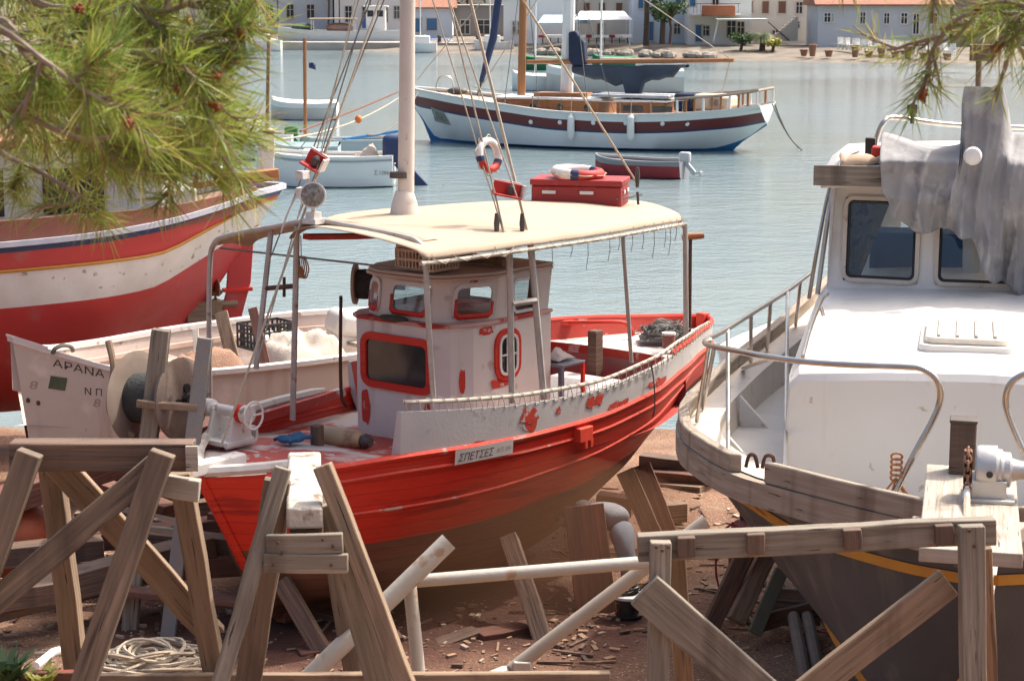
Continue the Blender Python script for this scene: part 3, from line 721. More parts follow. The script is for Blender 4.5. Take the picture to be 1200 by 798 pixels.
# tiller post with wooden handle at the aft corner
pole(RL(at(809, 280, 22.75)), RL(at(808, 392, 22.75)), .022, RUST, 'handle_post')
MB().tube([RL(at(799, 278, 22.75)), RL(at(812, 277, 22.75)), RL(at(825, 276, 22.75))], [.035, .045, .035], 10).build('wooden_handle', WORANGE, rb)
# hanging orange line under the hoop
m = MB(); c0 = RL(at(353, 300, 19.3))
for k in range(7):
    m.tube(spl([c0+V((0,.02*k-.05,0)), c0+V((.02,.03*k-.08,-.12)), c0+V((0,.02*k-.05,-.22)), c0+V((-.02,.02*k-.03,-.1))], 4), .007, 4)
m.tube([c0, c0+V((0,0,.2))], .007, 4); m.build('hanging_line', ROPEO, rb)
# mast
mb0 = V((2.95, .15, zr_+.05)); mt = RL(at(479, -120, 20.0)); m = MB()
m.tube([mb0, mb0.lerp(mt, .2), mb0.lerp(mt, .6), mt], [.105, .085, .078, .07], 14); m.tube([V((2.95,.15,4.05)), V((2.95,.15,4.22)), V((2.95,.15,4.34))], [.16,.13,.09], 14)
mast = m.build('mast', M('mast_paint', (.66,.60,.53), (.58,.52,.46), 3, .5, spots=[((.45,.36,.3),7,.64,.05)]), rb)
pb = RL(at(468, 205, 19.98)); MB().lathe([(.1,-.03),(.1,.03)], pb, (0,0,1), 14).build('mast_band', IRON, mast)
# searchlight on the hoop apex
sc_ = RL(at(367, 229, 19.0)); toc = (RL(V((0, 0, H))) - sc_); toc.z = .1; dirv = V((-.75, -.6, .12)).normalized()
m = MB(); m.lathe([(.02,-.11),(.07,-.09),(.11,-.03),(.128,.03),(.128,.05),(.11,.05)], sc_, dirv, 24); m.tube([sc_-V((0,0,.12)), sc_-V((0,0,.26))], .022, 8); m.box(sc_-V((0,0,.245)), (.16,.2,.05)); m.box(sc_-V((0,0,.2)), (.1,.12,.08))
sl_ = m.build('searchlight', GELSHADE, rb, smooth=40)
m = MB(); m.lathe([(.002,.03),(.112,.053),(.09,.058),(.002,.062)], sc_, dirv, 24); m.build('lens', M('mesh_lens', (.09,.085,.075), (.28,.26,.22), 30, .3, spots=[((.3,.28,.25),25,.55,.05)]), sl_)
m = MB(); m.box(sc_+V((.12,.25,.0)), (.14,.12,.1), rz=.5); m.box(sc_+V((-.02,.12,.19)), (.1,.1,.08)); m.tube(spl([sc_+V((.1,.3,0)), sc_+V((.05,.4,-.2)), sc_+V((0,.45,-.4))],4), .012, 6); m.build('lamp_bracket', WHITEW, rb, bevel=.01)
# rigging
def stay(a, b, r, mat, name='stay', sg=0.0): return MB().tube(sag(a, b, sg, 8), r, 5).build(name, mat, rb)
TOPL = RL(at(486, -140, 20.0))
for (x0, y0, x1, y1, Y1, r_, mt_) in ((520, -40, 590, 270, 19.1, .010, ROPE), (545, -40, 625, 300, 19.3, .016, ROPE), (512, -40, 606, 232, 19.2, .008, ROPE), (496, -40, 597, 296, 19.05, .007, ROPE)):
    stay(RL(at(x0-30, y0-90, 20.0)).lerp(RL(at(x0, y0, 19.8)), .5), RL(at(x1, y1, Y1)), r_, mt_)
stay(RL(at(575, -60, 20.3)), RL(at(747, 216, 21.9)), .012, ROPE)
for (x0, x1, y1, Y1, r_, mt_) in ((470, 260, 520, 18.3, .012, ROPE), (462, 318, 300, 19.5, .007, ROPED), (452, 372, 196, 19.15, .007, ROPED), (440, 300, 430, 19.0, .007, ROPE), (432, 368, 212, 19.1, .006, ROPE), (478, 344, 268, 19.3, .007, ROPED)):
    stay(RL(at(x0, -70, 19.9)), RL(at(x1, y1, Y1)), r_, mt_)
for px, py, y_ in ((582, 262, 19.1), (612, 262, 19.25), (747, 207, 21.8)):
    m = MB(); c_ = RL(at(px, py, y_)); m.tube([c_+V((0,0,.10)), c_, c_-V((0,0,.12))], [.018,.03,.018], 7); m.build('turnbuckle', IRON, rb)
m = MB(); a = RL(at(722, 234, 21.6)); b = RL(at(752, 228, 22.2)); m.tube([a, b], .012, 6); m.tube([RL(at(747, 225, 21.9)), RL(at(748, 240, 21.9))], .016, 6); m.build('stay_bracket', IRON, rb)
# plate with the port name
bv = rbvh
xa = RL(atz(531, 534, 2.05)).x
def hull_decal(name, mat, vs, fs, s0, z0, slope, off, par, sc_x=1.0):
    m = decal(vs, fs, (s0, -3, z0), (1, 0, slope), (0, 0, 1), (0, 1, 0), rbvh, off); return m.build(name, mat, par, recalc=False)
vs, fs = rectgrid(.72, .145, 10, 3)
pl = hull_decal('name_plate', P('plate_white', (.62,.58,.54), .6), vs, fs, 1.98, 1.915, .0, .036, rb)
tv, tf = text_mesh('ΣΠΕΤΣΕΣ', .13, .25); k_ = .44/max(v.x for v in tv)
hull_decal('lettering', P('black_lettering', (.03,.03,.03), .6), [(v.x*k_+.03, v.y*.8+.028) for v in tv], tf, 1.98, 1.915, 0, .041, pl)
tv, tf = text_mesh('Ν.Π. 395', .06, .25); k_ = .19/max(v.x for v in tv)
hull_decal('lettering', P('grey_lettering', (.22,.2,.19), .6), [(v.x*k_+.50, v.y+.045) for v in tv], tf, 1.98, 1.915, 0, .041, pl)
# step block on the strakes, scupper line hanging
q_ = on_hull(3.75, 1.93, -1); m = MB(); m.box(q_+V((0,-.03,0)), (.22,.1,.15)); m.box(q_+V((0,-.05,-.1)), (.05,.06,.1)); m.box(q_+V((.09,-.05,-.1)), (.05,.06,.1)); m.build('step_block', REDW, rb, bevel=.01)
m = MB(); a = V((4.95, -1.5, 2.50)); m.tube(spl([a, a+V((.02,-.03,-.25)), a+V((.05,-.02,-.5)), a+V((.07,.02,-.62))],4), .008, 5); m.build('scupper_line', ROPED, rb)

# ---- loose things on the red boat
def RT_(name, label, cat, s, y, z, group=None): return thing(name, label, cat, RW(s, y, z), RBA, group, (0, 0, 0))
def RRbuild(m, name, label, cat, mat, s, y, z, group=None, **k):
    """single-mesh thing modelled around its own base point, turned with the boat"""
    o = m.build(name, mat, None, **k); o.location = RW(s, y, z); o.rotation_euler = (0, 0, RBA); return tag(o, label, cat, group)
_g = RL(atz(372, 520, 1.85)); GCP = (_g.x, _g.y, 1.85)
# gas bottle lying on the foredeck
t = RT_('gas_cylinder', 'yellowed cylinder lying on its side on the red foredeck', 'gas cylinder', *GCP)
p0, p1 = V((0,0,.1)), V((.08,-.62,.1)); ax_ = (p1-p0).normalized(); m = MB()
m.lathe([(.02,0),(.07,.015),(.10,.06),(.10,.5),(.07,.55),(.03,.57)], p0, ax_, 18); m.build('bottle', M('yellowed_paint', (.50,.36,.20), (.42,.27,.15), 4, .55, spots=[((.3,.15,.08),4,.6,.1)]), t)
m = MB(); m.lathe([(.035,-.05),(.035,0)], p0, ax_, 10); m.build('valve', IRON, t); m = MB(); m.lathe([(.06,.55),(.075,.60),(.05,.66)], p0, ax_, 12); m.build('foot_ring', IRON, t)
# blue rag on the foredeck
m = MB(); g2 = [[V((.32*(i/8-.5), .22*(j/6-.5), .03+.05*abs(pnoise(V((i*.7, j*.7, 3))))+.02)) for i in range(9)] for j in range(7)]; m.grid(g2)
RRbuild(m, 'work_gloves', 'crumpled blue gloves lying on the bow deck', 'gloves', M('blue_cloth', (.03,.13,.28), (.02,.06,.14), 9, .9), 1.5, .32, 1.95, thick=.03)
# windlass on the bow
_w = RL(atz(268, 520, 2.04)); WLP = (_w.x, _w.y, 2.03)
t = RT_('bow_windlass', 'white bow winch with a red banded drum and round hand wheel', 'winch', *WLP)
t.scale = (.72, .72, .78)
m = MB(); m.ext([(-.22,-.2,0),(.28,-.2,0),(.12,-.2,.45),(-.06,-.2,.45)], (0,.05,0)); m.ext([(-.22,.2,0),(.28,.2,0),(.12,.2,.45),(-.06,.2,.45)], (0,.05,0)); m.box((.0,.02,.06), (.5,.5,.06)); m.build('side_plates', WHITEW, t, bevel=.008)
m = MB(); m.lathe([(.0,-.42),(.10,-.42),(.11,-.3),(.07,-.28),(.07,.28),(.11,.3),(.11,.42),(0,.42)], (.03,.02,.42), (0,1,0), 20); m.build('drum', WHITEW, t)
m = MB(); m.lathe([(.115,-.30),(.118,-.26),(.115,-.2)], (.03,.02,.42), (0,1,0), 20); m.build('drum_band', RED, t)
m = MB(); m.tube([V((.03+.17*math.cos(a), -.46, .42+.17*math.sin(a))) for a in frange(0, 2*math.pi, 20)[:-1]], .016, 6, closed=True)
for a in (0, 2.1, 4.2): m.tube([(.03,-.44,.42), (.03+.17*math.cos(a), -.46, .42+.17*math.sin(a))], .012, 5)
m.build('hand_wheel', WHITEW, t)
m = MB()
for k in range(5): m.tube([V((.35+.07*math.cos(a), -.1+.06*k, .09+.10*math.sin(a))) for a in frange(0, 2*math.pi, 12)[:-1]], .025, 6, closed=True)
m.build('roller_ring', WHITEW, t)
# crates on the wheelhouse roof
def crate(name, label, s, y, z, L, W_, Hh, mat, rz=0, group=None):
    t = RT_(name, label, 'crate', s, y, z, group); t.rotation_euler.z = RBA + rz
    m = MB(); n = int(L/.045)
    for sx in (-1, 1):
        for zz_ in (.02, Hh*.5, Hh-.02): m.box((0, sx*W_/2, zz_), (L, .014, .026))
        for i in range(n+1): m.box((-L/2+L*i/n, sx*W_/2, Hh/2), (.014, .012, Hh-.02))
        for zz_ in (.02, Hh*.5, Hh-.02): m.box((sx*L/2, 0, zz_), (.014, W_, .026))
        for i in range(int(W_/.045)+1): m.box((sx*L/2, -W_/2+W_*i/int(W_/.045), Hh/2), (.012, .014, Hh-.02))
    m.build('lattice', mat, t); m = MB(); m.box((0, 0, .012), (L-.02, W_-.02, .012)); m.build('base', mat, t)
    for sx in (-1, 1): m = MB(); m.box((sx*(L/2+.004), 0, Hh*.72), (.018, .13, .05)); m.build('grip', mat, t)
    return t
CRW = P('cream_crate_plastic', (.58,.48,.38), .6)
crate('fish_crate', 'cream slatted fish crate on the wheelhouse roof, beside the reel', 2.98, -.12, zr_+.085, .5, .38, .22, CRW, 1.57)
m = MB(); m.tube([(0,-.32,.05),(.05,0,.055),(0,.35,.05)], .045, 8); m.tube([(.12,-.3,.04),(.15,.4,.045)], .04, 8)
RRbuild(m, 'bundled_poles', 'two pale poles lying on the wheelhouse roof behind the crate', 'poles', WTAN, 3.55, -.35, zr_+.085)
# stool with rag
t = RT_('deck_stool', 'blue grey metal stool with one red leg in the cockpit', 'stool', 4.42, -.72, 1.75)
TL = 2.47-1.75
m = MB(); m.box((0,0,TL), (.40,.34,.03)); m.build('seat', M('blue_grey_metal', (.14,.15,.19), (.2,.2,.24), 4, .6), t, bevel=.008)
for i, (a, b) in enumerate(((-.18,-.15),(.18,-.15),(.18,.15),(-.18,.15))):
    m = MB(); m.beam((a,b,0), (a,b,TL-.015), .035, .035); m.build('leg', RED if i == 1 else M('leg_paint', (.14,.15,.19), None, rough=.6), t)
m = MB(); m.grid([[V((.30*(i/8-.5), .24*(j/8-.5), .02+.09*(1-((i-4)/4.3)**2)*(1-((j-4)/4.3)**2)*(1+.8*pnoise(V((i*.6,j*.6,7)))))) for i in range(9)] for j in range(9)])
RRbuild(m, 'folded_rag', 'pale crumpled rag lying on the deck stool', 'rag', M('pale_rag', (.50,.44,.42), (.40,.34,.33), 9, .95), 4.42, -.68, 2.487, thick=.008)
# net on the stern platform
def netpile(nm, label, loc, rx, ry, h, mat, n=60, r=.008, cat='net', seed=1):
    q = random.Random(seed); m = MB()
    rows = []
    for j in range(9):
        rows.append([V((rx*(i/10-.5)*2*.9, ry*(j/8-.5)*2*.9, max(.005, h*(1-((i-5)/5.2)**2)*(1-((j-4)/4.2)**2)*(.7+.8*abs(pnoise(V((i*.5,j*.6,seed)))))))) for i in range(11)])
    m.grid(rows)
    for k in range(n):
        a = q.random()*6.28; rr_ = q.random()**.5*.8; x, y = rx*rr_*math.cos(a), ry*rr_*math.sin(a); z = h*(1-rr_**2)*(.7+.4*q.random())
        rad = .05+.12*q.random(); t0 = q.random()*6.28
        m.tube([V((x+rad*math.cos(t0+u), y+rad*.8*math.sin(t0+u), max(.01, z+.02*math.sin(3*u+a)))) for u in frange(0, 5.2, 10)], r, 4)
    o = m.build(nm, mat, None, smooth=40); o.location = loc; return tag(o, label, cat)
netpile('fishing_net', 'dark heaped fishing net on the white stern platform', RW(7.0, -.25, 2.31), .33, .26, .2, M('dark_net', (.10,.10,.10), (.2,.19,.18), 14, .95, bump=.6), 50)
t = RT_('round_canister', 'small brown canister standing near the net at the stern', 'canister', 6.55, -.62, 2.31)
m = MB(); m.lathe([(.07,0),(.075,.02),(.075,.13),(.07,.15)], (0,0,0), (0,0,1), 14); m.build('body', M('brownish_red', (.25,.08,.06), (.3,.15,.1), 5, .6), t); m = MB(); m.lathe([(.08,.15),(.08,.175),(.02,.185)], (0,0,0), (0,0,1), 14); m.build('lid', WHITEW, t)
# red liferaft box on the canvas, with lifebuoy on it
bx = RL(at(680, 236, 22.0)); zt_ = 3.98
t = RT_('life_vest_box', 'red lidded box standing on the beige canvas awning', 'storage box', bx.x, bx.y, zt_+.0)
t.rotation_euler.z = R(-12)
m = MB(); m.box((0,0,.115), (1.0,.55,.23)); bxo = m.build('body', REDBOX, t, bevel=.02)
m = MB(); m.box((0,0,.265), (1.03,.58,.07)); m.build('lid', REDBOX, t, bevel=.015)
for x in (-.3, .12): m = MB(); m.box((x,-.288,.16), (.15,.01,.035)); m.build('white_label', RINGW, t)
for y in (-.1, .14): m = MB(); m.box((.512,y,.16), (.01,.1,.035)); m.build('white_label', RINGW, t)
def lifering(label, loc, rot, Ro=.30, r=.058, group='lifebuoys', half='red'):
    o = thing('lifebuoy', label, 'lifebuoy', loc, 0, group, (0,0,0)); o.rotation_euler = rot
    def arc(a0, a1, rad=r): return [V((Ro*math.cos(a), Ro*math.sin(a), 0)) for a in frange(R(a0), R(a1), 16)], rad
    for a0, a1, mt_, nm in ((-22, 202, RINGW, 'white_half'), (202, 338, RINGR, 'red_half')):
        p, rad = arc(a0, a1); MB().tube(p, rad, 12).build(nm, mt_, o)
    for a0, a1 in ((-30, -12), (192, 210)):
        p, rad = arc(a0, a1, r*1.06); MB().tube(p, rad, 12).build('dark_band', NAVYD, o)
    m = MB(); m.tube([V(((Ro+r*1.15+.02*math.cos(a*8))*math.cos(a), (Ro+r*1.15+.02*math.cos(a*8))*math.sin(a), 0)) for a in frange(0, 2*math.pi, 64)[:-1]], .007, 4, closed=True); m.build('grab_line', ROPE, o)
    return o
q_ = RW(bx.x, bx.y, 0)
lifering('white and red lifebuoy lying flat on the red box', (q_.x-.03, q_.y-.02, zt_+.36), (R(4), 0, R(60)), .245, .055)
p_ = at(573, 182, 19.4)
lifering('white and red lifebuoy hanging upright from the rigging', p_, (R(80), R(12), R(48)), .138, .039)
def navboard(name, label, loc, rz, w_, h_, tilt=0):
    t = thing(name, label, 'light board', loc, 0, None, (0,0,0)); t.rotation_euler = (0, tilt, rz)
    m = MB(); m.box((0,0,0), (w_,.03,h_)); m.box((0,-.06,-h_/2-.01), (w_,.14,.02)); m.build('board', RINGR, t, bevel=.004)
    m = MB(); m.box((w_/2+.012,-.05,0), (.02,.12,h_)); m.box((0,.02,h_/2+.008), (w_,.03,.012)); m.build('white_edge', RINGW, t)
    m = MB(); m.lathe([(.03,-.05),(.035,-.03),(.035,.03),(.02,.05)], (w_*.1,-.06,.0), (0,0,1), 12); m.build('lamp', IRON, t); return t
navboard('navigation_light_board', 'red light board with white edge tied to the shrouds above the canvas', at(594, 221, 19.3), R(15), .28, .12, R(12))
t = navboard('navigation_light_board', 'red and black light board hanging in the rigging over the searchlight', at(371, 187, 19.2), R(-20), .2, .13, R(28))

# red primer patches brushed on the white bulwark
def bulwark_patch(s0, k, w_, h_, n=3):
    for j in range(n):
        sc_, kc = s0 + (rnd.random()-.5)*w_*.7, k + (rnd.random()-.5)*.3; pts = []
        for i in range(16):
            a = 2*math.pi*i/16; r_ = .6 + .5*rnd.random(); s = sc_ + w_/2*r_*math.cos(a)*.75
            y, z0_ = edge(s); zt_ = edge(s, 0, True)[1]; kk = max(.03, min(.97, kc + h_/2*r_*math.sin(a))); pts.append(V((s, -(y + .004 + .016*kk) - .005 - .0012*j, z0_ + (zt_-z0_)*kk)))
        m = MB(); m.add(pts, [tuple(range(16))]); m.build('primer_patch', PRIMB, rb, recalc=False)
bulwark_patch(2.95, .45, .30, .62); bulwark_patch(3.35, .42, .13, .3, 1); bulwark_patch(3.95, .72, .22, .55, 2); bulwark_patch(4.35, .25, .35, .3, 2); bulwark_patch(5.2, .22, .5, .3, 2); bulwark_patch(2.35, .1, .3, .14, 1)
# ================================================================ white motor boat (x aft, y starboard = left in the picture)
WBO = atz(1150, 628, 3.18); _wd = V((.2225, .9749, 0)); WBA = math.atan2(_wd.y, _wd.x)
wb = thing('motor_boat', 'white cabin boat with dark grey hull, wooden rails and grey tarpaulin over its roof', 'motor boat', (WBO.x, WBO.y, 0), WBA, None, (0, 0, 0))
_cw, _sw = math.cos(WBA), math.sin(WBA)
def WL(p):
    d = V((p[0]-WBO.x, p[1]-WBO.y, 0)); return V((d.x*_cw + d.y*_sw, -d.x*_sw + d.y*_cw, p[2]))
def WW(s, y, z): return V((WBO.x + _cw*s - _sw*y, WBO.y + _sw*s + _cw*y, z))
#        s   keel      garboard   bilge      boot      yellow      sheer
T = [(0,   .0,1.3, .02,1.35, .03,1.7, .04,2.1, .10,2.92, .12,3.20),
     (.3,  .03,.80, .06,.95, .14,1.3, .20,1.75, .40,2.88, .47,3.18),
     (.6,  .04,.62, .08,.80, .22,1.15, .33,1.66, .68,2.86, .80,3.16),
     (1.0, .04,.55, .10,.72, .30,1.08, .46,1.58, .99,2.83,1.17,3.13),
     (1.5, .04,.52, .12,.68, .38,1.04, .58,1.52, 1.29,2.80,1.58,3.09),
     (2.2, .04,.50, .14,.64, .48,1.02, .74,1.48, 1.60,2.76,1.92,3.04),
     (3.0, .04,.50, .16,.63, .60,1.02, .92,1.46, 1.98,2.72,2.19,2.99),
     (3.9, .04,.50, .17,.62, .74,1.02, 1.10,1.46, 2.12,2.68,2.31,2.96),
     (5.5, .04,.50, .17,.62, .90,1.02, 1.25,1.48, 2.02,2.70,2.20,2.97),
     (7.5, .04,.50, .14,.64, .85,1.05, 1.15,1.52, 1.72,2.76,1.90,3.04),
     (9.5, .04,.50, .10,.70, .7,1.1, .95,1.58, 1.45,2.85,1.62,3.14),
     (11., .03,.50, .06,.75, .5,1.2, .8,1.6, 1.25,2.9,1.42,3.2)]
wr = make_hull(T, None, 56, (.42, 3.18, 1.2))
full = [wr[0], wr[1], bulge(wr[1], wr[2], .02), wr[2], bulge(wr[2], wr[3], .05), wr[3], bulge(wr[3], wr[4], .05), wr[4], wr[5]]
m = MB(); mm = [1,1,1,1,1,0,0,0]
m.grid(full, mm); m.grid([mir(r) for r in full], mm); m.grid([wr[0], mir(wr[0])], 1)
e = [r[-1] for r in full]; m.add(e + [V((p.x, -p.y, p.z)) for p in reversed(e)], [tuple(range(2*len(e)))])
m.build('hull', [DGREYH, BROWNAF], wb, smooth=45, weld=True); wbvh = m.bvh()
m = MB(); sp = [p for p in reversed([r[0] for r in wr])] ; m.beam((1.2, 0, .46), (11, 0, .46), .14, .2); m.build('keel', WRED, wb)
m = MB(); st_ = [V((r[0].x-.015, 0, r[0].z)) for r in reversed(wr)] + [V((wr[0][6].x, 0, wr[0][6].z)), V((wr[0][12].x, 0, wr[0][12].z))]
m.tube(st_, .06, 6); m.build('stem', WORANGE, wb)
def wrow(row, side, s0, s1, off, dz=0):
    return [V((p.x, side*(p.y+off), p.z+dz)) for p in row if s0 <= p.x <= s1]
def strip(m, path, wd, ht, side, mi=0):
    """rectangular timber swept along a hull edge: wd inboard, ht down"""
    A = path; B = [p + V((0, -side*wd, 0)) for p in path]; C = [p + V((0, -side*wd, -ht)) for p in path]; D = [p + V((0, 0, -ht)) for p in path]
    L = [0.0]
    for p, q in zip(path, path[1:]): L.append(L[-1] + (q-p).length)
    n = len(path); b = len(m.v); m.v += A + B + C + D
    for k in range(4):
        j = (k+1) % 4
        for i in range(n-1):
            m.f.append([b+k*n+i, b+k*n+i+1, b+j*n+i+1, b+j*n+i]); m.m.append(mi); m.uv.append([(L[i], k*.1), (L[i+1], k*.1), (L[i+1], k*.1+.09), (L[i], k*.1+.09)])
    for i in (0, n-1):
        m.f.append([b+i, b+n+i, b+2*n+i, b+3*n+i]); m.m.append(mi); m.uv.append([(0,0),(.1,0),(.1,.1),(0,.1)])
    return m
for side in (1, -1):
    m = MB(); strip(m, [V((p.x, side*(q.y+.012), p.z-.05)) for p, q in zip(wrow(wr[4], 1, 0.0, 11, 0, .045), wrow(wr[4], 1, 0.0, 11, 0))], .03, .065, side); m.build('yellow_stripe', YELLOW, wb, recalc=False)
    m = MB(); strip(m, [V((p.x, side*(p.y+.012), p.z)) for p in [q.lerp(r, .12) for q, r in zip(wr[3], wr[4])]], .02, .085, side); m.build('boot_stripe', YELLOW, wb, recalc=False)
    # rub rail and covering timbers
    m = MB(); strip(m, wrow(wr[5], side, 0, 11, .045, .0), .12, .17, side); m.build('rub_rail', WSILVER, wb, smooth=40)
    m = MB(); strip(m, wrow(wr[5], side, .1, 1.28, .025, .15), .09, .15, side); m.build('bow_timber', WSILVER, wb, bevel=.012, smooth=40)
    m = MB(); strip(m, wrow(wr[5], side, 1.55, 11, .03, .13), .09, .13, side); m.build('bow_timber', WSILVER, wb, bevel=.012, smooth=40)
    # covering board and inner bulwark, stanchion knees
    m = MB(); A = wrow(wr[5], side, .2, 11, -.06, .012); B = wrow(wr[5], side, .2, 11, -.30, .02); C = wrow(wr[5], side, .2, 11, -.34, -.28)
    ok = [i for i in range(len(A)) if abs(A[i].y) > .45]
    m.grid([[A[i] for i in ok], [B[i] for i in ok], [C[i] for i in ok]]); m.build('covering_board', M('covering_board_paint', (.62,.55,.47), (.52,.46,.39), 4, .7, spots=[((.38,.32,.26),5,.6,.1)]), wb)
    for s in (2.0, 3.1, 4.6):
        p = row_at(wr[5], s); m = MB(); m.ext([(s, side*(p.y-.34), 3.0), (s, side*(p.y-.34), 2.7), (s, side*(p.y-.62), 2.7)], (.05, 0, 0)); m.build('bulwark_knee', WHITEW, wb)
m = MB(); m.grid([[V((p.x, u*max(.02, p.y-.3), 2.74)) for p in wr[5] if p.x > .25] for u in (-1, 0, 1)]); m.build('deck', M('grey_deck_paint', (.50,.48,.45), (.42,.40,.38), 3, .7), wb, recalc=False)
# trunk cabin
m = MB(); TZ = 3.70
def sec(s, hw, z, top): return [V((s, -hw, 2.74)), V((s, -hw+.03, z-.07)), V((s, -hw+.10, z)), V((s, -hw*.5, z+.035)), V((s, 0, z+.05)), V((s, hw*.5, z+.035)), V((s, hw-.10, z)), V((s, hw-.03, z-.07)), V((s, hw, 2.74))]
sx = [(2.22, 1.36, 3.62), (2.25, 1.37, 3.67), (2.34, 1.38, 3.705), (3.2, 1.39, 3.74), (4.4, 1.40, 3.78), (5.4, 1.40, 3.82), (9.0, 1.28, 3.85)]
rows = [sec(a, b, c_, 0) for a, b, c_ in sx]
m.grid(rows); f0 = rows[0]; m.add(f0, [tuple(range(len(f0)))]); m.add(rows[-1], [tuple(range(len(f0)))])
m.build('trunk_cabin', GELCOAT, wb, smooth=35)
# forward hatch
hz = 3.80; hc = WL(at(1133, 398, WBO.y+3.2)); hz = hc.z
m = MB(); m.ext([V((hc.x+a, hc.y+b, 3.74)) for a, b in rrect(.92, .68, .08)], (0, 0, .075)); m.build('hatch_coaming', GELSHADE, wb, bevel=.01)
m = MB(); m.ext([V((hc.x+a, hc.y+b, 3.815)) for a, b in rrect(.82, .60, .08)], (0, 0, .05)); hh = m.build('hatch_lid', M('cream_hatch', (.72,.66,.56), (.66,.6,.5), 5, .5), wb, bevel=.012)
for k in range(4):
    m = MB(); m.beam((hc.x-.38, hc.y-.2+.133*k, 3.872), (hc.x+.38, hc.y-.2+.133*k, 3.872), .022, .022); m.build('hatch_bar', TUBE, hh)
# deckhouse
D0, D1 = 5.25, 8.2; HW = 1.30; zb, zt = 3.80, 4.72; lean = V((.20, 0, 0))
m = MB()
fy = [HW, .47, -.47, -HW]
holes = {}
for i in range(3):
    a, b = (D0 + (.12 if i == 0 else 0), fy[i]), (D0 + (.12 if i == 2 else 0), fy[i+1])
    holes[i] = (a, b, wall_panel(m, a, b, zb, zt, (.16, .92, .10, .86) if i == 0 else ((.08, .92, .10, .80) if i == 1 else (.08, .84, .10, .86)), lean))
for sgn in (1, -1):
    wall_panel(m, (D0+.12, sgn*HW), (D1, sgn*(HW-.04)), zb-.05, zt, (.12, .80, .25, .85), V((.0, -sgn*.05, 0)))
wall_panel(m, (D1, HW), (D1, -HW), zb-.05, zt, (.2, .8, .15, .9))
dh = m.build('deckhouse', GELSHADE, wb, smooth=0)
for i in range(3):
    a, b, q = holes[i]; u0, u1, v0, v1 = ((.16, .92, .10, .86), (.08, .92, .10, .80), (.08, .84, .10, .86))[i]
    P0, P1, P2 = q(u0, v0), q(u1, v0), q(u0, v1); n = (P1-P0).cross(P2-P0).normalized(); n = -n if n.x > 0 else n
    f = window(dh, q((u0+u1)/2, (v0+v1)/2)+n*.005, P1-P0, P2-P0, (P1-P0).length-.05, (P2-P0).length-.05, .035, M('cream_frame', (.60,.54,.45), (.5,.43,.35), 6, .5, spots=[((.35,.25,.16),7,.62,.06)]), GLASS if i != 1 else CGLASS, .05, .025, out=n)
    m = MB(); W_, H_ = (P1-P0).length-.05, (P2-P0).length-.05; U, Vv = (P1-P0).normalized(), (P2-P0).normalized(); ctr = q((u0+u1)/2, (v0+v1)/2)+n*.008
    A = [ctr+U*x+Vv*y for x, y in rrect(W_+.005, H_+.005, .05)]; B = [ctr+U*x+Vv*y for x, y in rrect(W_-.05, H_-.05, .035)]; m.grid([A+[A[0]], B+[B[0]]]); m.build('rubber_seal', BLACK, f, thick=.006)
# interior: curtain, dashboard
m = MB(); m.grid([[V((D0+.22+.02*math.sin(i*1.9)+.2*j/6, HW-.13-.012*i-.006*j*(i-4), zb+.08+.7*j/6)) for i in range(12)] for j in range(7)]); m.build('curtain', M('faded_curtain', (.36,.31,.26), (.18,.16,.13), 9, .9, spots=[((.10,.09,.08),11,.55,.05)]), dh, thick=.004)
m = MB(); m.box((D0+.75, 0, zb-.02), (.9, 2.4, .1)); m.build('dashboard', P('dash_brown', (.10,.07,.055), .6), dh)
m = MB(); m.box((D0+1.5, .55, zb+.12), (.5, .9, .5)); m.build('seat', P('blue_seat', (.03,.10,.25), .7), dh, bevel=.03)
m = MB(); rows = []
for s, z, k in ((D0-.10, zt-.02, 1.0), (D0-.10, zt+.05, 1.0), (D0+.1, zt+.10, 1.0), (6.5, zt+.14, 1.0), (D1+.2, zt+.10, .98), (D1+.2, zt+.0, .98)):
    rows.append([V((s, y*k, z + .05*(1-(y/1.35)**2))) for y in frange(-1.36, 1.36, 8)])
m.grid(rows); m.build('roof', GELCOAT, dh, thick=.04)
m = MB(); m.beam((D0-.12, 1.42, zt+.09), (D0-.10, -1.42, zt+.09), .05, .17); m.build('brow_board', WGREY, wb, bevel=.008)
# flybridge frame of steel tube and items
def wt(px, py, Y): return WL(at(px, py, Y))
def wtube(pts, r, name='steel_rail', mat=STEEL, n=5): return MB().tube(spl(pts, n), r, 8).build(name, mat, wb, smooth=60)
wtube([wt(958, 345, 17.0), wt(964, 300, 17.05), wt(973, 240, 17.1), wt(982, 200, 17.2), wt(990, 186, 17.4), wt(1005, 178, 17.8)], .022)
wtube([wt(948, 350, 17.6), wt(958, 290, 17.6), wt(970, 230, 17.7), wt(978, 205, 17.8)], .018)
wtube([wt(1020, 192, 17.9), wt(1028, 160, 17.9), wt(1036, 143, 17.9), wt(1050, 138, 18.0), wt(1110, 146, 18.1), wt(1200, 150, 18.2)], .024)
wtube([wt(970, 345, 16.2), wt(963, 352, 15.6), wt(950, 385, 14.7), wt(941, 418, 14.0)], .016, 'hand_rail')
for a, b in (((962,360,15.3),(965,370,15.3)),): wtube([wt(*a), wt(*b)], .014, 'rail_foot', n=1)
m = MB(); c_ = wt(1020, 172, 17.7); m.box(c_, (.1,.09,.16)); m.build('side_lamp', BLACK, wb, bevel=.01)
m = MB(); c_ = wt(1032, 186, 17.5); m.box(c_, (.2,.16,.22)); m.build('red_light_board', RINGR, wb, bevel=.02)
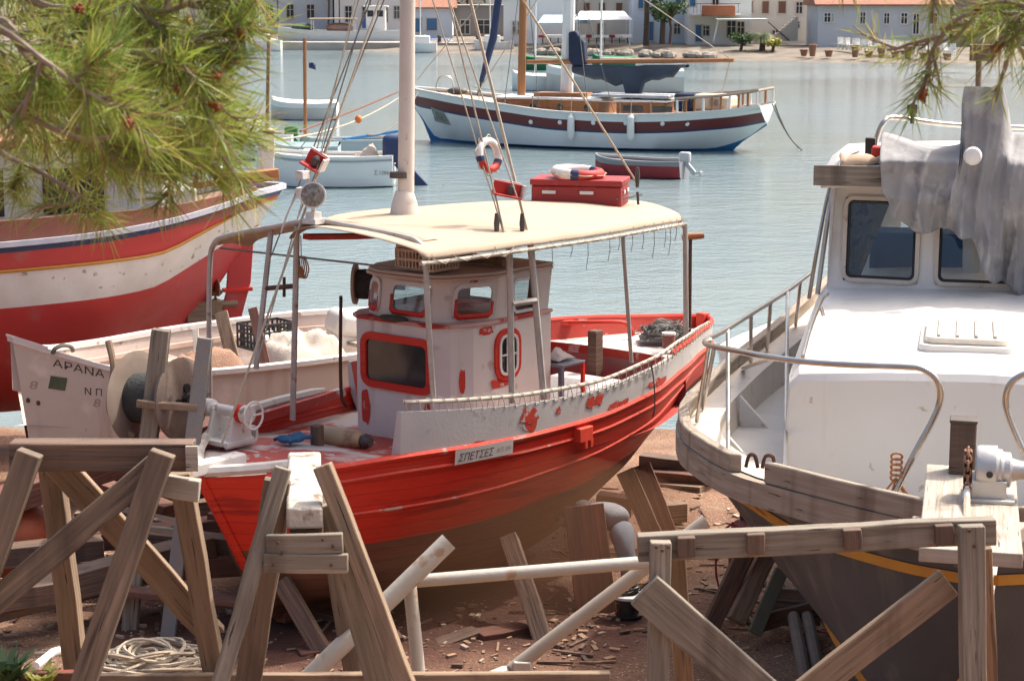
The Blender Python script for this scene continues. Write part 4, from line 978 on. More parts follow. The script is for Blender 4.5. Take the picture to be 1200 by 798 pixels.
m = MB(); m.grid([[wt(985+6*i, 190-9*math.sin(j*.6)-6*pnoise(V((i*.5,j*.5,2))), 17.1+.12*j) for i in range(9)] for j in range(6)]); m.build('folded_sail_bag', M('tan_cloth', (.45,.33,.23), (.35,.25,.18), 6, .9), wb, thick=.03)
m = MB(); m.box(wt(1069, 128, 18.0), (.06,.09,.08)); m.tube([wt(1069, 131, 18.0), wt(1069, 145, 18.0)], .02, 6); m.build('roof_lamp', GREENNET, wb)
# mast stump above cover
m = MB(); m.tube([WL(at(1142, 350, 17.55)), WL(at(1146, 128, 17.55))], .11, 10); m.build('mast', WHITE, wb)
m = MB(); m.box(wt(1150, 62, 17.6), (.16,.2,.14)); m.tube([wt(1146, 128, 17.6), wt(1147, 70, 17.6)], .025, 6); m.build('mast_lamp', WTAN, wb)
m = MB(); m.lathe([(.02,-.05),(.06,-.035),(.075,0),(.06,.03),(0,.05)], wt(1140, 183, 16.12), (-1,0,.1), 18); m.build('searchlight', GELCOAT, wb)
# tarpaulin over the flybridge and mast
cols = frange(.86, -1.62, 170); rows = []
def bot(y):
    return lin([(-1.7, 3.84), (-1.0, 3.82), (-.55, 3.82), (-.35, 3.84), (-.10, 3.98), (.03, 4.08), (.08, 4.25), (.12, 4.34), (.28, 4.38), (.55, 4.36), (.75, 4.46), (.8, 4.62), (.9, 4.78)], y)
NV = 60
MY = -.02                                            # the mast stands here
def sm(x, a, b):
    t = max(0, min(1, (x-a)/(b-a))); return t*t*(3-2*t)
for y in cols:
    b = bot(y); col = []
    mk = sm(y, -.19, -.10)*(1-sm(y, .20, .25)); mk = max(mk, 0)
    under = sm(abs(y-MY), .12, .5)
    ztop = 5.16 - .13*math.sin(math.pi*sm(y, -.2, 1.0))*(1 if y > -.2 else 0) - .10*math.sin(math.pi*sm(-y, .3, 1.5))
    zt2 = ztop*(1-mk) + 5.57*mk
    ph = 9*y + 1.2*math.sin(3.1*y)
    for k in range(NV):
        t = k/(NV-1)
        if t < .25:
            q = t/.25; s = 6.5 - .75*q - .45*mk*q; z = ztop - .2*(1-q) + (zt2-ztop)*q**.4
        else:
            q = (t-.25)/.75; z = zt2 + (b - zt2)*q
            fr_ = D0 - .27 if z < 4.95 else D0 - .27 + min(.7, (z-4.95)*2.2)
            if z < 4.62: fr_ = D0 - .25 + .16*sm(4.62-z, 0, .4)
            s = fr_*(1-mk) + (D0 - .10 - .22*q)*mk
            amp = .02 + .045*q
            s -= amp*(1.7*(1-abs(math.sin(1.1*ph + .5*math.sin(z*5)))**.7) - .6 + .9*(1-abs(math.sin(2.4*ph + 1.3 + z*2.0))**.8))
            s -= .05*math.sin(6*z + 3*y)*(1-mk)*(1-q)          # swags across the front
        s -= .02*pnoise(V((y*5, z*5, 1))) + .03*abs(pnoise(V((y*3.1+z, z*4.2, 8)))) + .012*abs(pnoise(V((y*11, z*8, 3))))
        col.append(V((s, y + .015*math.sin(z*7+y*4), z + (.02*math.sin(ph*2) if t > .9 else 0))))
    rows.append(col)
m = MB(); m.grid(rows); m.build('tarpaulin', COVER, wb, thick=.006, sub=0, smooth=80, recalc=False)
# bow rail (pulpit) of steel tube, near side in the picture
PR = [wt(948, 322, 18.9), wt(920, 343, 17.9), wt(880, 368, 16.6), wt(848, 388, 15.6), wt(830, 397, 15.05), wt(826, 402, 14.8), wt(836, 406, 14.3), wt(868, 412, 13.5), wt(905, 419, 13.05), wt(955, 425, 12.75), wt(1005, 428, 12.5), wt(1060, 430, 12.35),
      wt(1082, 433, 12.3), wt(1098, 446, 12.27), wt(1102, 466, 12.27), wt(1094, 490, 12.27), wt(1070, 535, 12.27), wt(1043, 590, 12.27)]
pul = wtube(PR, .021, 'bow_rail')
for (x0, y0, Y0, x1, y1) in ((832, 397, 15.0, 817, 510), (838, 402, 15.2, 826, 490), (853, 387, 15.7, 855, 470), (880, 369, 16.6, 883, 446), (903, 355, 17.3, 907, 420), (923, 343, 17.9, 928, 401), (938, 332, 18.5, 940, 388), (906, 419, 13.05, 873, 545)):
    a = wt(x0, y0, Y0); best = min(wr[5], key=lambda p: abs((F*WW(p.x, p.y-.08, p.z).x/(WW(p.x, p.y-.08, p.z).y*_c) + 600) - x1))
    b = V((best.x, best.y-.12, best.z+.03)); MB().tube([a, b], .017, 8).build('rail_post', STEEL, wb)
# opposite side pulpit
mp_ = [V((p.x, -p.y+(.15 if p.y < .9 else .15*max(0, 2-p.y)), p.z)) for p in PR]; wtube(mp_, .021, 'bow_rail')
for s in (1.3, 2.9, 4.4, 5.8, 7.2):
    p = row_at(wr[5], s); MB().tube([V((s, -p.y+.12, p.z+.03)), V((s, -p.y+.14, p.z+.70))], .017, 8).build('rail_post', STEEL, wb)
m = MB(); c_ = wt(1050, 560, 12.27)
for k in range(5): m.tube([V((c_.x+.035*math.cos(a), c_.y+.035*math.sin(a), c_.z+.035*k-.03*math.cos(a))) for a in frange(0, 6.28, 10)[:-1]], .008, 5, closed=True)
for d in ((0,.1,-.3), (.05,-.25,-.34), (0,.3,-.28), (.1,-.35,-.36)): m.tube(sag(c_, c_+V(d), .04, 6), .007, 5)
m.build('rope_lashing', ROPEO, wb)
# bow plank, post
pk = [wt(1076, 546, 12.0), wt(1192, 548, 12.0), wt(1200, 655, 11.15), wt(1088, 640, 11.15)]
zpl = 3.40
bx0 = WL(atz(1078, 548, zpl)); bx1 = WL(atz(1205, 548, zpl)); bx2 = WL(atz(1090, 640, zpl)); bx3 = WL(atz(1185, 650, zpl))
m = MB(); yc = (bx2.y+bx3.y)/2; hw = abs(bx2.y-bx3.y)/2+.06
m.beam((bx2.x-.05, yc, zpl-.04), (bx0.x+.1, yc, zpl-.04), 2*hw, .08, n=3, jit=.006); m.build('bow_plank', WPALE, wb, bevel=.008)
m = MB(); m.ext([V((-.10, yc+a*hw*1.25, zpl-.2)) for a in (-1, 1)] + [V((-.42, yc+hw*.8, zpl-.2)), V((-.42, yc-hw*.8, zpl-.2))], (0, 0, .11)); m.build('bow_roller_block', WPALE, wb, bevel=.015)
pp = WL(atz(1127, 553, zpl)); m = MB(); m.box((pp.x, pp.y, zpl+.02), (.16, .16, .62)); m.add([], []); m.build('samson_post', WDARK, wb, bevel=.012)
m = MB(); m.box((pp.x, pp.y, zpl+.335), (.17,.17,.02)); m.build('post_cap', IRON, wb, bevel=.005)
# windlass
wc = WL(atz(1158, 582, zpl)) + V((0, 0, .15)); t = thing('anchor_windlass', 'cast metal anchor windlass with rusty chain bolted to the bleached bow plank', 'windlass', WW(wc.x, wc.y, zpl), WBA, None, (0, 0, 0))
o_ = V((0, 0, .17)); m = MB(); m.lathe([(.0,-.10),(.13,-.10),(.14,-.08),(.14,.02),(.12,.03),(.12,.05),(.105,.06),(.105,.10),(.07,.11),(.055,.16),(.055,.20),(.09,.22),(.09,.24),(0,.24)], o_ + V((0, -.02, 0)), (0, -1, 0), 28); m.box((0, .0, .06), (.26,.2,.13)); m.box((0,.0,.01), (.34,.3,.025)); m.build('gear_case', ALU, t, smooth=40, bevel=.004)
m = MB(); m.lathe([(.09,.10),(.105,.105),(.075,.125),(.105,.145),(.09,.15)], o_, (0, 1, 0), 20); m.build('chain_wheel', IRON, t)
m = MB()
def link(c, d, u):
    d, u = V(d).normalized(), V(u).normalized(); return [V(c)+d*(.030*math.cos(a)) + u*(.019*math.sin(a)) for a in frange(0, 2*math.pi, 10)[:-1]]
cp = [o_ + V((-.105*math.sin(a), .125, .105*math.cos(a))) for a in frange(-.3, 1.6, 5)] + [o_ + V((-.105-.02*k, .125, -.045*k)) for k in range(1, 3)]
for i, p in enumerate(cp):
    d = (cp[min(i+1, len(cp)-1)] - cp[max(0, i-1)]); m.tube(link(p, d, V((0,1,0)) if i % 2 else d.cross(V((0,1,0)))), .008, 5, closed=True)
m.build('chain', M('rusty_chain', (.28,.13,.07), (.17,.08,.05), 20, .8), t)
q0 = o_ + V((-.14, .125, -.10)); m = MB(); m.tube([q0, q0+V((-.10,.0,-.03))], .022, 8); m.tube([q0+V((-.10,0,-.03)), q0+V((-.42,.0,-.10))], .022, 8, 1); m.build('rope_end', [ALU, ROPE], t)
m = MB(); m.lathe([(.02,-.005),(.02,.012)], o_+V((-.14,-.0,-.0)), (-1,0,0), 10); m.build('oil_plug', BLACK, t)
# small rusty cleats on the deck edge
p = wt(888, 548, 13.0); m = MB(); m.tube(spl([p+V((0,.08,0)), p+V((0,.06,.08)), p+V((0,.02,.08)), p], 4), .014, 6); m.tube(spl([p+V((0,-.03,0)), p+V((0,-.05,.08)), p+V((0,-.10,.08)), p+V((0,-.11,0))], 4), .014, 6); m.build('fairlead', RUST, wb)
# ================================================================ cream open boat behind the red one
CO = atz(12, 397, 2.32); CE = V((.55, 28.0, 0)); CA = math.atan2(CE.y-CO.y, CE.x-CO.x); CLn = math.hypot(CE.y-CO.y, CE.x-CO.x)
cb = thing('open_boat', 'cream open wooden boat with faded lettering on its bow, behind the red boat', 'boat', (CO.x, CO.y, 0), CA, None, (0, 0, 0))
_cc, _sc = math.cos(CA), math.sin(CA)
def CL(p):
    d = V((p[0]-CO.x, p[1]-CO.y, 0)); return V((d.x*_cc + d.y*_sc, -d.x*_sc + d.y*_cc, p[2]))
def CW_(s, y, z): return V((CO.x + _cc*s - _sc*y, CO.y + _sc*s + _cc*y, z))
k_ = CLn/8.2
CNr = [(-60,385),(10,399),(60,418),(130,444),(190,447),(253,441),(330,431),(413,419),(480,411),(600,400)]; CFr = [(-60,393),(10,393),(150,390),(250,376),(380,358),(480,349),(640,335)]
T = []
for r in [(0, .0,.62, .02,.72, .03,1.05, .04,1.5, .05), (.4, .03,.42, .08,.52, .26,.82, .40,1.25, .50), (1.0, .03,.38, .12,.48, .62,.70, .86,1.12, .98), (2.0, .03,.36, .16,.46, .98,.64, 1.26,1.0, 1.38),
     (3.2, .03,.36, .18,.46, 1.15,.66, 1.44,1.0, 1.58), (4.6, .03,.36, .18,.46, 1.18,.68, 1.48,1.02, 1.62), (6.0, .03,.36, .14,.50, 1.0,.78, 1.32,1.1, 1.48), (7.2, .03,.36, .10,.56, .7,.9, 1.0,1.22, 1.2), (8.2, .03,.36, .06,.62, .35,1.1, .65,1.36, .85)]:
    s_, w_ = r[0]*k_, r[-1]; zz2 = []
    for tab, y in ((CNr, -w_), (CFr, w_)):
        q_ = CW_(s_, y, 0); px = 600 + F*q_.x/(q_.y*_c + 4.4*_s); zz2.append(zfit(q_.x, q_.y, lin(tab, px)))
    T.append(tuple([s_] + list(r[1:]) + [zz2[0]*.62 + zz2[1]*.38]))
cr_ = make_hull(T, None, 44, (.13, 2.34, .9))
full = [cr_[0], cr_[1], bulge(cr_[1], cr_[2], .02), cr_[2], bulge(cr_[2], cr_[3], .05), cr_[3], bulge(cr_[3], cr_[4], .03), cr_[4]]
m = MB(); m.grid(full, 0); m.grid([mir(r) for r in full], 0); m.grid([cr_[0], mir(cr_[0])])
e = [r[-1] for r in full]; m.add(e + [V((p.x, -p.y, p.z)) for p in reversed(e)], [tuple(range(2*len(e)))])
m.build('hull', CREAM, cb, smooth=50, weld=True); cbvh = m.bvh()
for side in (-1, 1):
    A = [V((p.x, side*(p.y+.04), p.z+.03)) for p in cr_[-1]]; m = MB(); strip(m, A, .13, .06, side); m.build('gunwale', WHITEW, cb, smooth=40)
    m = MB(); B = [V((p.x, side*max(.01, p.y-.07), p.z-.02)) for p in cr_[-1]]; C = [V((p.x, side*max(.008, p.y-.13), p.z-.6)) for p in cr_[-1]]; m.grid([B, C]); m.build('inner_planking', CREAMIN, cb, recalc=False)
    m = MB(); strip(m, [V((p.x, side*max(.01, p.y-.09), p.z-.18)) for p in cr_[-1] if p.x > .6], .05, .06, side); m.build('inner_stringer', M('stringer_paint', (.5,.32,.24), (.58,.48,.42), 3, .8), cb)
m = MB(); m.grid([[V((p.x, u*max(.01, p.y-.12), 1.28)) for p in cr_[-1]] for u in (-1, 0, 1)]); m.build('sole', CREAMIN, cb, recalc=False)
for s in (2.6, 5.2):
    w_ = row_at(cr_[-1], s).y-.1; m = MB(); m.beam((s, -w_, 1.62), (s, w_, 1.62), .26, .05); m.build('thwart', WPALE, cb)
# bow cap, hawse fitting
m = MB(); m.ext([V((p.x-.02, -p.y-.03, p.z+.032)) for p in cr_[-1][:5]] + [V((p.x-.02, p.y+.03, p.z+.032)) for p in reversed(cr_[-1][:5])], (0, 0, .03)); m.build('bow_cap', WHITEW, cb)
p = (lambda r: V((r.x, -r.y+.02, r.z+.06)))(row_at(cr_[-1], .42)); m = MB(); m.tube(spl([p+V((-.13,0,-.03)), p+V((-.1,0,.03)), p+V((0,0,.06)), p+V((.1,0,.03)), p+V((.13,0,-.03))], 4), .025, 6); m.build('fairlead', IRON, cb)
# lettering
def cdecal(name, mat, vs, fs, px, py, off=.006):
    """shapes measured on the side planking, lower left corner near the pixel's place"""
    a = None
    for s in frange(.1, 4, 120):
        h = cbvh.ray_cast(V((s, -4, zz_)), V((0, 1, 0)), 8) if False else None
    best = None
    for s in frange(.15, 4, 90):
        for z in frange(1.2, 2.25, 36):
            pass
    return None
def cpix(px, py):
    """(s, z) of the port side planking seen at a pixel"""
    o = V((0, 0, H)); d = at(px, py, 30) - o; lo_, ld = CL(o), (CL(o + d) - CL(o)); h = cbvh.ray_cast(lo_, ld.normalized(), 60); return h[0]
tmat = P('faded_black_lettering', (.07,.055,.05), .8)
a, b = cpix(61, 429), cpix(122, 443); sl_ = (b.z-a.z)/(b.x-a.x)
tv, tf = text_mesh('ΑΡΑΝΑ', .2, 0, .0); W_ = max(v.x for v in tv); kx = (b.x-a.x)/W_
m = decal([(v.x*kx, v.y*.62) for v in tv], tf, (a.x, -3, a.z), (1, 0, sl_), (0, 0, 1), (0, 1, 0), cbvh, .006); m.build('lettering', tmat, cb, recalc=False)
a, b = cpix(98, 462), cpix(119, 464); sl_ = (b.z-a.z)/(b.x-a.x)
tv, tf = text_mesh('Ν Π', .2); W_ = max(v.x for v in tv); kx = (b.x-a.x)/W_
m = decal([(v.x*kx, v.y*.58) for v in tv], tf, (a.x, -3, a.z), (1, 0, sl_), (0, 0, 1), (0, 1, 0), cbvh, .006); m.build('lettering', tmat, cb, recalc=False)
for px, py in ((33, 455), (108, 476)):
    a = cpix(px, py); tv, tf = text_mesh('8', .14); m = decal([(v.x, v.y) for v in tv], tf, (a.x, -3, a.z), (1, 0, -.15), (.1, 0, 1), (0, 1, 0), cbvh, .006); m.build('lettering', M('faint_lettering', (.28,.2,.16), (.5,.4,.33), 12, .8), cb, recalc=False)
a, b = cpix(56, 455), cpix(76, 458); vs, fs = rectgrid(b.x-a.x, .155, 6, 3); m = decal(vs, fs, (a.x, -3, a.z), (1, 0, (b.z-a.z)/(b.x-a.x)), (.12, 0, 1), (0, 1, 0), cbvh, .006); m.build('green_patch', M('dull_green_patch', (.10,.13,.07), (.06,.08,.05), 9, .8), cb, recalc=False)
for px, py in ((34, 469), (46, 472)):
    a = cpix(px, py); m = MB(); m.lathe([(.035, -.01), (.02, .012)], a, (0, -1, 0), 10); m.build('bolt_head', RUST, cb)
# inside things
def CT(name, label, cat, s, y, z, group=None, rz=0): return thing(name, label, cat, CW_(s, y, z), CA+rz, group, (0, 0, 0))
pc = CL(at(312, 405, 25.9)); t = CT('black_crate', 'black plastic lattice crate with a pale bag inside the cream boat', 'crate', pc.x, pc.y, pc.z-.02)
L, W_, Hh = .62, .42, .34; m = MB()
for sx in (-1, 1):
    for z in (.02, Hh*.33, Hh*.66, Hh-.015): m.box((0, sx*W_/2, z), (L, .02, .03)); m.box((sx*L/2, 0, z), (.02, W_, .03))
    for i in range(9): m.box((-L/2+L*i/8, sx*W_/2, Hh/2), (.022, .018, Hh-.02))
    for i in range(6): m.box((sx*L/2, -W_/2+W_*i/5, Hh/2), (.018, .022, Hh-.02))
m.build('lattice', BLACK, t); m = MB(); m.box((0,0,.012), (L,W_,.014)); m.build('base', BLACK, t)
def lump(rx, ry, h, seed, n=12):
    return [[V((rx*(i/n-.5)*2, ry*(j/n-.5)*2, max(0, h*(1-((i/n-.5)*2)**4)*(1-((j/n-.5)*2)**4)*(.8+.45*pnoise(V((i*2.2/n, j*2.2/n, seed))) + .22*pnoise(V((i*7/n, j*7/n, seed))) + .1*pnoise(V((i*15/n, j*15/n, seed))))))) for i in range(n+1)] for j in range(n+1)]
m = MB(); m.grid(lump(.25,.17,.2,3)); o = m.build('plastic_bag', M('pale_blue_bag', (.40,.46,.50), (.6,.62,.62), 7, .4), None, smooth=60); q = CW_(pc.x, pc.y, pc.z+.01); o.location = q; o.rotation_euler.z = CA; tag(o, 'pale plastic bag lying in the black lattice crate', 'bag')
q = at(352, 424, 25.5); m = MB(); m.grid(lump(.62,.42,.52,5,22)); o = m.build('tarpaulin_bundle', M('stained_beige_tarp', (.40,.34,.28), (.52,.46,.40), 4, .9, bump=.3), None, smooth=60); o.location = (q.x, q.y, q.z-.05); o.rotation_euler.z = CA+.2; tag(o, 'beige tarpaulin heaped over gear inside the cream boat', 'tarpaulin')
q = at(402, 405, 26.6); t = thing('outboard_motor', 'white cowled outboard motor lying tilted in the cream boat', 'outboard motor', (q.x, q.y, q.z-.1), CA, None, (0,0,0)); t.rotation_euler = (R(8), R(12), CA)
m = MB(); m.box((0,0,.42), (.62,.42,.34)); m.build('cowling', WHITEW, t, bevel=.09, smooth=60); m = MB(); m.box((0,0,.14), (.5,.34,.26)); m.box((.1,0,-.1), (.2,.2,.3)); m.build('midsection', WHITEW, t, bevel=.03); m = MB(); m.lathe([(.045,-.01),(.045,.015)], (.12,-.21,.42), (0,-1,0), 12); m.build('badge', IRON, t)
q = at(322, 470, 24.4); m = MB(); m.box((0,0,.14), (.15,.1,.28)); o = m.build('white_jug', WHITE, None, bevel=.025); o.location = (q.x, q.y, q.z+.02); o.rotation_euler = (0, -.25, CA); tag(o, 'small white plastic jug leaning beside the beige tarpaulin', 'jug')
def stick(name, label, cat, p0, p1, w, h, mat, group=None, **k):
    m = MB(); m.beam(p0, p1, w, h, **k); o = m.build(name, mat, None, bevel=.006, loc=V(p0)); return tag(o, label, cat, group)
GS = 'loose boards standing in the cream boat'
stick('loose_board', 'reddish board leaning left of the black crate in the cream boat', 'board', at(278, 442, 24.6), at(259, 366, 25.0), .17, .04, WTAN, GS, up=(0,1,0))
stick('loose_board', 'short reddish board leaning in front of the black crate', 'board', at(314, 438, 24.4), at(296, 361, 24.8), .12, .04, WRED, GS, up=(0,1,0))
stick('loose_board', 'pale thin board standing nearest the reel in the cream boat', 'board', at(232, 432, 24.6), at(229, 386, 25.0), .08, .03, WPALE, GS, up=(0,1,0))
q = at(225, 432, 24.3); m = MB(); m.grid(lump(.55,.35,.32,11,14)); o = m.build('net_heap', M('orange_brown_net', (.36,.20,.13), (.22,.14,.10), 12, .95, bump=.7), None, smooth=60); o.location = (q.x+.1, q.y, q.z-.05); o.rotation_euler.z = CA; tag(o, 'orange brown net heaped under the boards in the cream boat', 'net')

# ================================================================ big red and white boat under the pine
GO = at(318, 219, 28.2); gax = V((-.93, -.368, 0)).normalized(); GA = math.atan2(-gax.y, -gax.x)    # local +x aft = to the right
BL = 10.5; GB = V((GO.x, GO.y, 0)) + gax*BL
gb = thing('fishing_boat', 'large wooden fishing boat striped red, white and blue, hauled out under the pine branches', 'fishing boat', (GB.x, GB.y, 0), GA, None, (0, 0, 0))
zS = GO.z
def GZ(s, py, y=-1.6):
    X = GB.x + math.cos(GA)*s - math.sin(GA)*y; Y = GB.y + math.sin(GA)*s + math.cos(GA)*y; return zfit(X, Y, py)
#     s  keel     bilge       white low    white top    blue low    sheer
def ZZ(s): return zS - .50*math.sin(math.pi*min(1, (BL-s)/(BL*1.15)))**1.0
SHg = [(-400,330),(0,286),(100,277),(200,260),(250,245),(300,224),(318,218)]; WTg = [(-400,352),(0,320),(100,311),(200,298),(240,277),(290,246),(318,227)]; WBg = [(-400,396),(0,362),(100,352),(200,338),(240,318),(290,287),(316,262)]
T = []
for s, w_ in ((0,.08),(1,.9),(2.2,1.4),(4,1.75),(6,1.8),(7.5,1.66),(8.6,1.40),(9.5,1.0),(10.1,.58),(10.5,.05)):
    def gpy(tab, y):
        X = GB.x + math.cos(GA)*s + math.sin(GA)*y; Y = GB.y + math.sin(GA)*s - math.cos(GA)*y; px = 600 + F*X/(Y*_c + (H-2.7)*_s); return zfit(X, Y, lin(tab, px))
    zs = gpy(SHg, w_); zw = min(zs-.18, gpy(WTg, w_*.96)); zl_ = min(zw-.12, gpy(WBg, w_*.88)); up = max(0, (s-7.0)/3.5)
    T.append((s, .04,.6, w_*(.45 if s < 8 else .2), .95+up*.9, w_*(.88 if s < 8 else .88-.14*(s-8)), zl_, w_*.95, zw, w_*.985, zs-.12, w_, zs))
gr_ = make_hull(T, None, 44, (0,0,0), (-.72, 3.3, 3.5))
full = [gr_[0], bulge(gr_[0], gr_[1], .05), gr_[1], bulge(gr_[1], gr_[2], .14), gr_[2], gr_[3], gr_[4], gr_[5]]
m = MB(); mm = [0,0,0,0,1,2,3]
m.grid(full, mm); m.grid([mir(r) for r in full], mm)
RB2 = M('faded_red_hull', (.50,.045,.042), (.42,.036,.034), 1.5, .5, bump=.06, spots=[((.40,.10,.09),2,.62,.12)])
m.build('hull', [RB2, WHITEW, RB2, NAVYD], gb, smooth=50, weld=True)
for side in (-1, 1):
    m = MB(); m.tube([V((p.x, side*(p.y+.012), p.z+.012)) for p in gr_[3]], .022, 5); m.build('gold_line', YELLOW, gb)
    m = MB(); strip(m, [V((p.x, side*(p.y+.05), p.z+.03)) for p in gr_[5]], .14, .07, side); m.build('rub_rail', M('white_blue_rail', (.55,.56,.6), (.4,.42,.5), 4, .5), gb, smooth=40)
    A = [V((p.x, side*max(.01, p.y-.02), p.z+.03)) for p in gr_[5] if p.x < 10.2]; m = MB(); strip(m, [p + V((0, 0, lin([(0,.28),(7.5,.26),(9.6,.10),(10.5,.02)], p.x))) for p in A], .06, .3, side); m.build('bulwark', M('brown_red_bulwark', (.26,.09,.06), (.2,.075,.05), 3, .7), gb, smooth=40)
m = MB(); m.grid([[V((p.x, u*max(0, p.y-.05), p.z-.05)) for p in gr_[5]] for u in (-1, 0, 1)]); m.build('deck', M('brown_deck', (.24,.13,.09), (.3,.2,.14), 3, .8), gb, recalc=False)
# sternpost, rudder
rg = lambda px, py, Y=28.1: (lambda d: V((d.x*math.cos(GA)+d.y*math.sin(GA), -d.x*math.sin(GA)+d.y*math.cos(GA), 0)))(at(px, py, Y)-GB) + V((0, 0, at(px, py, Y).z))
m = MB(); pts = [rg(266, 284), rg(297, 280), rg(293, 330), rg(277, 384), rg(262, 420), rg(240, 420), rg(262, 340)]
pts = [V((p.x, -.03, p.z)) for p in pts]; m.ext(pts, (0, .07, 0)); ru = m.build('rudder', RB2, gb, bevel=.01)
m = MB(); a = rg(285, 338); m.box((a.x-.1, 0, a.z), (.42, .11, .05)); m.build('pintle_strap', RED, ru)
m = MB(); a, b = rg(300, 262), rg(262, 300); m.ext([V((a.x, -.07, a.z+.5)), V((a.x, -.07, a.z-.1)), V((b.x-.3, -.07, b.z-.25)), V((b.x-.6, -.07, b.z)), V((b.x-.2, -.07, b.z+.6))], (0, .14, 0)); m.build('stern_deadwood', RB2, gb)
a = rg(232, 362); m = MB(); m.box((a.x, 0, a.z), (.5, .3, .34)); m.tube([V((a.x, 0, a.z+.1)), V((a.x+.5, 0, a.z+.1))], .06, 8); m.build('shaft_bracket', WTAN, gb)
m = MB(); a = rg(248, 340)
for k in range(3):
    an = k*2.09+.5; m.ball((a.x, .17*math.cos(an), a.z+.17*math.sin(an)), (.03, .12, .12), 8, 6)
m.lathe([(.05,-.08),(.06,.05),(.02,.1)], (a.x, 0, a.z), (1,0,0), 10); m.build('propeller', M('bronze', (.30,.16,.08), (.2,.1,.06), 8, .5, metal=.5), gb)
# stern head timber, post with pole, cabin
a = rg(316, 209); m = MB(); m.beam((a.x-.75, 0, a.z-.03), (a.x+.14, 0, a.z+.05), .20, .16); m.build('rudder_head', WORANGE, gb, bevel=.01)
a = rg(309, 206, 28.6); b = rg(313, 151, 28.6); m = MB(); m.beam(a - V((0,0,.3)), b, .22, .2, up=(1,0,0)); m.build('stern_post', WHITEW, gb, bevel=.015)
m = MB(); m.beam(a.lerp(b, .63), a.lerp(b, .68), .26, .24, up=(1,0,0)); m.build('post_collar', WHITEW, gb)
c_ = rg(315, 42, 28.6); m = MB(); m.tube([b, c_], .028, 7); m.build('flag_pole', WTAN, gb)
a = rg(52, 270, 28); m = MB(); m.box((a.x-.4, 0, a.z+.55), (3.4, 2.1, 1.6)); m.build('cabin', M('grey_white_cabin', (.55,.56,.55), (.48,.49,.48), 2, .6), gb, bevel=.04)
m = MB(); m.box((a.x-.3, 0, a.z+1.4), (3.9, 2.5, .08)); m.build('cabin_roof', M('roof_redbrown', (.30,.10,.07), (.36,.16,.1), 3, .7), gb)
for dx in (-1.2, .1): m = MB(); m.box((a.x+dx, -1.055, a.z+.75), (.8, .03, .6)); m.build('cabin_window', DGLASS, gb)
b = rg(150, 252, 28); m = MB(); m.box((b.x, .1, b.z+.1), (1.5, 1.3, .7)); m.build('engine_box', M('box_grey', (.5,.5,.48), (.42,.42,.4), 3, .6), gb, bevel=.03)
m = MB(); m.beam((b.x+1.2, -.3, b.z-.2), (b.x+1.25, -.3, b.z+1.0), .1, .1); m.build('post', WRED, gb)
q = at(50, 278, 27.0); m = MB(); 
for k in range(16):
    m.tube(spl([V((.16*math.cos(k*1.7), .14*math.sin(k*1.7), .75)), V((.2*math.cos(k*1.7+.5), .17*math.sin(k*1.7), .4)), V((.2*math.cos(k*1.3), .16*math.sin(k*2.3), .0)), V((.16*math.cos(k), .14*math.sin(k), -.25))], 3), .03, 5)
o = m.build('hanging_net', GREENNET, None); o.location = q; tag(o, 'dark green net hanging over the rail of the striped boat', 'net')

# ================================================================ person sanding under the red hull
def skinned(name, chain, mat, parent, root=0, lv=2):
    """chain: list of (pos, radius, parent index)"""
    me = bpy.data.meshes.new(name); me.from_pydata([c_[0] for c_ in chain], [(i, c_[2]) for i, c_ in enumerate(chain) if c_[2] is not None], [])
    o = bpy.data.objects.new(name, me); COL.objects.link(o); o.parent = parent
    md = o.modifiers.new('skin', 'SKIN'); md.use_smooth_shade = True
    for i, c_ in enumerate(chain):
        sv = me.skin_vertices[0].data[i]; r_ = c_[1]; sv.radius = (r_, r_) if not isinstance(r_, tuple) else r_; sv.use_root = (i == root)
    s2 = o.modifiers.new('sub', 'SUBSURF'); s2.levels = s2.render_levels = lv
    me.materials.append(mat); return o
pf = atz(735, 702, .33)
ps = thing('person', 'person in grey blue work clothes and black shoes bent under the red hull', 'person', (pf.x, pf.y, pf.z), R(-28), None, (0, 0, 0)); ps.scale = (.94, .94, .87)
# local x to the right, y away, z up; bent forward to the left and away, under the hull
hip = V((-.06, .02, .82)); ch = V((-.42, .22, .92)); nk = V((-.60, .30, .90)); hd = V((-.72, .36, .87))
body = [(hip, (.06,.06), None), (V((-.22,.10,.90)), (.08,.08), 0), (ch, (.17,.13), 1), (nk, .065, 2), (hd, (.085,.10), 3), (V((-.80,.40,.84)), .07, 4),
        (V((-.42,.05,.88)), .065, 2), (V((-.50,-.02,.62)), .05, 6), (V((-.66,.10,.60)), .042, 7), (V((-.74,.14,.62)), .03, 8),
        (V((-.46,.40,.88)), .065, 2), (V((-.62,.46,.66)), .05, 10), (V((-.80,.42,.72)), .042, 11), (V((-.88,.42,.76)), .03, 12),
        (V((-.02,-.08,.66)), .06, 0), (V((.06,-.09,.42)), .072, 14), (V((.05,-.06,.10)), .05, 15), (V((-.04,-.09,.05)), .045, 16),
        (V((-.10,.15,.66)), .06, 0), (V((-.10,.16,.42)), .072, 18), (V((-.02,.18,.10)), .05, 19), (V((-.12,.16,.05)), .045, 20)]
skinned('body', body, SKIN, ps)
tr = [(V((-.06,.02,.80)), (.175,.165), None), (V((-.16,.07,.875)), (.155,.14), 0), (V((-.01,-.09,.66)), .112, 0), (V((.065,-.095,.42)), .105, 2), (V((.055,-.065,.11)), .085, 3), (V((-.10,.15,.66)), .112, 0), (V((-.10,.165,.42)), .105, 5), (V((-.015,.185,.11)), .085, 6)]
skinned('trousers', tr, JEANS, ps)
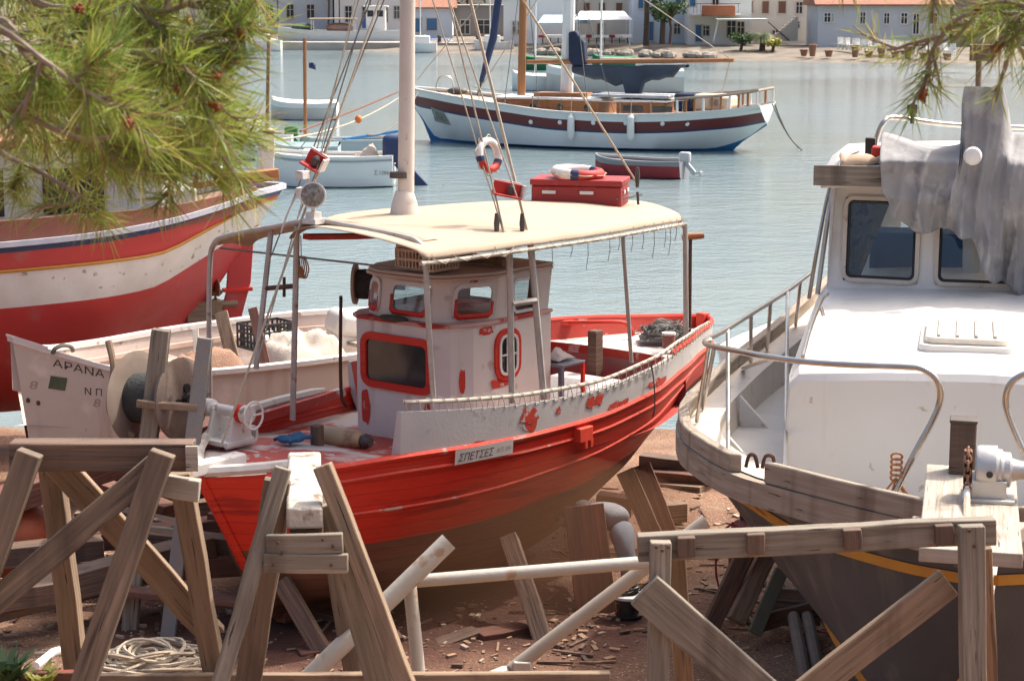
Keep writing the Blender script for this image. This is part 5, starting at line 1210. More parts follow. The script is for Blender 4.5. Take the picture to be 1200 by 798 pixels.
sh_ = [(V((-.09,.04,.86)), (.18,.16), None), (V((-.22,.10,.93)), (.18,.165), 0), (V((-.42,.22,.93)), (.195,.16), 1), (V((-.52,.26,.92)), .10, 2), (V((-.43,.04,.89)), .085, 2), (V((-.50,-.025,.64)), .07, 4), (V((-.47,.40,.89)), .085, 2), (V((-.62,.46,.68)), .07, 6)]
skinned('shirt', sh_, SHIRT, ps)
for dx, dy in ((.05,-.065), (-.02,.185)):
    m = MB(); m.ball((dx-.05, dy-.015, .045), (.15,.055,.05), 14, 8); m.ball((dx+.02, dy, .075), (.065,.055,.06), 12, 8); m.build('shoe', BLACK, ps)
m = MB(); m.ball(hd + V((.015,0,.035)), (.105,.115,.085), 14, 8); m.build('cap', P('dark_cap', (.06,.06,.07), .9), ps)
for k, c0 in enumerate((V((-.74,.14,.62)), V((-.88,.42,.76)))):
    for j in range(4):
        a = c0 + V((0,(j-1.5)*.022,0)); skinned('finger', [(a, .011, None), (a+V((-.04,0,.012)), .010, 0), (a+V((-.065+.004*abs(j-1.5),.0,-.01)), .009, 1), (a+V((-.06,0,-.032)), .008, 2)], SKIN, ps, lv=1)
    skinned('thumb', [(c0+V((.02,-.02,0)), .013, None), (c0+V((-.01,-.055,.0)), .011, 0), (c0+V((-.04,-.05,-.015)), .009, 1)], SKIN, ps, lv=1)
q = RL(at(690, 600, 20.2)); t = thing('sander', 'grey power sander held against the hull by the bent worker', 'power tool', V((pf.x-.60, pf.y+.72, pf.z+.60)), 0, None, (0,0,0))
m = MB(); m.tube([(-.1,0,0),(.12,0,-.02)], .04, 10); m.build('handle', P('tool_grey', (.12,.12,.12), .5), t); m = MB(); m.lathe([(.07,0),(.075,.02),(.05,.05),(.03,.06)], (-.12,0,.07), (0,0,-1), 16); m.build('disc', IRON, t)
# cable drum / vacuum head on the ground
q = atz(737, 722, .33); t = thing('cable_drum', 'black cable drum with tangled wires on its rim beside the worker', 'drum', q, 0, None, q)
m = MB(); m.lathe([(.10,0),(.13,.01),(.13,.03),(.10,.05),(.095,.16),(.10,.2)], q, (0,0,1), 20); m.build('body', BLACK, t); m = MB(); m.lathe([(.15,.2),(.19,.21),(.19,.235),(.15,.245)], q, (0,0,1), 22); m.build('rim', WHITEW, t)
m = MB()
for k in range(5): m.tube([q + V((.02*k-.05 + (.13-.012*k)*math.cos(a), .02*math.sin(k*2)+(.13-.01*k)*math.sin(a), .26+.012*k+.02*math.sin(a*2+k))) for a in frange(0, 6.28, 16)[:-1]], .012, 5, closed=True)
m.tube(spl([q+V((.1,0,.26)), q+V((.2,-.05,.35)), q+V((.28,-.1,.1)), q+V((.45,-.3,.02)), q+V((.1,-.55,.02))], 5), .01, 5); m.build('cable', BLACK, t)
# ================================================================ foreground trestles
def tr_beam(t, name, a, b, w, h, mat, Ya, Yb=None, up=None, **k):
    """timber between two pixels at given distances"""
    p0, p1 = at(a[0], a[1], Ya), at(b[0], b[1], Yb if Yb else Ya)
    if b[1] >= 838: p1 = p0 + (p1-p0)*((2.82-p0.z)/(p1.z-p0.z))
    d = (p1-p0).normalized(); u = up or V((0,1,0)); m = MB(); n = max(2, int((p1-p0).length/.2))
    m.beam(p0, p1, w, h, up=u, n=n, jit=.007, **k); return m.build(name, mat, t, bevel=.006, smooth=35)
def nails(t, par, pts):
    for p in pts:
        m = MB(); m.lathe([(.007, -.004), (.007, .004), (.0, .006)], p, (0, -1, 0), 8); m.build('nail_head', RUST, par)
GT = 'timber trestles in the foreground'
def lift(m, dz): return m
Y1 = 8.8
t1 = thing('trestle', 'brown timber trestle with crossed diagonal braces at the left edge', 'trestle', at(130, 830, Y1), 0, GT)
b1 = tr_beam(t1, 'top_beam', (14, 533), (228, 533), .13, .118, WDARK, Y1)      # w along depth? see up
tr_beam(t1, 'leg', (60, 545), (98, 850), .10, .11, WTAN, Y1+.25, Y1+.55)
tr_beam(t1, 'leg', (212, 552), (262, 850), .10, .10, WTAN, Y1+.22, Y1+.40)
tr_beam(t1, 'leg', (191, 530), (80, 850), .11, .10, WMID, Y1-.16, Y1-.30)
tr_beam(t1, 'leg', (36, 530), (-80, 850), .11, .10, WMID, Y1-.16, Y1-.30)
tr_beam(t1, 'brace', (188, 540), (-60, 752), .115, .05, WMID, Y1-.10, Y1-.24)
tr_beam(t1, 'brace', (66, 540), (250, 745), .13, .05, WTAN, Y1+.14, Y1+.48)
tr_beam(t1, 'cleat', (187, 568), (234, 574), .10, .06, WPALE, Y1+.05)
# hollow of rot and knots are in the wood itself; pale split end of the beam
m = MB(); p = at(226, 533, Y1); m.beam(p + V((-.02,-.07,0)), p + V((.035,-.07,0)), .02, .115); m.build('split_end', WPALE, t1)
Y2 = 8.6
t2 = thing('trestle', 'weathered A-frame trestle seen end on, with a white painted ridge beam', 'trestle', at(360, 840, Y2), 0, GT)
m = MB(); p0 = at(357, 607, Y2-.13); p1 = V((at(357, 535, Y2+.93).x, Y2+.93, p0.z))
m.beam(p0, p1, .16, .10, n=6, jit=.004); rbm = m.build('ridge_beam', [M('flaking_white_beam', (.50,.46,.40), (.38,.34,.29), 6, .8, bump=.5, spots=[((.2,.15,.11),9,.58,.06)])], t2, bevel=.014)
m = MB(); p = at(358, 628, Y2-.09); m.beam(p, p + V((0,.9,.0)), .14, .06); m.build('beam_block', WDARK, t2)
tr_beam(t2, 'leg', (332, 548), (243, 850), .075, .09, WGREY, Y2-.06, Y2-.30)
tr_beam(t2, 'leg', (378, 545), (494, 850), .08, .09, WTAN, Y2-.02, Y2-.20)
tr_beam(t2, 'leg', (325, 562), (284, 850), .12, .05, WMID, Y2+.10, Y2+.25)
tr_beam(t2, 'leg', (384, 590), (460, 850), .13, .05, WGREY, Y2+.06, Y2+.14)
g1 = tr_beam(t2, 'gusset_board', (312, 638), (402, 636), .09, .035, WGREY, Y2-.17)
g2_ = tr_beam(t2, 'gusset_board', (309, 658), (408, 660), .085, .035, WGREY, Y2-.18)
for px, py in ((326, 636), (330, 648), (378, 632), (390, 640), (388, 662), (320, 662)): nails(t2, g1, [at(px, py, Y2-.20)])
# back pair of legs holding the far end of the ridge
tr_beam(t2, 'leg', (336, 562), (283, 850), .09, .05, WMID, Y2+.84, Y2+.80); tr_beam(t2, 'leg', (376, 562), (425, 850), .09, .05, WMID, Y2+.84, Y2+.80)
Y3 = 9.0
t3 = thing('trestle', 'grey timber trestle with a notched top rail in front of the dark hull', 'trestle', at(960, 850, Y3), 0, GT)
tr_beam(t3, 'top_rail', (747, 641), (1166, 621), .125, .075, WGREY, Y3)
tr_beam(t3, 'post', (774, 634), (770, 850), .10, .09, WGREY, Y3-.08, Y3-.14)
tr_beam(t3, 'post', (1138, 615), (1141, 850), .115, .08, WGREY, Y3-.10, Y3-.16)
tr_beam(t3, 'post', (790, 640), (806, 850), .09, .08, WTAN, Y3+.16, Y3+.5)
tr_beam(t3, 'post', (1150, 640), (1160, 850), .09, .06, WTAN, Y3+.14, Y3+.5)
tr_beam(t3, 'brace', (755, 690), (935, 850), .18, .05, WGREY, Y3-.17, Y3-.19)
tr_beam(t3, 'brace', (1112, 682), (908, 840), .145, .05, WTAN, Y3-.05, Y3-.10)
for px in (803, 885, 998, 1106):
    tr_beam(t3, 'notch_block', (px, 640-(px-752)*.0475-9), (px+1, 640-(px-752)*.0475+14), .085, .05, WDARK, Y3-.052)
for px, py in ((769, 641), (776, 645), (783, 641), (1136, 622), (1142, 640)):
    nails(t3, b1, []); m = MB(); m.lathe([(.008,-.004),(.008,.004),(0,.006)], at(px, py, Y3-.15), (0,-1,0), 8); m.build('nail_head', RUST, t3)
# plank at the foot of the trestles
o = stick('foot_plank', 'long plank lying on edge along the foot of the trestles', 'plank', at(105, 800, 9.02), at(715, 797, 8.98), .05, .085, WTAN, None, n=8, jit=.004)
o = stick('foot_plank', 'short brown plank on edge at the lower left corner', 'plank', at(-40, 795, 9.05), at(98, 796, 9.05), .05, .085, WRED, None, n=4, jit=.004)
# pipe rack
YP = 9.6
pr_ = thing('pipe_rack', 'pale welded pipe frame between the trestles', 'pipe frame', at(560, 850, YP), 0)
def pipe(a, b, r, Ya, Yb, mat=PIPEW, hollow=False):
    p0, p1 = at(*a, Ya), at(*b, Yb)
    if b[1] >= 830: p1 = p0 + (p1-p0)*((2.82-p0.z)/(p1.z-p0.z))
    m = MB(); m.tube([p0, p1], r, 16, cap=not hollow)
    if hollow:
        d = (p1-p0).normalized(); m.tube([p0, p0+d*.12], r*.78, 16, cap=False); q = MB()
        m.lathe([(r*.78, 0), (r, 0)], p0, d, 16) if False else None
        ring = []; n0 = d.cross(V((0,0,1))).normalized(); n1 = d.cross(n0)
        m.grid([[p0 + (n0*math.cos(a_)+n1*math.sin(a_))*rr2 for a_ in frange(0, 2*math.pi, 16)] for rr2 in (r, r*.78)])
        m.add([p0+d*.12 + (n0*math.cos(a_)+n1*math.sin(a_))*r*.78 for a_ in frange(0, 2*math.pi, 16)[:-1]], [tuple(range(16))], 1)
    return m.build('pipe', [mat, BLACK], pr_, smooth=40)
pipe((526, 634), (325, 830), .047, YP-.05, YP-.3, hollow=True)
pipe((484, 681), (765, 658), .033, YP+.02, YP+.04)
pipe((480, 684), (497, 850), .034, YP-.03, YP-.1)
pipe((828, 610), (600, 784), .036, YP+.25, YP+.16, M('pale_flat_bar', (.42,.36,.29), (.34,.28,.22), 6, .6), hollow=True)
m = MB(); p = at(612, 782, YP+.14); m.box(p, (.09,.05,.07)); m.build('foot_bracket', TUBE, pr_, bevel=.006)
o = MB().tube([at(560, 800, 9.7), at(590, 788, 9.75), at(606, 786, 9.8)], .035, 10).build('pipe_offcut', PIPEW, None); tag(o, 'short white pipe end lying behind the foot plank', 'pipe')
# small plants in the lower left corner
def tuft(name, label, base, n, h, seed, mat=LEAF):
    q = random.Random(seed); m = MB()
    for i in range(n):
        a = q.random()*6.28; L = h*(.5+.6*q.random()); d = V((math.cos(a), math.sin(a), 0)); b0 = V(base) + d*.03*q.random(); w_ = .008+.01*q.random()
        p1 = b0 + d*L*.25 + V((0,0,L*.6)); p2 = b0 + d*L*.6 + V((0,0,L*.85)); s_ = d.cross(V((0,0,1)))*w_
        m.add([b0-s_, b0+s_, p1+s_*1.2, p1-s_*1.2, p2], [(0,1,2,3), (3,2,4)])
    o = m.build(name, mat, None, recalc=False, loc=V(base)); return tag(o, label, 'plant')
tuft('weed', 'green weed growing at the lower left corner', at(8, 815, 8.9), 90, .24, 1)
tuft('weed', 'drier brown green weed right of the corner weed', at(48, 812, 9.0), 60, .16, 2, NEEDLE2)
o = MB().tube([at(42, 780, 12.5), at(62, 764, 12.8), at(70, 762, 12.9)], .028, 10).build('pipe_offcut', WHITE, None); tag(o, 'short white plastic pipe lying in the rubble at lower left', 'pipe')
# net reel on its standing frame
nr = thing('net_reel', 'large net reel with two round flanges on grey leaning posts by the red bow', 'net reel', atz(190, 765, .33), 0)
Yr = 18.6
def nb(name, a, b, w_, h_, mat, Ya, Yb, par=None): 
    m = MB(); m.beam(at(*a, Ya), at(*b, Yb), w_, h_, up=(0,1,0), n=5, jit=.006); return m.build(name, mat, par or nr, bevel=.008)
nb('post', (189, 386), (160, 640), .17, .13, WGREY, Yr-.1, Yr-.2); nb('post', (241, 396), (194, 768), .14, .12, M('blue_grey_post', (.20,.21,.22), (.26,.22,.18), 4, .8, bump=.3, spots=[((.22,.12,.07),4,.6,.1)]), Yr-.15, 18.05)
nb('post', (160, 640), (150, 770), .15, .12, WGREY, Yr-.2, 18.2); nb('rail', (160, 473), (232, 478), .07, .06, WTAN, Yr-.28, Yr-.28); nb('rail', (150, 618), (207, 624), .08, .07, WGREY, Yr-.3, Yr-.4)
cF = at(211, 468, Yr+.05); cB = at(158, 466, Yr+.30); ax = (cF-cB).normalized()
m = MB(); m.lathe([(.05,-.01),(.36,-.02),(.40,0),(.405,.03),(.36,.05),(.05,.055)], cF, ax, 36); fl = m.build('flange', M('rusty_flange', (.21,.155,.125), (.14,.10,.08), 5, .75, bump=.2, spots=[((.16,.09,.06),4,.6,.1)]), nr, smooth=40)
m = MB()
for a in (.2, 2.3, 4.4): 
    u = ax.cross(V((0,0,1))).normalized(); v_ = ax.cross(u); m.lathe([(.045,-.0),(.045,.02)], cF+ax*.055+(u*math.cos(a)+v_*math.sin(a))*.11, ax, 12)
m.lathe([(.05,.0),(.05,.12)], cF, ax, 12); m.build('hub_hole', BLACK, fl)
m = MB(); m.lathe([(.15,-.12),(.36,-.05),(.43,0),(.46,.03),(.37,.05),(.12,.02)], cB, ax, 36)
m.build('flange', M('pale_pressed_steel', (.34,.28,.235), (.24,.18,.145), 5, .6, metal=.2, spots=[((.25,.14,.09),4,.62,.08)]), nr, smooth=40)
m = MB(); m.lathe([(.24,0),(.26,.3),(.24,(cF-cB).length)], cB, ax, 26); m.build('wound_net', M('wound_black_net', (.025,.028,.03), (.05,.055,.05), 15, .9, bump=.6), nr)
m = MB(); m.tube(spl([at(127, 400, Yr+.3), at(133, 432, Yr+.2), at(128, 470, Yr+.15), at(134, 492, Yr+.15), at(158, 512, Yr+.1)], 5), .035, 8); m.build('brake_arm', WTAN, nr)

# ================================================================ props, sleepers and scrap
GP = 'timber props against the red hull'
def prop(label, a, b, w_, h_, mat, Ya, Yb): return stick('hull_prop', label, 'prop', at(*b, Yb), at(*a, Ya), w_, h_, mat, GP, up=(0,1,0), n=4, jit=.008)
prop('grey brown prop leaning steeply against the middle of the red hull', (597, 630), (650, 790), .17, .14, WDARK, 18.9, 17.75)
prop('wide dark board hiding half of the bent worker, under the hull', (684, 592), (702, 742), .40, .08, WRED, 19.2, 18.8)
prop('left one of two dark props meeting under the stern quarter', (733, 552), (768, 632), .20, .12, WDARK, 21.2, 20.9)
prop('right one of two dark props meeting under the stern quarter', (752, 545), (788, 640), .20, .12, WRED, 21.4, 21.0)
prop('short prop leaning against the red bow, behind the A-frame', (330, 680), (395, 795), .16, .12, WDARK, 17.9, 17.5)
GSL = 'timber sleepers stacked by the keels'
def logs(label, a, b, w_, h_, mat, Ya, Yb, g=GSL, name='sleeper', cat='sleeper'): return stick(name, label, cat, at(*a, Ya), at(*b, Yb), w_, h_, mat, g, n=3, jit=.012)
logs('upper sleeper of the stack below the red stern', (752, 538), (838, 548), .22, .13, WDARK, 24.4, 24.0)
logs('middle sleeper of the stack below the red stern', (745, 553), (835, 562), .24, .12, WRED, 24.3, 23.8)
logs('bottom sleeper, greyest of the stack below the red stern', (755, 568), (826, 575), .26, .13, WTAN, 24.2, 23.7)
logs('rust brown sleeper between the two dark props', (700, 588), (742, 594), .22, .22, WRED, 22.0, 21.9)
logs('small block of wood right of the two dark props', (783, 598), (792, 603), .3, .22, WTAN, 22.2, 22.0)
for s in (1.5, 2.8, 4.2):
    a = RW(s, -.45, .31); b = RW(s, .45, .31); o = stick('keel_block', 'squared block under the red keel, %s' % {1.5:'nearest the bow',2.8:'ahead of the wheelhouse',4.2:'farthest from the bow'}[s], 'keel block', a, b, .26, .12, WDARK, 'keel blocks under the red boat')
for s in (2.2, 5.0, 8.0):
    a = WW(s, -.5, .36); b = WW(s, .5, .36); stick('keel_block', 'squared block under the dark grey hull, %s' % {2.2:'nearest the bow',5.0:'amidships',8.0:'nearest the stern'}[s], 'keel block', a, b, .28, .16, WDARK, 'keel blocks under the white boat')
for s in (2.5, 5.5):
    a = CW_(s, -.5, .38); b = CW_(s, .5, .38); stick('keel_block', 'squared block under the cream boat, %s' % {2.5:'towards its bow',5.5:'towards its stern'}[s], 'keel block', a, b, .26, .16, WDARK, 'keel blocks under the cream boat')
for s in (3.5, 8.0):
    pp_ = GB + V((math.cos(GA), math.sin(GA), 0))*s; nn = V((-math.sin(GA), math.cos(GA), 0)); a = pp_ - nn*.5 + V((0,0,.4)); b = pp_ + nn*.5 + V((0,0,.4)); stick('keel_block', 'squared block under the striped boat, %s' % {3.5:'towards its bow',8.0:'towards its stern'}[s], 'keel block', a, b, .3, .36, WDARK, 'keel blocks under the striped boat')
# props for the white, cream and striped boats
for lb, p0, p1 in (('dark prop against the port bow of the grey hull', WW(2.6, -1.9, .3), WW(2.6, -1.35, 2.1)), ('dark prop far back against the grey hull', WW(6.5, 2.4, .3), WW(6.5, 1.62, 2.2)), ('tall prop under the bilge of the cream boat', CW_(3.4, -1.9, .3), CW_(3.4, -1.30, 1.5)), ('stout prop under the striped boat', GB + V((math.cos(GA)*6+.85*.2, math.sin(GA)*6-2.2, .3)), GB + V((math.cos(GA)*6, math.sin(GA)*6-1.3, 1.7))),):
    stick('hull_prop', lb, 'prop', p0, p1, .16, .12, WDARK, 'timber props against the other hulls', up=(0,1,0))
# timber pile at left under the cream boat
q = random.Random(11); GPILE = 'old beams piled under the cream boat'
desc = ['thick', 'split', 'reddish', 'charred', 'grey', 'squared', 'thin', 'crooked']
spots_ = [('long dark beam lying low across the scrap pile, behind the left trestle', (-30, 598), (262, 500), .34, .24, WRED, 19.2, 20.4), ('beam slanting up to the right along the ground at left', (-40, 718), (248, 640), .30, .26, WDARK, 17.9, 19.0),
 ('reddish beam under the bow of the cream boat', (60, 640), (300, 610), .22, .18, WRED, 19.4, 19.8), ('grey beam at the back of the pile', (20, 585), (300, 578), .22, .16, WDARK, 21.6, 21.2), ('beam with a pale top edge right of the orange buoy', (90, 608), (280, 590), .18, .16, WTAN, 20.6, 20.6),
 ('thick beam whose end meets the red stem', (170, 668), (330, 655), .26, .2, WRED, 19.0, 18.9), ('thin plank on top of the pile', (100, 572), (250, 566), .2, .06, WTAN, 21.0, 20.8), ('short dark beam beneath the pile top', (150, 625), (285, 640), .2, .16, WDARK, 19.3, 19.0),
 ('half buried beam near the lower left', (60, 700), (190, 668), .24, .15, WDARK, 18.5, 18.7), ('broken beam end nearest the weeds', (0, 700), (72, 690), .3, .2, WDARK, 17.7, 17.8), ('red stained board flat on the ground below the bow', (130, 690), (285, 705), .2, .06, WRED, 18.2, 18.0)]
spots_ += [('dark beam crossing below the reel posts', (120, 600), (300, 640), .2, .16, WDARK, 20.0, 19.6), ('weathered beam behind the right trestle leg', (205, 560), (310, 585), .2, .14, WDARK, 21.4, 20.8), ('second dark beam at the left edge of the pile', (-30, 655), (120, 640), .26, .2, WDARK, 18.8, 19.2),
 ('reddish beam slanting behind the left trestle brace', (90, 560), (200, 600), .2, .16, WRED, 21.0, 20.2), ('thin grey batten on top of the long dark beam', (60, 575), (215, 530), .1, .07, WGREY, 20.4, 20.6), ('short block at the right end of the pile', (250, 610), (300, 618), .26, .22, WRED, 19.8, 19.6)]
for lb, a, b, w_, h_, mt_, Ya, Yb in spots_: logs(lb, a, b, w_, h_, mt_, Ya, Yb, GPILE, 'old_timber', 'timber')
for lb, a, b, w_, h_, mt_, Ya, Yb in (('board lying in the dust in front of the middle prop', (350, 765), (470, 745), .22, .05, WRED, 17.6, 17.9), ('reddish board half buried below the white pipe', (560, 745), (630, 732), .24, .07, WRED, 18.1, 18.4), ('crossed board in the shade under the hull', (470, 770), (560, 740), .2, .06, WDARK, 17.7, 18.2)):
    logs(lb, a, b, w_, h_, mt_, Ya, Yb, 'boards lying under the red hull', 'loose_plank', 'plank')
# orange buoy, rope coil
c_ = at(22, 632, 19.6); o = thing('mooring_buoy', 'big faded orange ball buoy in the scrap pile at left', 'buoy', (c_.x, c_.y, c_.z-.42), 0)
m = MB(); m.ball(c_, .42, 26, 16); m.build('ball', BUOYO, o); m = MB(); m.lathe([(.09,.38),(.08,.48),(.05,.5)], c_, (-.3,-.2,1), 12); m.build('rope_eye', IRON, o)
c_ = atz(175, 782, .40); q = random.Random(4); m = MB()
for k in range(26):
    rx, ry = .16+.36*q.random(), .10+.2*q.random(); ox, oy = (q.random()-.5)*.5, (q.random()-.5)*.2; z0_ = .02+.16*q.random()*(1-abs(ox)*1.3)
    m.tube([c_ + V((ox+rx*math.cos(a), oy+ry*math.sin(a), z0_+.035*math.sin(2*a+k))) for a in frange(0, 2*math.pi, 20)[:-1]], .016, 5, closed=True)
o = m.build('rope_coil', ROPE, None, loc=c_); tag(o, 'heap of pale coiled rope on the soil between the trestle legs', 'rope')
# scrap under the bow of the white boat
GW = 'scrap leaning and lying beside the grey hull'
def scrap(label, a, b, w_, h_, mt_, Ya, Yb, name='scrap_board', cat='board'): return stick(name, label, cat, at(*a, Ya), at(*b, Yb), w_, h_, mt_, GW, up=(0,1,0), n=3, jit=.008)
scrap('orange brown post leaning against the grey hull', (862, 728), (903, 640), .17, .12, WTAN, 18.0, 18.4); scrap('thin green stained board leaning beside the orange brown post', (884, 742), (916, 668), .13, .05, M('green_board', (.10,.14,.10), (.17,.13,.09), 4, .8), 17.8, 18.1)
scrap('flat grey board lying under the grey hull', (905, 708), (960, 712), .35, .04, WGREY, 18.4, 18.2); scrap('dark board lying across the scrap', (890, 730), (962, 712), .16, .06, WDARK, 18.0, 18.1)
for lb, a, b, Ya, Yb in (('left of two grey pipes lying below the grey hull', (930, 722), (944, 796), 18.0, 16.9), ('right of two grey pipes lying below the grey hull', (946, 722), (960, 790), 18.0, 17.0)):
    o = MB().tube([at(*a, Ya), at(*b, Yb)], .06, 10).build('scrap_pipe', M('mossy_pipe', (.24,.2,.16), (.15,.12,.1), 6, .8), None); tag(o, lb, 'pipe', GW)
c_ = atz(868, 712, .33); t = thing('gas_cylinder', 'dark red gas cylinder standing in the shade behind the leaning boards', 'gas cylinder', c_, 0, None, c_); m = MB(); m.lathe([(.11,0),(.13,.03),(.13,.75),(.10,.86),(.05,.9)], c_, (0,0,1), 18); m.build('bottle', M('dark_red_bottle', (.22,.025,.02), (.15,.03,.025), 5, .5), t); m = MB(); m.lathe([(.03,.9),(.03,1.0)], c_, (0,0,1), 10); m.build('valve', RUST, t)
m = MB(); m.tube(spl([c_+V((-.1,-.1,.9)), c_+V((-.25,-.1,.7)), c_+V((-.2,-.15,.2)), c_+V((.3,-.5,.03)), c_+V((.9,-.9,.02)), c_+V((1.2,-.6,.02))], 6), .012, 6); o = m.build('red_hose', M('red_hose_rubber', (.3,.03,.03), None, rough=.5), None); tag(o, 'thin red hose trailing from the red gas cylinder', 'hose')
# wood chips, stones: too many to count
q = random.Random(21); m = MB(); zone = [((640, 780), (560, 760), 220), ((790, 1000), (545, 770), 420), ((0, 330), (620, 790), 520), ((350, 720), (700, 795), 300)]
for (xa, xb), (ya, yb), n in zone:
    for i in range(n):
        p = atz(xa+(xb-xa)*q.random(), ya+(yb-ya)*q.random(), .33); z = ground_z(p.x, p.y); L = .012+.045*q.random()**3; a = q.random()*3.14
        d = V((math.cos(a), math.sin(a), (q.random()-.5)*.4)); c0 = V((p.x, p.y, z+L*.15)); m.beam(c0-d*L, c0+d*L, L*(.5+.7*q.random()), L*(.3+.6*q.random()), mi=q.choice((0,0,1,2)))
for i in range(190):
    (xa, xb), (ya, yb), n = zone[i % 4]; p = atz(xa+(xb-xa)*q.random(), ya+(yb-ya)*q.random(), .33); z = ground_z(p.x, p.y); L = .05+.15*q.random()**2; a = q.random()*3.14
    d = V((math.cos(a), math.sin(a), (q.random()-.5)*.12)); c0 = V((p.x, p.y, z+.015)); m.beam(c0-d*L, c0+d*L, .012+.028*q.random(), .01+.012*q.random(), mi=q.choice((0,2,2,2)))
o = m.build('wood_chips_and_stones', [M('chip_tan', (.36,.23,.14), (.26,.16,.10), 9, .9), M('chip_pale', (.46,.38,.28), (.36,.27,.2), 9, .9), M('chip_dark', (.10,.06,.045), (.16,.1,.07), 9, .9)], None, smooth=0); tag(o, 'scattered wood chips and small stones on the red soil', 'debris', None, 'stuff')
# small white dinghy on the slip between the two boats
dq = atz(872, 448, .55); t = thing('dinghy', 'white dinghy pulled up at the waterline between the red and white boats', 'dinghy', (dq.x, dq.y, .0), R(62), None, (0,0,0))
T = [(0,.0,.55,.05,.6,.35,.75,.42,1.0),(.6,.02,.42,.2,.48,.6,.66,.68,.94),(1.8,.02,.38,.3,.44,.72,.62,.80,.92),(3.2,.02,.38,.3,.44,.66,.62,.74,.94)]
dr = make_hull(T, None, 16); m = MB(); m.grid(dr); m.grid([mir(r) for r in dr]); e = [r[-1] for r in dr]; m.add(e+[V((p.x,-p.y,p.z)) for p in reversed(e)], [tuple(range(8))]); e = [r[0] for r in dr]; m.add(e+[V((p.x,-p.y,p.z)) for p in reversed(e)], [tuple(range(8))]); m.build('hull', WHITE, t, weld=True)
m = MB(); m.grid([[V((p.x, u*(p.y-.03), p.z+.012)) for p in dr[-1]] for u in (-1,0,1)]); m.build('cover', GELSHADE, t, recalc=False)
# ================================================================ sanding dust hanging under the red hull
m = MB(); c_ = atz(520, 730, .33); m.ball((0,0,0), (2.6, 1.25, .95), 28, 14)
dm = bpy.data.materials.new('sanding_dust'); dm.use_nodes = True; nt = dm.node_tree; nt.nodes.remove(nt.nodes['Principled BSDF'])
pv = nt.nodes.new('ShaderNodeVolumePrincipled'); pv.inputs['Color'].default_value = (.40,.20,.115,1); pv.inputs['Density'].default_value = .30; pv.inputs['Anisotropy'].default_value = .2
nt.links.new(pv.outputs[0], nt.nodes['Material Output'].inputs['Volume'])
o = m.build('sanding_dust', dm, None, smooth=60); o.location = (c_.x+.15, 19.0, .95); o.rotation_euler.z = R(8); tag(o, 'thin brown sanding dust hanging under the red hull', 'dust', None, 'stuff')
# ================================================================ pine trees (near, trunks just outside the picture)
def needle_cluster(m, tip, d, n, L, q, w_=.0013, mi=0):
    """long paired needles along the last bit of a twig"""
    d = d.normalized(); a = d.cross(V((.3,.2,1))).normalized(); b = d.cross(a)
    for i in range(n):
        t = q.random(); base = tip - d*(.10*t**1.3); an = q.random()*6.283
        op = R(10 + 62*(t*.55+.45*q.random())); r_ = a*math.cos(an) + b*math.sin(an)
        nd = (d*math.cos(op) + r_*math.sin(op)); l = L*(.65+.5*q.random()); mid = base + nd*l*.55; end = base + nd*l - V((0,0,l*(.0+.04*q.random())))
        s_ = nd.cross(V((q.random()-.5, q.random()-.5, q.random()-.5))).normalized()*w_
        k = len(m.v); m.v += [base-s_, base+s_, mid+s_, mid-s_, end]; m.f += [[k,k+1,k+2,k+3],[k+3,k+2,k+4]]; m.m += [0 if q.random() < .64 else (1 if q.random() < .82 else 2)]*2; m.uv += [None]*2
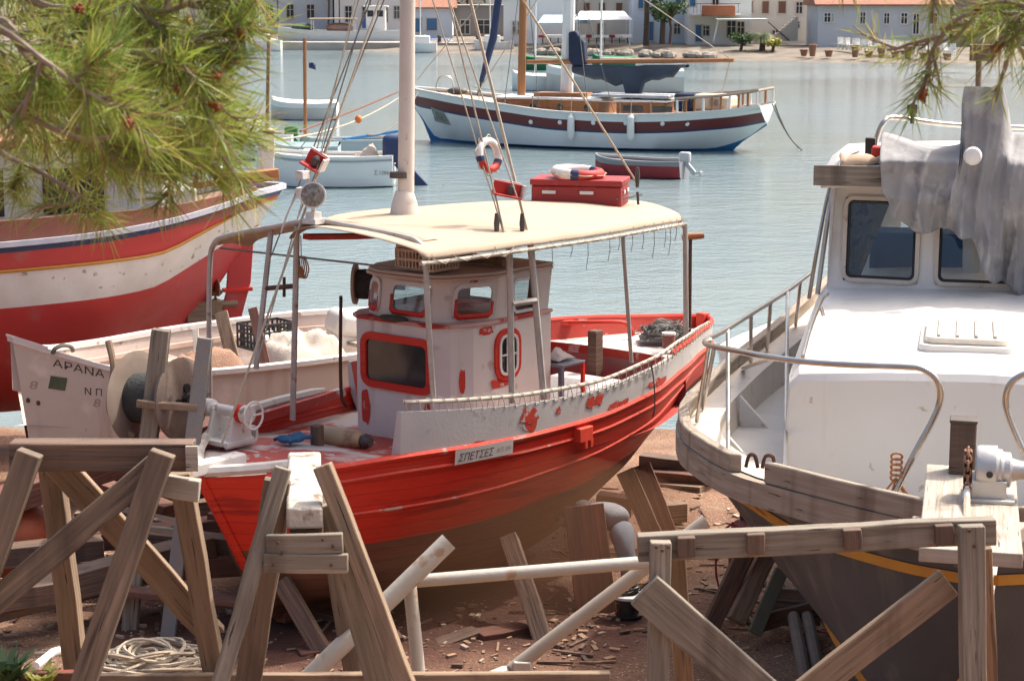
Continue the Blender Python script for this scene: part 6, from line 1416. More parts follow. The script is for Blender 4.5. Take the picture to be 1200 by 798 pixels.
def pine(label, base, trunk, limbs, seed, cones, density):
    """limbs: list of (start, [pixel path ...]) ; twigs grow from the last parts of each limb"""
    q = random.Random(seed); t = thing('pine_tree', label, 'pine tree', base, 0, 'pine trees overhanging the yard')
    m = MB(); m.tube(spl(trunk, 5), [.20 - .13*i/(5*(len(trunk)-1)) for i in range(5*(len(trunk)-1)+1)], 12); m.build('trunk', BARK, t)
    br = MB(); nd = MB(); tips = []
    def twig(p0, d, L, lev):
        pts = [p0]; p = p0.copy(); dd = d.normalized(); k = 5
        for i in range(k):
            dd = (dd + V((q.random()-.5, q.random()-.5, q.random()-.45))*.38).normalized(); p = p + dd*L/k; pts.append(p.copy())
            if lev < 2 and q.random() < .6: twig(p, (dd + V((q.random()-.5, q.random()-.5, q.random()-.6))*1.5), L*(.4+.3*q.random()), lev+1)
        r0 = .007 if lev == 0 else (.0048 if lev == 1 else .0034); br.tube(pts, [r0*(1-.45*i/k) for i in range(k+1)], 5, cap=False)
        n = int(density*(.7+.6*q.random()))
        needle_cluster(nd, pts[-1], pts[-1]-pts[-2], n, .112, q); tips.append((pts[-1], (pts[-1]-pts[-2]).normalized()))
        if q.random() < .45: needle_cluster(nd, pts[3], pts[3]-pts[2], n//3, .11, q)
    for path, tw, tl, r0 in limbs:
        sp_ = spl(path, 6); N = len(sp_); br.tube(sp_, [r0*(1-.7*i/N)+.002 for i in range(N)], 7, cap=False)
        tw = int(tw*.84)
        for i in range(tw):
            k = int(N*(.22+.78*(i+q.random())/tw)); k = min(k, N-2); d = (sp_[k+1]-sp_[k]).normalized(); side = V((q.random()-.5, (q.random()-.5)*.8, q.random()-.52)).normalized()
            twig(sp_[k], d*.8 + side, tl*(.6+.7*q.random()), 0)
        twig(sp_[-1], sp_[-1]-sp_[-2], tl, 0)
    br.build('branches', TWIG, t, recalc=False); nd.build('foliage', [NEEDLE, NEEDLE2, DEADN], t, smooth=0, recalc=False)
    q.shuffle(tips)
    for p, d in tips[:cones]:
        c_ = MB(); c_.lathe([(.002,-.010),(.008,-.003),(.010,.006),(.008,.018),(.003,.028)], p + d*.012, d, 8)
        for k in range(9):
            an = k*2.4; h = -.002 + .0028*k; u = d.cross(V((.1,.2,1))).normalized(); v_ = d.cross(u); c_.ball(p + d*.012 + d*h*1.2 + (u*math.cos(an)+v_*math.sin(an))*.0085, .0052, 5, 4)
        c_.build('cone', CONE, t)
YL = 5.0
tb = V((-2.75, 5.6, ground_z(-2.75, 5.6)))
TRK = [tb, tb + V((.08, -.05, 1.6)), tb + V((-.02, .05, 3.0)), tb + V((.1, .1, 5.2)), tb + V((.0, 0, 7.0))]
def A_(px, py, Y): return at(px, py, Y)
lim = [([TRK[1]+V((0,0,.6)), A_(-120, -30, 5.3), A_(60, 10, 5.1), A_(135, 0, 5.0), A_(187, 14, 4.9), A_(222, 4, 4.9)], 12, .17, .013),
       ([TRK[1]+V((0,0,.5)), A_(-80, 40, 5.0), A_(40, 55, 4.9), A_(114, 60, 4.85), A_(163, 62, 4.8), A_(205, 56, 4.8)], 14, .17, .013),
       ([TRK[1]+V((0,0,.3)), A_(-90, 80, 5.2), A_(40, 100, 5.2), A_(121, 122, 5.15), A_(166, 135, 5.1), A_(198, 140, 5.1)], 14, .16, .012),
       ([TRK[1]+V((0,0,.2)), A_(-120, 110, 4.7), A_(-10, 120, 4.7), A_(60, 150, 4.7), A_(110, 168, 4.7)], 9, .14, .010),
       ([TRK[1]+V((0,0,.9)), A_(-160, -90, 5.5), A_(20, -40, 5.4), A_(135, -40, 5.3), A_(208, -30, 5.2)], 10, .18, .016),
       ([TRK[1]+V((0,0,.4)), A_(-100, 60, 5.6), A_(30, 80, 5.6), A_(107, 90, 5.6), A_(156, 100, 5.5), A_(187, 98, 5.5)], 12, .16, .012),
       ([TRK[1]+V((0,0,.4)), A_(-100, 20, 4.5), A_(-10, 30, 4.5), A_(50, 70, 4.45), A_(90, 100, 4.4)], 10, .14, .011),
       ([TRK[1]+V((0,0,.3)), A_(-60, 90, 5.4), A_(80, 125, 5.4), A_(135, 158, 5.3), A_(180, 172, 5.3), A_(213, 182, 5.3)], 12, .14, .010),
       ([TRK[1]+V((0,0,.3)), A_(-90, 60, 5.8), A_(20, 40, 5.8), A_(100, 30, 5.8), A_(149, 40, 5.7)], 11, .17, .012),
       ([TRK[1]+V((0,0,.2)), A_(-120, 110, 5.9), A_(-30, 130, 5.9), A_(30, 140, 5.9), A_(85, 160, 5.8)], 9, .15, .010),
       ([TRK[1]+V((0,0,.2)), A_(-120, 150, 5.0), A_(10, 185, 5.0), A_(70, 215, 4.95), A_(95, 232, 4.9)], 4, .08, .008),
       ([TRK[2], A_(-300, -400, 5.2), A_(-100, -330, 5.0), A_(100, -300, 4.8)], 10, .25, .02), ([TRK[2]+V((0,0,1)), tb+V((-.8,.6,4.2)), tb+V((-1.6,.9,4.3))], 10, .28, .02), ([TRK[3], tb+V((.7,-.5,5.8)), tb+V((1.3,-.7,6.0))], 12, .28, .02), ([TRK[3], tb+V((-.7,.6,6.1)), tb+V((-1.2,.8,6.5))], 12, .28, .02)]
pine('pine tree reaching in from the left with long green needles and many brown buds', tb, TRK, lim, 5, 55, 13)
tb2 = V((2.7, 5.4, ground_z(2.7, 5.4)))
TRK2 = [tb2, tb2+V((-.1,.05,1.6)), tb2+V((.05,0,3.0)), tb2+V((-.05,.1,5.0)), tb2+V((0,0,6.8))]
lim2 = [([TRK2[1]+V((0,0,.8)), A_(1330, -98, 5.4), A_(1230, -58, 5.3), A_(1190, -28, 5.25), A_(1165, 2, 5.2), A_(1120, 24, 5.2), A_(1098, 50, 5.2)], 7, .12, .009),
        ([TRK2[1]+V((0,0,.7)), A_(1320, -38, 5.6), A_(1240, -18, 5.6), A_(1205, 22, 5.6), A_(1180, 72, 5.6)], 6, .12, .008),
        ([TRK2[1]+V((0,0,.9)), A_(1340, -168, 5.3), A_(1200, -118, 5.2), A_(1130, -98, 5.2), A_(1110, -68, 5.2)], 6, .12, .009),
        ([TRK2[1]+V((0,0,.9)), A_(1340, -198, 5.0), A_(1160, -148, 4.9), A_(1040, -108, 4.9), A_(1000, -53, 4.9)], 4, .09, .008),
        ([TRK2[1]+V((0,0,.5)), A_(1330, 2, 5.0), A_(1270, 12, 5.0), A_(1225, 22, 5.0)], 5, .12, .008),
        ([TRK2[2]+V((0,0,.5)), tb2+V((-.6,-.4,4.0)), tb2+V((-1.2,-.6,4.2))], 10, .26, .02), ([TRK2[3], tb2+V((.8,.5,5.4)), tb2+V((1.3,.7,5.6))], 10, .28, .02)]
pine('pine tree dangling thin sparse twigs into the upper right corner', tb2, TRK2, lim2, 9, 26, 7)
# ================================================================ boats afloat
def floating(name, label, cat, bow, ster, T, mats, mm, N=30, rake=(0,0,0), srake=(0,0,0), group=None, nm='hull'):
    A = math.atan2(ster.y-bow.y, ster.x-bow.x); t = thing(name, label, cat, (bow.x, bow.y, 0), A, group, (0,0,0))
    r_ = make_hull(T, None, N, rake, srake); m = MB(); m.grid(r_, mm); m.grid([mir(r) for r in r_], mm)
    e = [r[-1] for r in r_]; m.add(e+[V((p.x,-p.y,p.z)) for p in reversed(e)], [tuple(range(2*len(e)))], mm[-1] if isinstance(mm, list) else mm)
    h = m.build(nm, mats, t, weld=True, smooth=45)
    ca, sa = math.cos(A), math.sin(A)
    def loc(p): d = V((p[0]-bow.x, p[1]-bow.y, 0)); return V((d.x*ca+d.y*sa, -d.x*sa+d.y*ca, p[2]))
    return t, r_, m, loc, (lambda s, y, z: V((bow.x+ca*s-sa*y, bow.y+sa*s+ca*y, z)))
# ---- gulet
gbow, gst = atz(515, 165, 0), atz(852, 176, 0)
GLn = (gst-gbow).length; gA = math.atan2(gst.y-gbow.y, gst.x-gbow.x)
SHP = [(480, 102), (486, 105), (552, 118), (644, 131), (700, 135), (770, 135), (840, 131), (875, 127), (907, 121)]
def gz(s, y, tab=SHP):
    X = gbow.x + math.cos(gA)*s - math.sin(gA)*y; Y = gbow.y + math.sin(gA)*s + math.cos(gA)*y
    px = 600 + F*X/(Y*_c + H*_s*.9); return zfit(X, Y, lin(tab, px))
T = []
for s, w_, wl in ((-1.45,.06,0), (-.8,.55,.0), (0,1.0,.06), (1.5,1.55,.85), (3.5,1.95,1.55), (6,2.15,1.95), (8.5,2.12,1.9), (10.3,1.95,1.5), (11.7,1.7,.8), (12.9,1.45,.05), (13.85,1.15,.03)):
    z = gz(s, -w_); wl = max(.03, wl); zk = -.6 if 0 <= s < 11.9 else (lin([(-1.45, 1.7), (-.8, .9), (0, -.2)], s) if s < 0 else lin([(11.9,-.4),(12.9,.35),(13.85,1.0)], s))
    zw = max(.10, zk+.07); z2 = max(z*.58, zk+.2) if s > -1 else z-.35
    f = lambda zz: wl + (w_-wl)*max(0, min(1, (zz-zw)/(z-zw)))**.75
    zr0, zr1, zr2 = z-.72, z-.27, z-.22
    zr0, zr1 = max(zr0, zw+.05), max(zr1, zw+.08)
    T.append((s, .03, zk, max(.03, wl*.85), min(0, zw-.1) if zk < -.1 else zk+.05, wl, zw, f(zr0), zr0, f(zr0+.08), zr0+.08, f(zr1), zr1, w_, z))
t, gr2, gm, GLoc, GWo = floating('gulet', 'long two masted wooden sailing boat moored in the bay, white with a maroon band', 'sailing boat', gbow, gst, T, [TEAL, GULW, NAVYD, MAROON], [0,0,1,2,3,1], 44)
gul = t
for side in (-1, 1):
    m = MB(); strip(m, [V((p.x, side*(p.y+.05), p.z+.05)) for p in gr2[-1]], .2, .08, side); m.build('cap_rail', M('grey_white_cap', (.6,.6,.58), None, rough=.5), gul, smooth=40)
m = MB(); m.grid([[V((p.x, u*max(0, p.y-.1), p.z-.12)) for p in gr2[-1]] for u in (-1,0,1)]); m.build('deck', M('gulet_deck', (.48,.38,.28), (.4,.32,.24), .8, .7), gul, recalc=False)
def gp(px, py, y=0.0):
    """local point of the gulet seen at a pixel, in the lengthwise plane y"""
    d = at(px, py, 50) - V((0,0,H)); n = V((-math.sin(gA), math.cos(gA), 0)); o = V((0,0,H)); p0 = V((gbow.x, gbow.y, 0)) + n*y
    k = (p0-o).dot(n)/d.dot(n); return GLoc(o + d*k)
def gdeckhouse(name, px0, px1, pyt, hw, mat, roofmat, zoff=0):
    a, b = gp(px0, pyt, -hw), gp(px1, pyt, -hw); zt_ = (a.z+b.z)/2; zb_ = 1.0
    m = MB(); m.box(((a.x+b.x)/2, 0, (zt_+zb_)/2), (b.x-a.x, 2*hw, zt_-zb_)); h = m.build(name, mat, gul, bevel=.05)
    m = MB(); m.box(((a.x+b.x)/2, 0, zt_+.04), (b.x-a.x+.2, 2*hw+.2, .08)); m.build('roof', roofmat, h, bevel=.02); return a, b, zt_, h
a, b, zt_, h = gdeckhouse('deckhouse', 580, 702, 117, 1.15, WORANGE, WHITE)
for k in range(4):
    m = MB(); m.lathe([(.13,-.01),(.13,.02)], (a.x+.5+k*(b.x-a.x-1)/3, -1.155, zt_-.28), (0,-1,0), 14); m.build('porthole', DGLASS, h)
a2, b2, zt2, h2 = gdeckhouse('deckhouse', 722, 780, 120, 1.1, WORANGE, WHITE)
for k in range(2): m = MB(); m.box((a2.x+.7+k*1.2, -1.11, zt2-.25), (.8, .03, .22)); m.build('window', DGLASS, h2)
m = MB(); c_ = gp(745, 112, -.4); m.box(c_, (3.2, 1.5, .12)); m.build('sun_mattress', M('grey_mattress', (.3,.34,.38), (.5,.5,.5), 2, .8), gul, bevel=.03)
m = MB(); c_ = gp(660, 111, 0); m.box(c_, (2.2, .9, .16)); m.build('skylight', WORANGE, gul)
for px, l, mt_, w_ in ((829, 1.3, M('beige_cushion', (.60,.47,.36), None, rough=.9), .62), (806, .9, NAVY, .7), (845, .9, M('beige_cushion_back', (.62,.52,.42), None, rough=.9), .45)):
    c_ = gp(px, 120, -.9); m = MB(); m.box((c_.x, -.7, c_.z), (l, 1.2, w_)); m.build('cushion', mt_, gul, bevel=.1)
# masts, booms
def gspar(name, pts, r, mat, y=0.0): return MB().tube([gp(*p, y) for p in pts], r, 10).build(name, mat, gul)
gspar('fore_mast', [(616, -130), (613, 0), (611, 112)], [.10,.15,.17], WORANGE)
gspar('main_mast', [(670, -150), (667, 0), (664, 112)], [.20,.24,.26], WHITE, .3)
gspar('boom', [(618, 73), (740, 72), (860, 71)], [.09,.10,.08], WORANGE)
gspar('forestay_sail', [(592, -60), (578, 45), (564, 96)], [.14,.16,.10], NAVYD)
gspar('forestay', [(564, 96), (560, 112)], .05, IRON)
m = MB(); A = [gp(x, y) for x, y in ((668, 38), (676, 36), (686, 50), (688, 76), (672, 77), (668, 70))]; m.ext([p+V((0,-.22,0)) for p in A], (0,.44,0)); m.build('sail_cover', NAVY, gul, bevel=.06)
rows = []
for i, x in enumerate(frange(672, 806, 16)):
    c_ = gp(x, 76); k = math.sin(math.pi*min(1, (x-665)/142)); d = .25 + .55*k*(1+.5*pnoise(V((i*.6,0,2)))) + (1.0 if 734 < x < 750 else 0)
    if x > 795: d = .12
    rows.append([c_+V((0, .22*math.cos(a)+.0, -d*.5 + (d*.5)*math.sin(a))) for a in frange(0, 2*math.pi, 10)])
m = MB(); m.grid(rows); m.build('furled_sail', M('furled_navy_sail', (.06,.075,.10), (.03,.04,.06), .8, .9, bump=.3), gul)
for (x0,y0,x1,y1,yy) in ((616,-60,482,102,0),(668,-60,565,100,0),(615,-60,590,128,-1.6),(615,-60,632,130,-1.7),(668,-60,690,134,-2),(668,-60,720,135,-2),(668,-60,860,72,0),(855,72,842,128,0)):
    MB().tube([gp(x0,y0,yy*.1), gp(x1,y1,yy)], .018, 4).build('stay', ROPED if yy else ROPE, gul)
# stern rail with turned posts, bow rail, davits
rl_ = []
for i, s in enumerate(frange(10.8, 13.75, 9)):
    for side in (-1, 1):
        p = row_at(gr2[-1], s); m = MB(); m.tube([V((s, side*(p.y-.03), p.z)), V((s, side*(p.y-.03), p.z+.55))], .05, 6); m.build('rail_post', WORANGE if i % 3 else WHITE, gul)
for side in (-1, 1): MB().tube([V((s, side*(row_at(gr2[-1], s).y-.03), row_at(gr2[-1], s).z+.58)) for s in frange(10.7, 13.75, 12)], .06, 6).build('rail_top', WSILVER, gul)
p = row_at(gr2[-1], 13.75); MB().tube([V((13.75, y, p.z+.58)) for y in (-p.y+.03, 0, p.y-.03)], .06, 6).build('rail_top', WSILVER, gul)
for s in frange(2.5, 11, 7):
    p = row_at(gr2[-1], s); MB().tube([V((s, -p.y+.1, p.z)), V((s, -p.y+.1, p.z+.5))], .02, 5).build('stanchion', STEEL, gul)
MB().tube([V((s, -row_at(gr2[-1], s).y+.1, row_at(gr2[-1], s).z+.5)) for s in frange(2.0, 11.2, 14)], .018, 5).build('life_line', STEEL, gul)
MB().tube(spl([gp(510,110,-.5), gp(514,92,-.5), gp(528,91,-.3), gp(532,110,-.4)], 4), .02, 6).build('bow_rail', STEEL, gul)
m = MB(); m.ball(gp(536, 107, 0), (.45,.3,.16)); m.build('anchor_chain_heap', IRON, gul)
# emblem on the bow, fenders, port lights
vs, fs = rectgrid(1, 1, 4, 4); bv = gm.bvh()
def gq(px, py):
    d = at(px, py, 50) - V((0,0,H)); a_ = GLoc(V((0,0,H))); b_ = GLoc(V((0,0,H))+d); h = bv.ray_cast(a_, (b_-a_).normalized(), 300); return h[0], h[1]
try:
    P4 = [gq(*p)[0] for p in ((505,125),(520,131),(528,147),(510,142))]; n_ = gq(515,136)[1]; n_ = n_ if n_.y < 0 else -n_
    m = MB(); m.add([p+n_*.02 for p in P4], [(0,1,2,3)]); em = m.build('bow_emblem', M('emblem_green', (.16,.18,.15), (.3,.32,.28), 8, .6), gul, recalc=False)
    c_ = sum(P4, V((0,0,0)))/4; m = MB(); m.add([c_ + (P-c_)*.55 + n_*.03 for P in P4], [(0,1,2,3)]); m.build('emblem_figure', M('emblem_dark', (.04,.05,.05), (.3,.3,.28), 14, .6), em, recalc=False)
except Exception: pass
for px in (669, 739):
    p = gp(px, 150, -2.2); m = MB(); m.lathe([(.03,.55),(.06,.50),(.14,.40),(.15,-.35),(.08,-.48),(0,-.5)], p, (0,0,1), 12); m.build('fender', WHITE, gul); MB().tube([p+V((0,0,.5)), p+V((0,.1,1.2))], .015, 4).build('fender_rope', ROPE, gul)
for px in (622, 656, 695, 733, 776, 805):
    h = gq(px, 143 + (px-620)*.012)
    if h[0]: m = MB(); m.lathe([(.10,-.01),(.07,.02)], h[0], (0,-1,0), 10); m.build('port_light', WHITE, gul)
h = gq(826, 138)
if h[0]:
    tv, tf = text_mesh('ΑΓ. ΝΙΚΟΛΑΟΣ', .3) if False else (None, None)
# tender hanging astern, cloths, mooring lines
for a, b in ((gp(905, 122, -.6), atz(940, 176, 0)), (gp(908, 123, .2), atz(936, 172, 0))):
    o = MB().tube(sag(GWo(a.x, a.y, a.z), b, .25), .03, 4).build('mooring_line', ROPED, None); tag(o, 'slack mooring line from the sailing boat stern into the water', 'rope', 'stern mooring lines')
o = MB().tube([at(483, 101, 80), at(420, 128, 66), at(352, 154, 58)], .035, 5).build('mooring_line', WRED, None); tag(o, 'thick brown mooring rope from the sailing boat bow to the left', 'rope')
for (a, b, lb, mt_) in (((484,103,80),(300,165,60),'thin pale mooring rope below the brown one',ROPE), ((490,108,80),(430,158,70),'dark sagging mooring chain off the sailing boat bow',ROPED)):
    o = MB().tube(sag(at(*a), at(*b), .5), .028, 4).build('mooring_line', mt_, None); tag(o, lb, 'rope')
p = at(420, 140, 66); o = MB().ball(p, (.12,.12,.14)).build('line_float', ORANGE, None, loc=p); tag(o, 'small orange float on the brown mooring rope', 'float')
p = atz(502, 158, .0); 
# boats lying beyond the gulet (behind its deck)
def dory(name, label, cat, px0, px1, pyw, h, bm_, cols, group=None, extra=None, flip=False, dY=0.0, cover=None):
    a, b = atz(px0, pyw, 0), atz(px1, pyw, 0); b.y += dY
    if flip: a, b = b, a
    L = (b-a).length; w_ = bm_/2
    T = [(0,.0,-.1,.03,.05,.04,h*.9,.06,h*1.22), (L*.12,.02,-.15,w_*.45,.05,w_*.6,h*.78,w_*.68,h*1.1), (L*.35,.02,-.2,w_*.8,.03,w_*.95,h*.74,w_,h), (L*.7,.02,-.2,w_*.85,.03,w_*.97,h*.74,w_,h*.96), (L,.02,-.15,w_*.7,.05,w_*.82,h*.74,w_*.85,h)]
    t, r_, m, lo_, wo = floating(name, label, cat, a, b, T, cols[:3], [0, 1, 2] if len(cols) > 2 else 0, 20, group=group)
    m = MB(); m.grid([[V((p.x, u*max(0,p.y-.05), p.z-(.1 if not cover else -.02)+(.12*(1-u*u) if cover else 0))) for p in r_[-1]] for u in (-1,-.5,0,.5,1)]); m.build('cover' if cover else 'sole', cover or M(name+'_sole', (.5,.48,.44), (.4,.37,.33), 2, .7), t, recalc=False)
    for side in (-1, 1): m = MB(); strip(m, [V((p.x, side*(p.y+.03), p.z+.03)) for p in r_[-1]], .1, .07, side); m.build('gunwale', cols[-1], t)
    return t, r_, lo_, wo, L
def console(t, x, z, l, w_, h, mat, glass=True):
    m = MB(); m.box((x, 0, z+h/2), (l, w_, h)); c_ = m.build('console', mat, t, bevel=.06)
    if glass: m = MB(); m.add([(x-l/2-.1,-w_/2,z+h),(x-l/2-.1,w_/2,z+h),(x-l/2+.2,w_/2,z+h+.35),(x-l/2+.2,-w_/2,z+h+.35)], [(0,1,2,3)]); m.build('windscreen', GLASS, c_, thick=.01)
def outboard(t, x, z, k, mat=NAVYD):
    m = MB(); m.box((x+.15*k, 0, z+.45*k), (.62*k,.42*k,.55*k)); ob = m.build('outboard_engine', mat, t, bevel=.1*k, smooth=60)
    m = MB(); m.beam((x+.15*k,0,z+.2*k), (x+.75*k,0,z-.45*k), .2*k, .22*k, up=(1,0,0)); m.box((x+.85*k,0,z-.35*k), (.6*k,.06,.1*k)); m.ball((x+1.05*k,0,z-.42*k), (.05,.17*k,.17*k), 8, 6); m.build('drive_leg', mat, ob)
Wh, Wh2 = M('boat_white', (.76,.76,.74), (.70,.70,.68), .8, .4), M('boat_offwhite', (.58,.55,.50), (.50,.47,.43), .8, .5)
t, r_, lo_, wo, L = dory('motor_boat', 'white open motor boat with dark outboard, moored left of the red boat mast', 'motor boat', 300, 462, 217, 1.0, 2.1, [Wh, Wh, Wh])
console(t, L*.42, .55, .7, .8, .6, Wh); outboard(t, L-.1, .45, 1.6)
for side in (-1, 1): m = MB(); strip(m, [V((p.x, side*(p.y+.012), p.z-.1)) for p in r_[-1]], .02, .05, side); m.build('stripe', M('grey_stripe', (.3,.32,.35), None, rough=.5), t)
m = MB(); m.grid([[V((L*.80,.2,.6)) + p for p in r] for r in lump(.5,.4,.7,9,10)]); m.build('gear_heap', M('tan_gear', (.38,.3,.24), (.5,.45,.4), 5, .9), t)
tv, tf = text_mesh('Σ.1286', .22); m = MB(); m.add([V((L*.87+v.x*.75, -.96, .42+v.y*.8)) for v in tv], tf); m.build('lettering', IRON, t, recalc=False)
p = wo(L*.1, -1.1, .4)
t, r_, lo_, wo, L = dory('rowing_boat', 'grey open boat with a wooden mast moored behind the white motor boat', 'boat', 352, 474, 184, .62, 1.8, [Wh2, GREYBL, GREYBL], dY=1.5)
MB().tube([lo_(at(358, 184, wo(.3,0,0).y)), lo_(at(357, 45, wo(.3,0,0).y))], .07, 8).build('mast', WORANGE, t)
m = MB(); c_ = lo_(at(362, 72, wo(.3,0,0).y)); m.grid([[c_+V((.25*i/3, .05*math.sin(i*2), -.12*j-.03*i)) for i in range(4)] for j in range(3)]); m.build('flag', NAVYD, t, thick=.01)
m = MB(); m.beam((L*.35, -.8, .66), (L*.98, .7, .80), .18, .1, n=4); m.build('furled_boom', TEAL, t)
t, r_, lo_, wo, L = dory('skiff', 'teal covered skiff moored just above the white motor boat', 'boat', 318, 398, 190, .6, 1.6, [GREYBL, GREYBL, GREYBL], cover=M('teal_cover', (.10,.20,.22), (.3,.36,.36), 1.5, .8))
t, r_, lo_, wo, L = dory('rowing_boat', 'pale boat lying farthest out among the moored boats at left', 'boat', 318, 396, 140, .8, 1.9, [Wh2, Wh2, Wh], cover=M('cream_cover', (.62,.58,.50), None, rough=.8))
t, r_, lo_, wo, L = dory('motor_boat', 'white motor boat partly hidden by the pine, with a green topped engine', 'motor boat', 250, 345, 185, .9, 2.2, [Wh, Wh, Wh]); console(t, L*.45, .7, .8, .9, .7, Wh); outboard(t, L*.93, .6, .8, GREENP)
t, r_, lo_, wo, L = dory('motor_boat', 'old white cabin boat behind the pine branches at left', 'motor boat', 150, 262, 196, 1.0, 2.3, [Wh2, Wh2, Wh]); console(t, L*.5, .8, 1.6, 1.5, 1.0, Wh)
t, r_, lo_, wo, L = dory('motor_boat', 'white speedboat moored behind the left pine needles', 'motor boat', 60, 170, 165, .8, 2.2, [Wh, Wh, Wh]); console(t, L*.5, .6, .9, .9, .6, Wh)
t, r_, lo_, wo, L = dory('tender', 'small red and grey tender with outboard floating below the sailing boat', 'dinghy', 698, 799, 205, .58, 1.5, [M('tender_red', (.25,.02,.025), (.2,.02,.025), 2, .6), M('tender_red_top', (.27,.025,.03), None, rough=.6), M('tender_grey', (.24,.25,.27), None, rough=.6)], dY=-1.2)
outboard(t, L-.1, .42, .62, M('silver_engine', (.45,.46,.47), None, rough=.4))
for lb, x0, x1, y, h, cl, cv in (('boat with furled grey cover moored beyond the sailing boat deck', 640, 800, 108, 1.25, Wh2, M('grey_sail_cover', (.40,.40,.38), (.3,.3,.29), 1, .9)), ('white boat showing between the two masts', 600, 668, 106, .9, Wh, M('white_sail_cover', (.58,.57,.54), None, rough=.8))):
    t, r_, lo_, wo, L = dory('moored_yacht', lb, 'sailing boat', x0, x1, y, h, 2.6, [cl, cl, Wh], cover=cv)
    MB().tube([V((L*.4, 0, .5)), V((L*.4, 0, 9.5))], .06, 8).build('mast', WHITE, t); MB().tube([V((L*.4,0,1.9)), V((L*.95,0,1.8))], .14, 8).build('boom', WPALE, t)
for lb, px, gm_ in (('green tarpaulin bundle left of the white mast', 636, GREENP), ('green tarpaulin bundle right of the navy sail cover', 720, GREENP)):
    c_ = atz(px, 80, 0); t_ = dory('skiff', 'skiff under a '+lb.replace('bundle ', 'cover '), 'boat', px-26, px+24, 82, .9, 1.8, [GREENP, GREENP, GREENP], cover=GREENP, group='green covered skiffs')

# ================================================================ far side of the bay
FG = 'boats along the far quay'
t, r_, lo_, wo, L = dory('fishing_boat', 'grey blue wooden fishing boat with white wheelhouse at the far quay', 'fishing boat', 326, 470, 57, 1.75, 3.6, [GREYBL, GREYBL, GREYBL], FG)
m = MB(); m.box((L*.80, 0, 2.9), (1.9, 1.8, 2.3)); wh_ = m.build('wheelhouse', WHITE, t, bevel=.05); m = MB(); m.box((L*.80, 0, 4.1), (2.4, 2.2, .12)); m.build('roof', WHITE, wh_)
for x in (-.5, .45): m = MB(); m.box((L*.80+x, -.91, 3.4), (.6, .04, .6)); m.build('window', DGLASS, wh_)
m = MB(); m.box((L*.71, 0, 2.6), (.5, 1.6, 1.2)); m.build('blue_panel', BLUEP, t); m = MB(); m.box((L*.45, 0, 2.9), (4.6, 2.2, .1)); m.build('awning', CANVAS, t)
for x in (.28, .62):
    for y in (-1, 1): MB().tube([V((L*x, y, 1.6)), V((L*x, y, 2.9))], .04, 5).build('awning_post', WHITE, t)
m = MB(); m.ball((L*.2, 0, 2.0), (1.1, .9, .5)); m.build('net_heap', GREENNET, t); m = MB(); m.ball((L*.5, 0, 2.0), (1.4, .8, .5)); m.build('net_heap', M('salmon_net', (.45,.27,.2), (.35,.2,.15), 4, .9), t)
MB().tube([V((L*.73, 0, 2)), V((L*.71, 0, 9))], .07, 6).build('mast', WHITE, t)
for lb, x0, x1, y, h, cl, cv in (('dark hulled boat right of the red boat mast at the quay', 470, 500, 56, 1.1, [NAVYD,NAVYD,WHITE], M('pale_cover', (.5,.48,.45), None, rough=.9)), ('bright blue covered boat at the far quay', 500, 526, 57, .8, [BLUEP,BLUEP,BLUEP], M('bright_blue_cover', (.03,.12,.42), (.02,.08,.3), 3, .7)), ('white and blue skiff right of the bright blue boat', 524, 552, 58, .7, [WHITE,BLUEP,BLUEP], M('pale_blue_cover', (.35,.45,.55), None, rough=.8)), ('long low pale boat before the gabled house', 545, 600, 55, .6, [M('stone_grey', (.35,.33,.30), None, rough=.8)]*3, M('drab_cover', (.4,.36,.3), None, rough=.9))):
    dory('moored_boat', lb, 'boat', x0, x1, y, h, 2.0, cl, FG, cover=cv)
# quay
def at_h(px, py, Y): return at(px, py, Y)
m = MB(); a, b = atz(300, 52, .0), atz(742, 58, .0); n_ = V((0, 1, 0))
m.ext([V((-40, 196.5, -1)), V((0, 190.5, -1)), V((12, 184, -1)), V((13, 190, -1)), V((-6, 216, -1)), V((-40, 222, -1))], (0, 0, 1.75)); o = m.build('stone_quay', M('pale_quay_stone', (.42,.38,.33), (.33,.29,.25), .7, .9, bump=.3, bsc=3), None); tag(o, None, None, None, 'structure')
q = random.Random(31)
for k in range(46):
    x = 2 + 15*q.random(); y = yshore_far(x) - .5 + 1.5*q.random(); r_ = .25+.5*q.random(); m = MB(); m.ball((0,0,0), (r_, r_*.8, r_*.6), 7, 5)
    for v in m.v: v *= 1 + .35*pnoise(v*2.3 + V((k,0,0)))
    o = m.build('shore_rock', WL_STONE, None, smooth=0); o.location = (x, y, .25); tag(o, 'pale boulder among the rocks along the waterline below the taverna', 'rock', 'rocks along the far waterline')
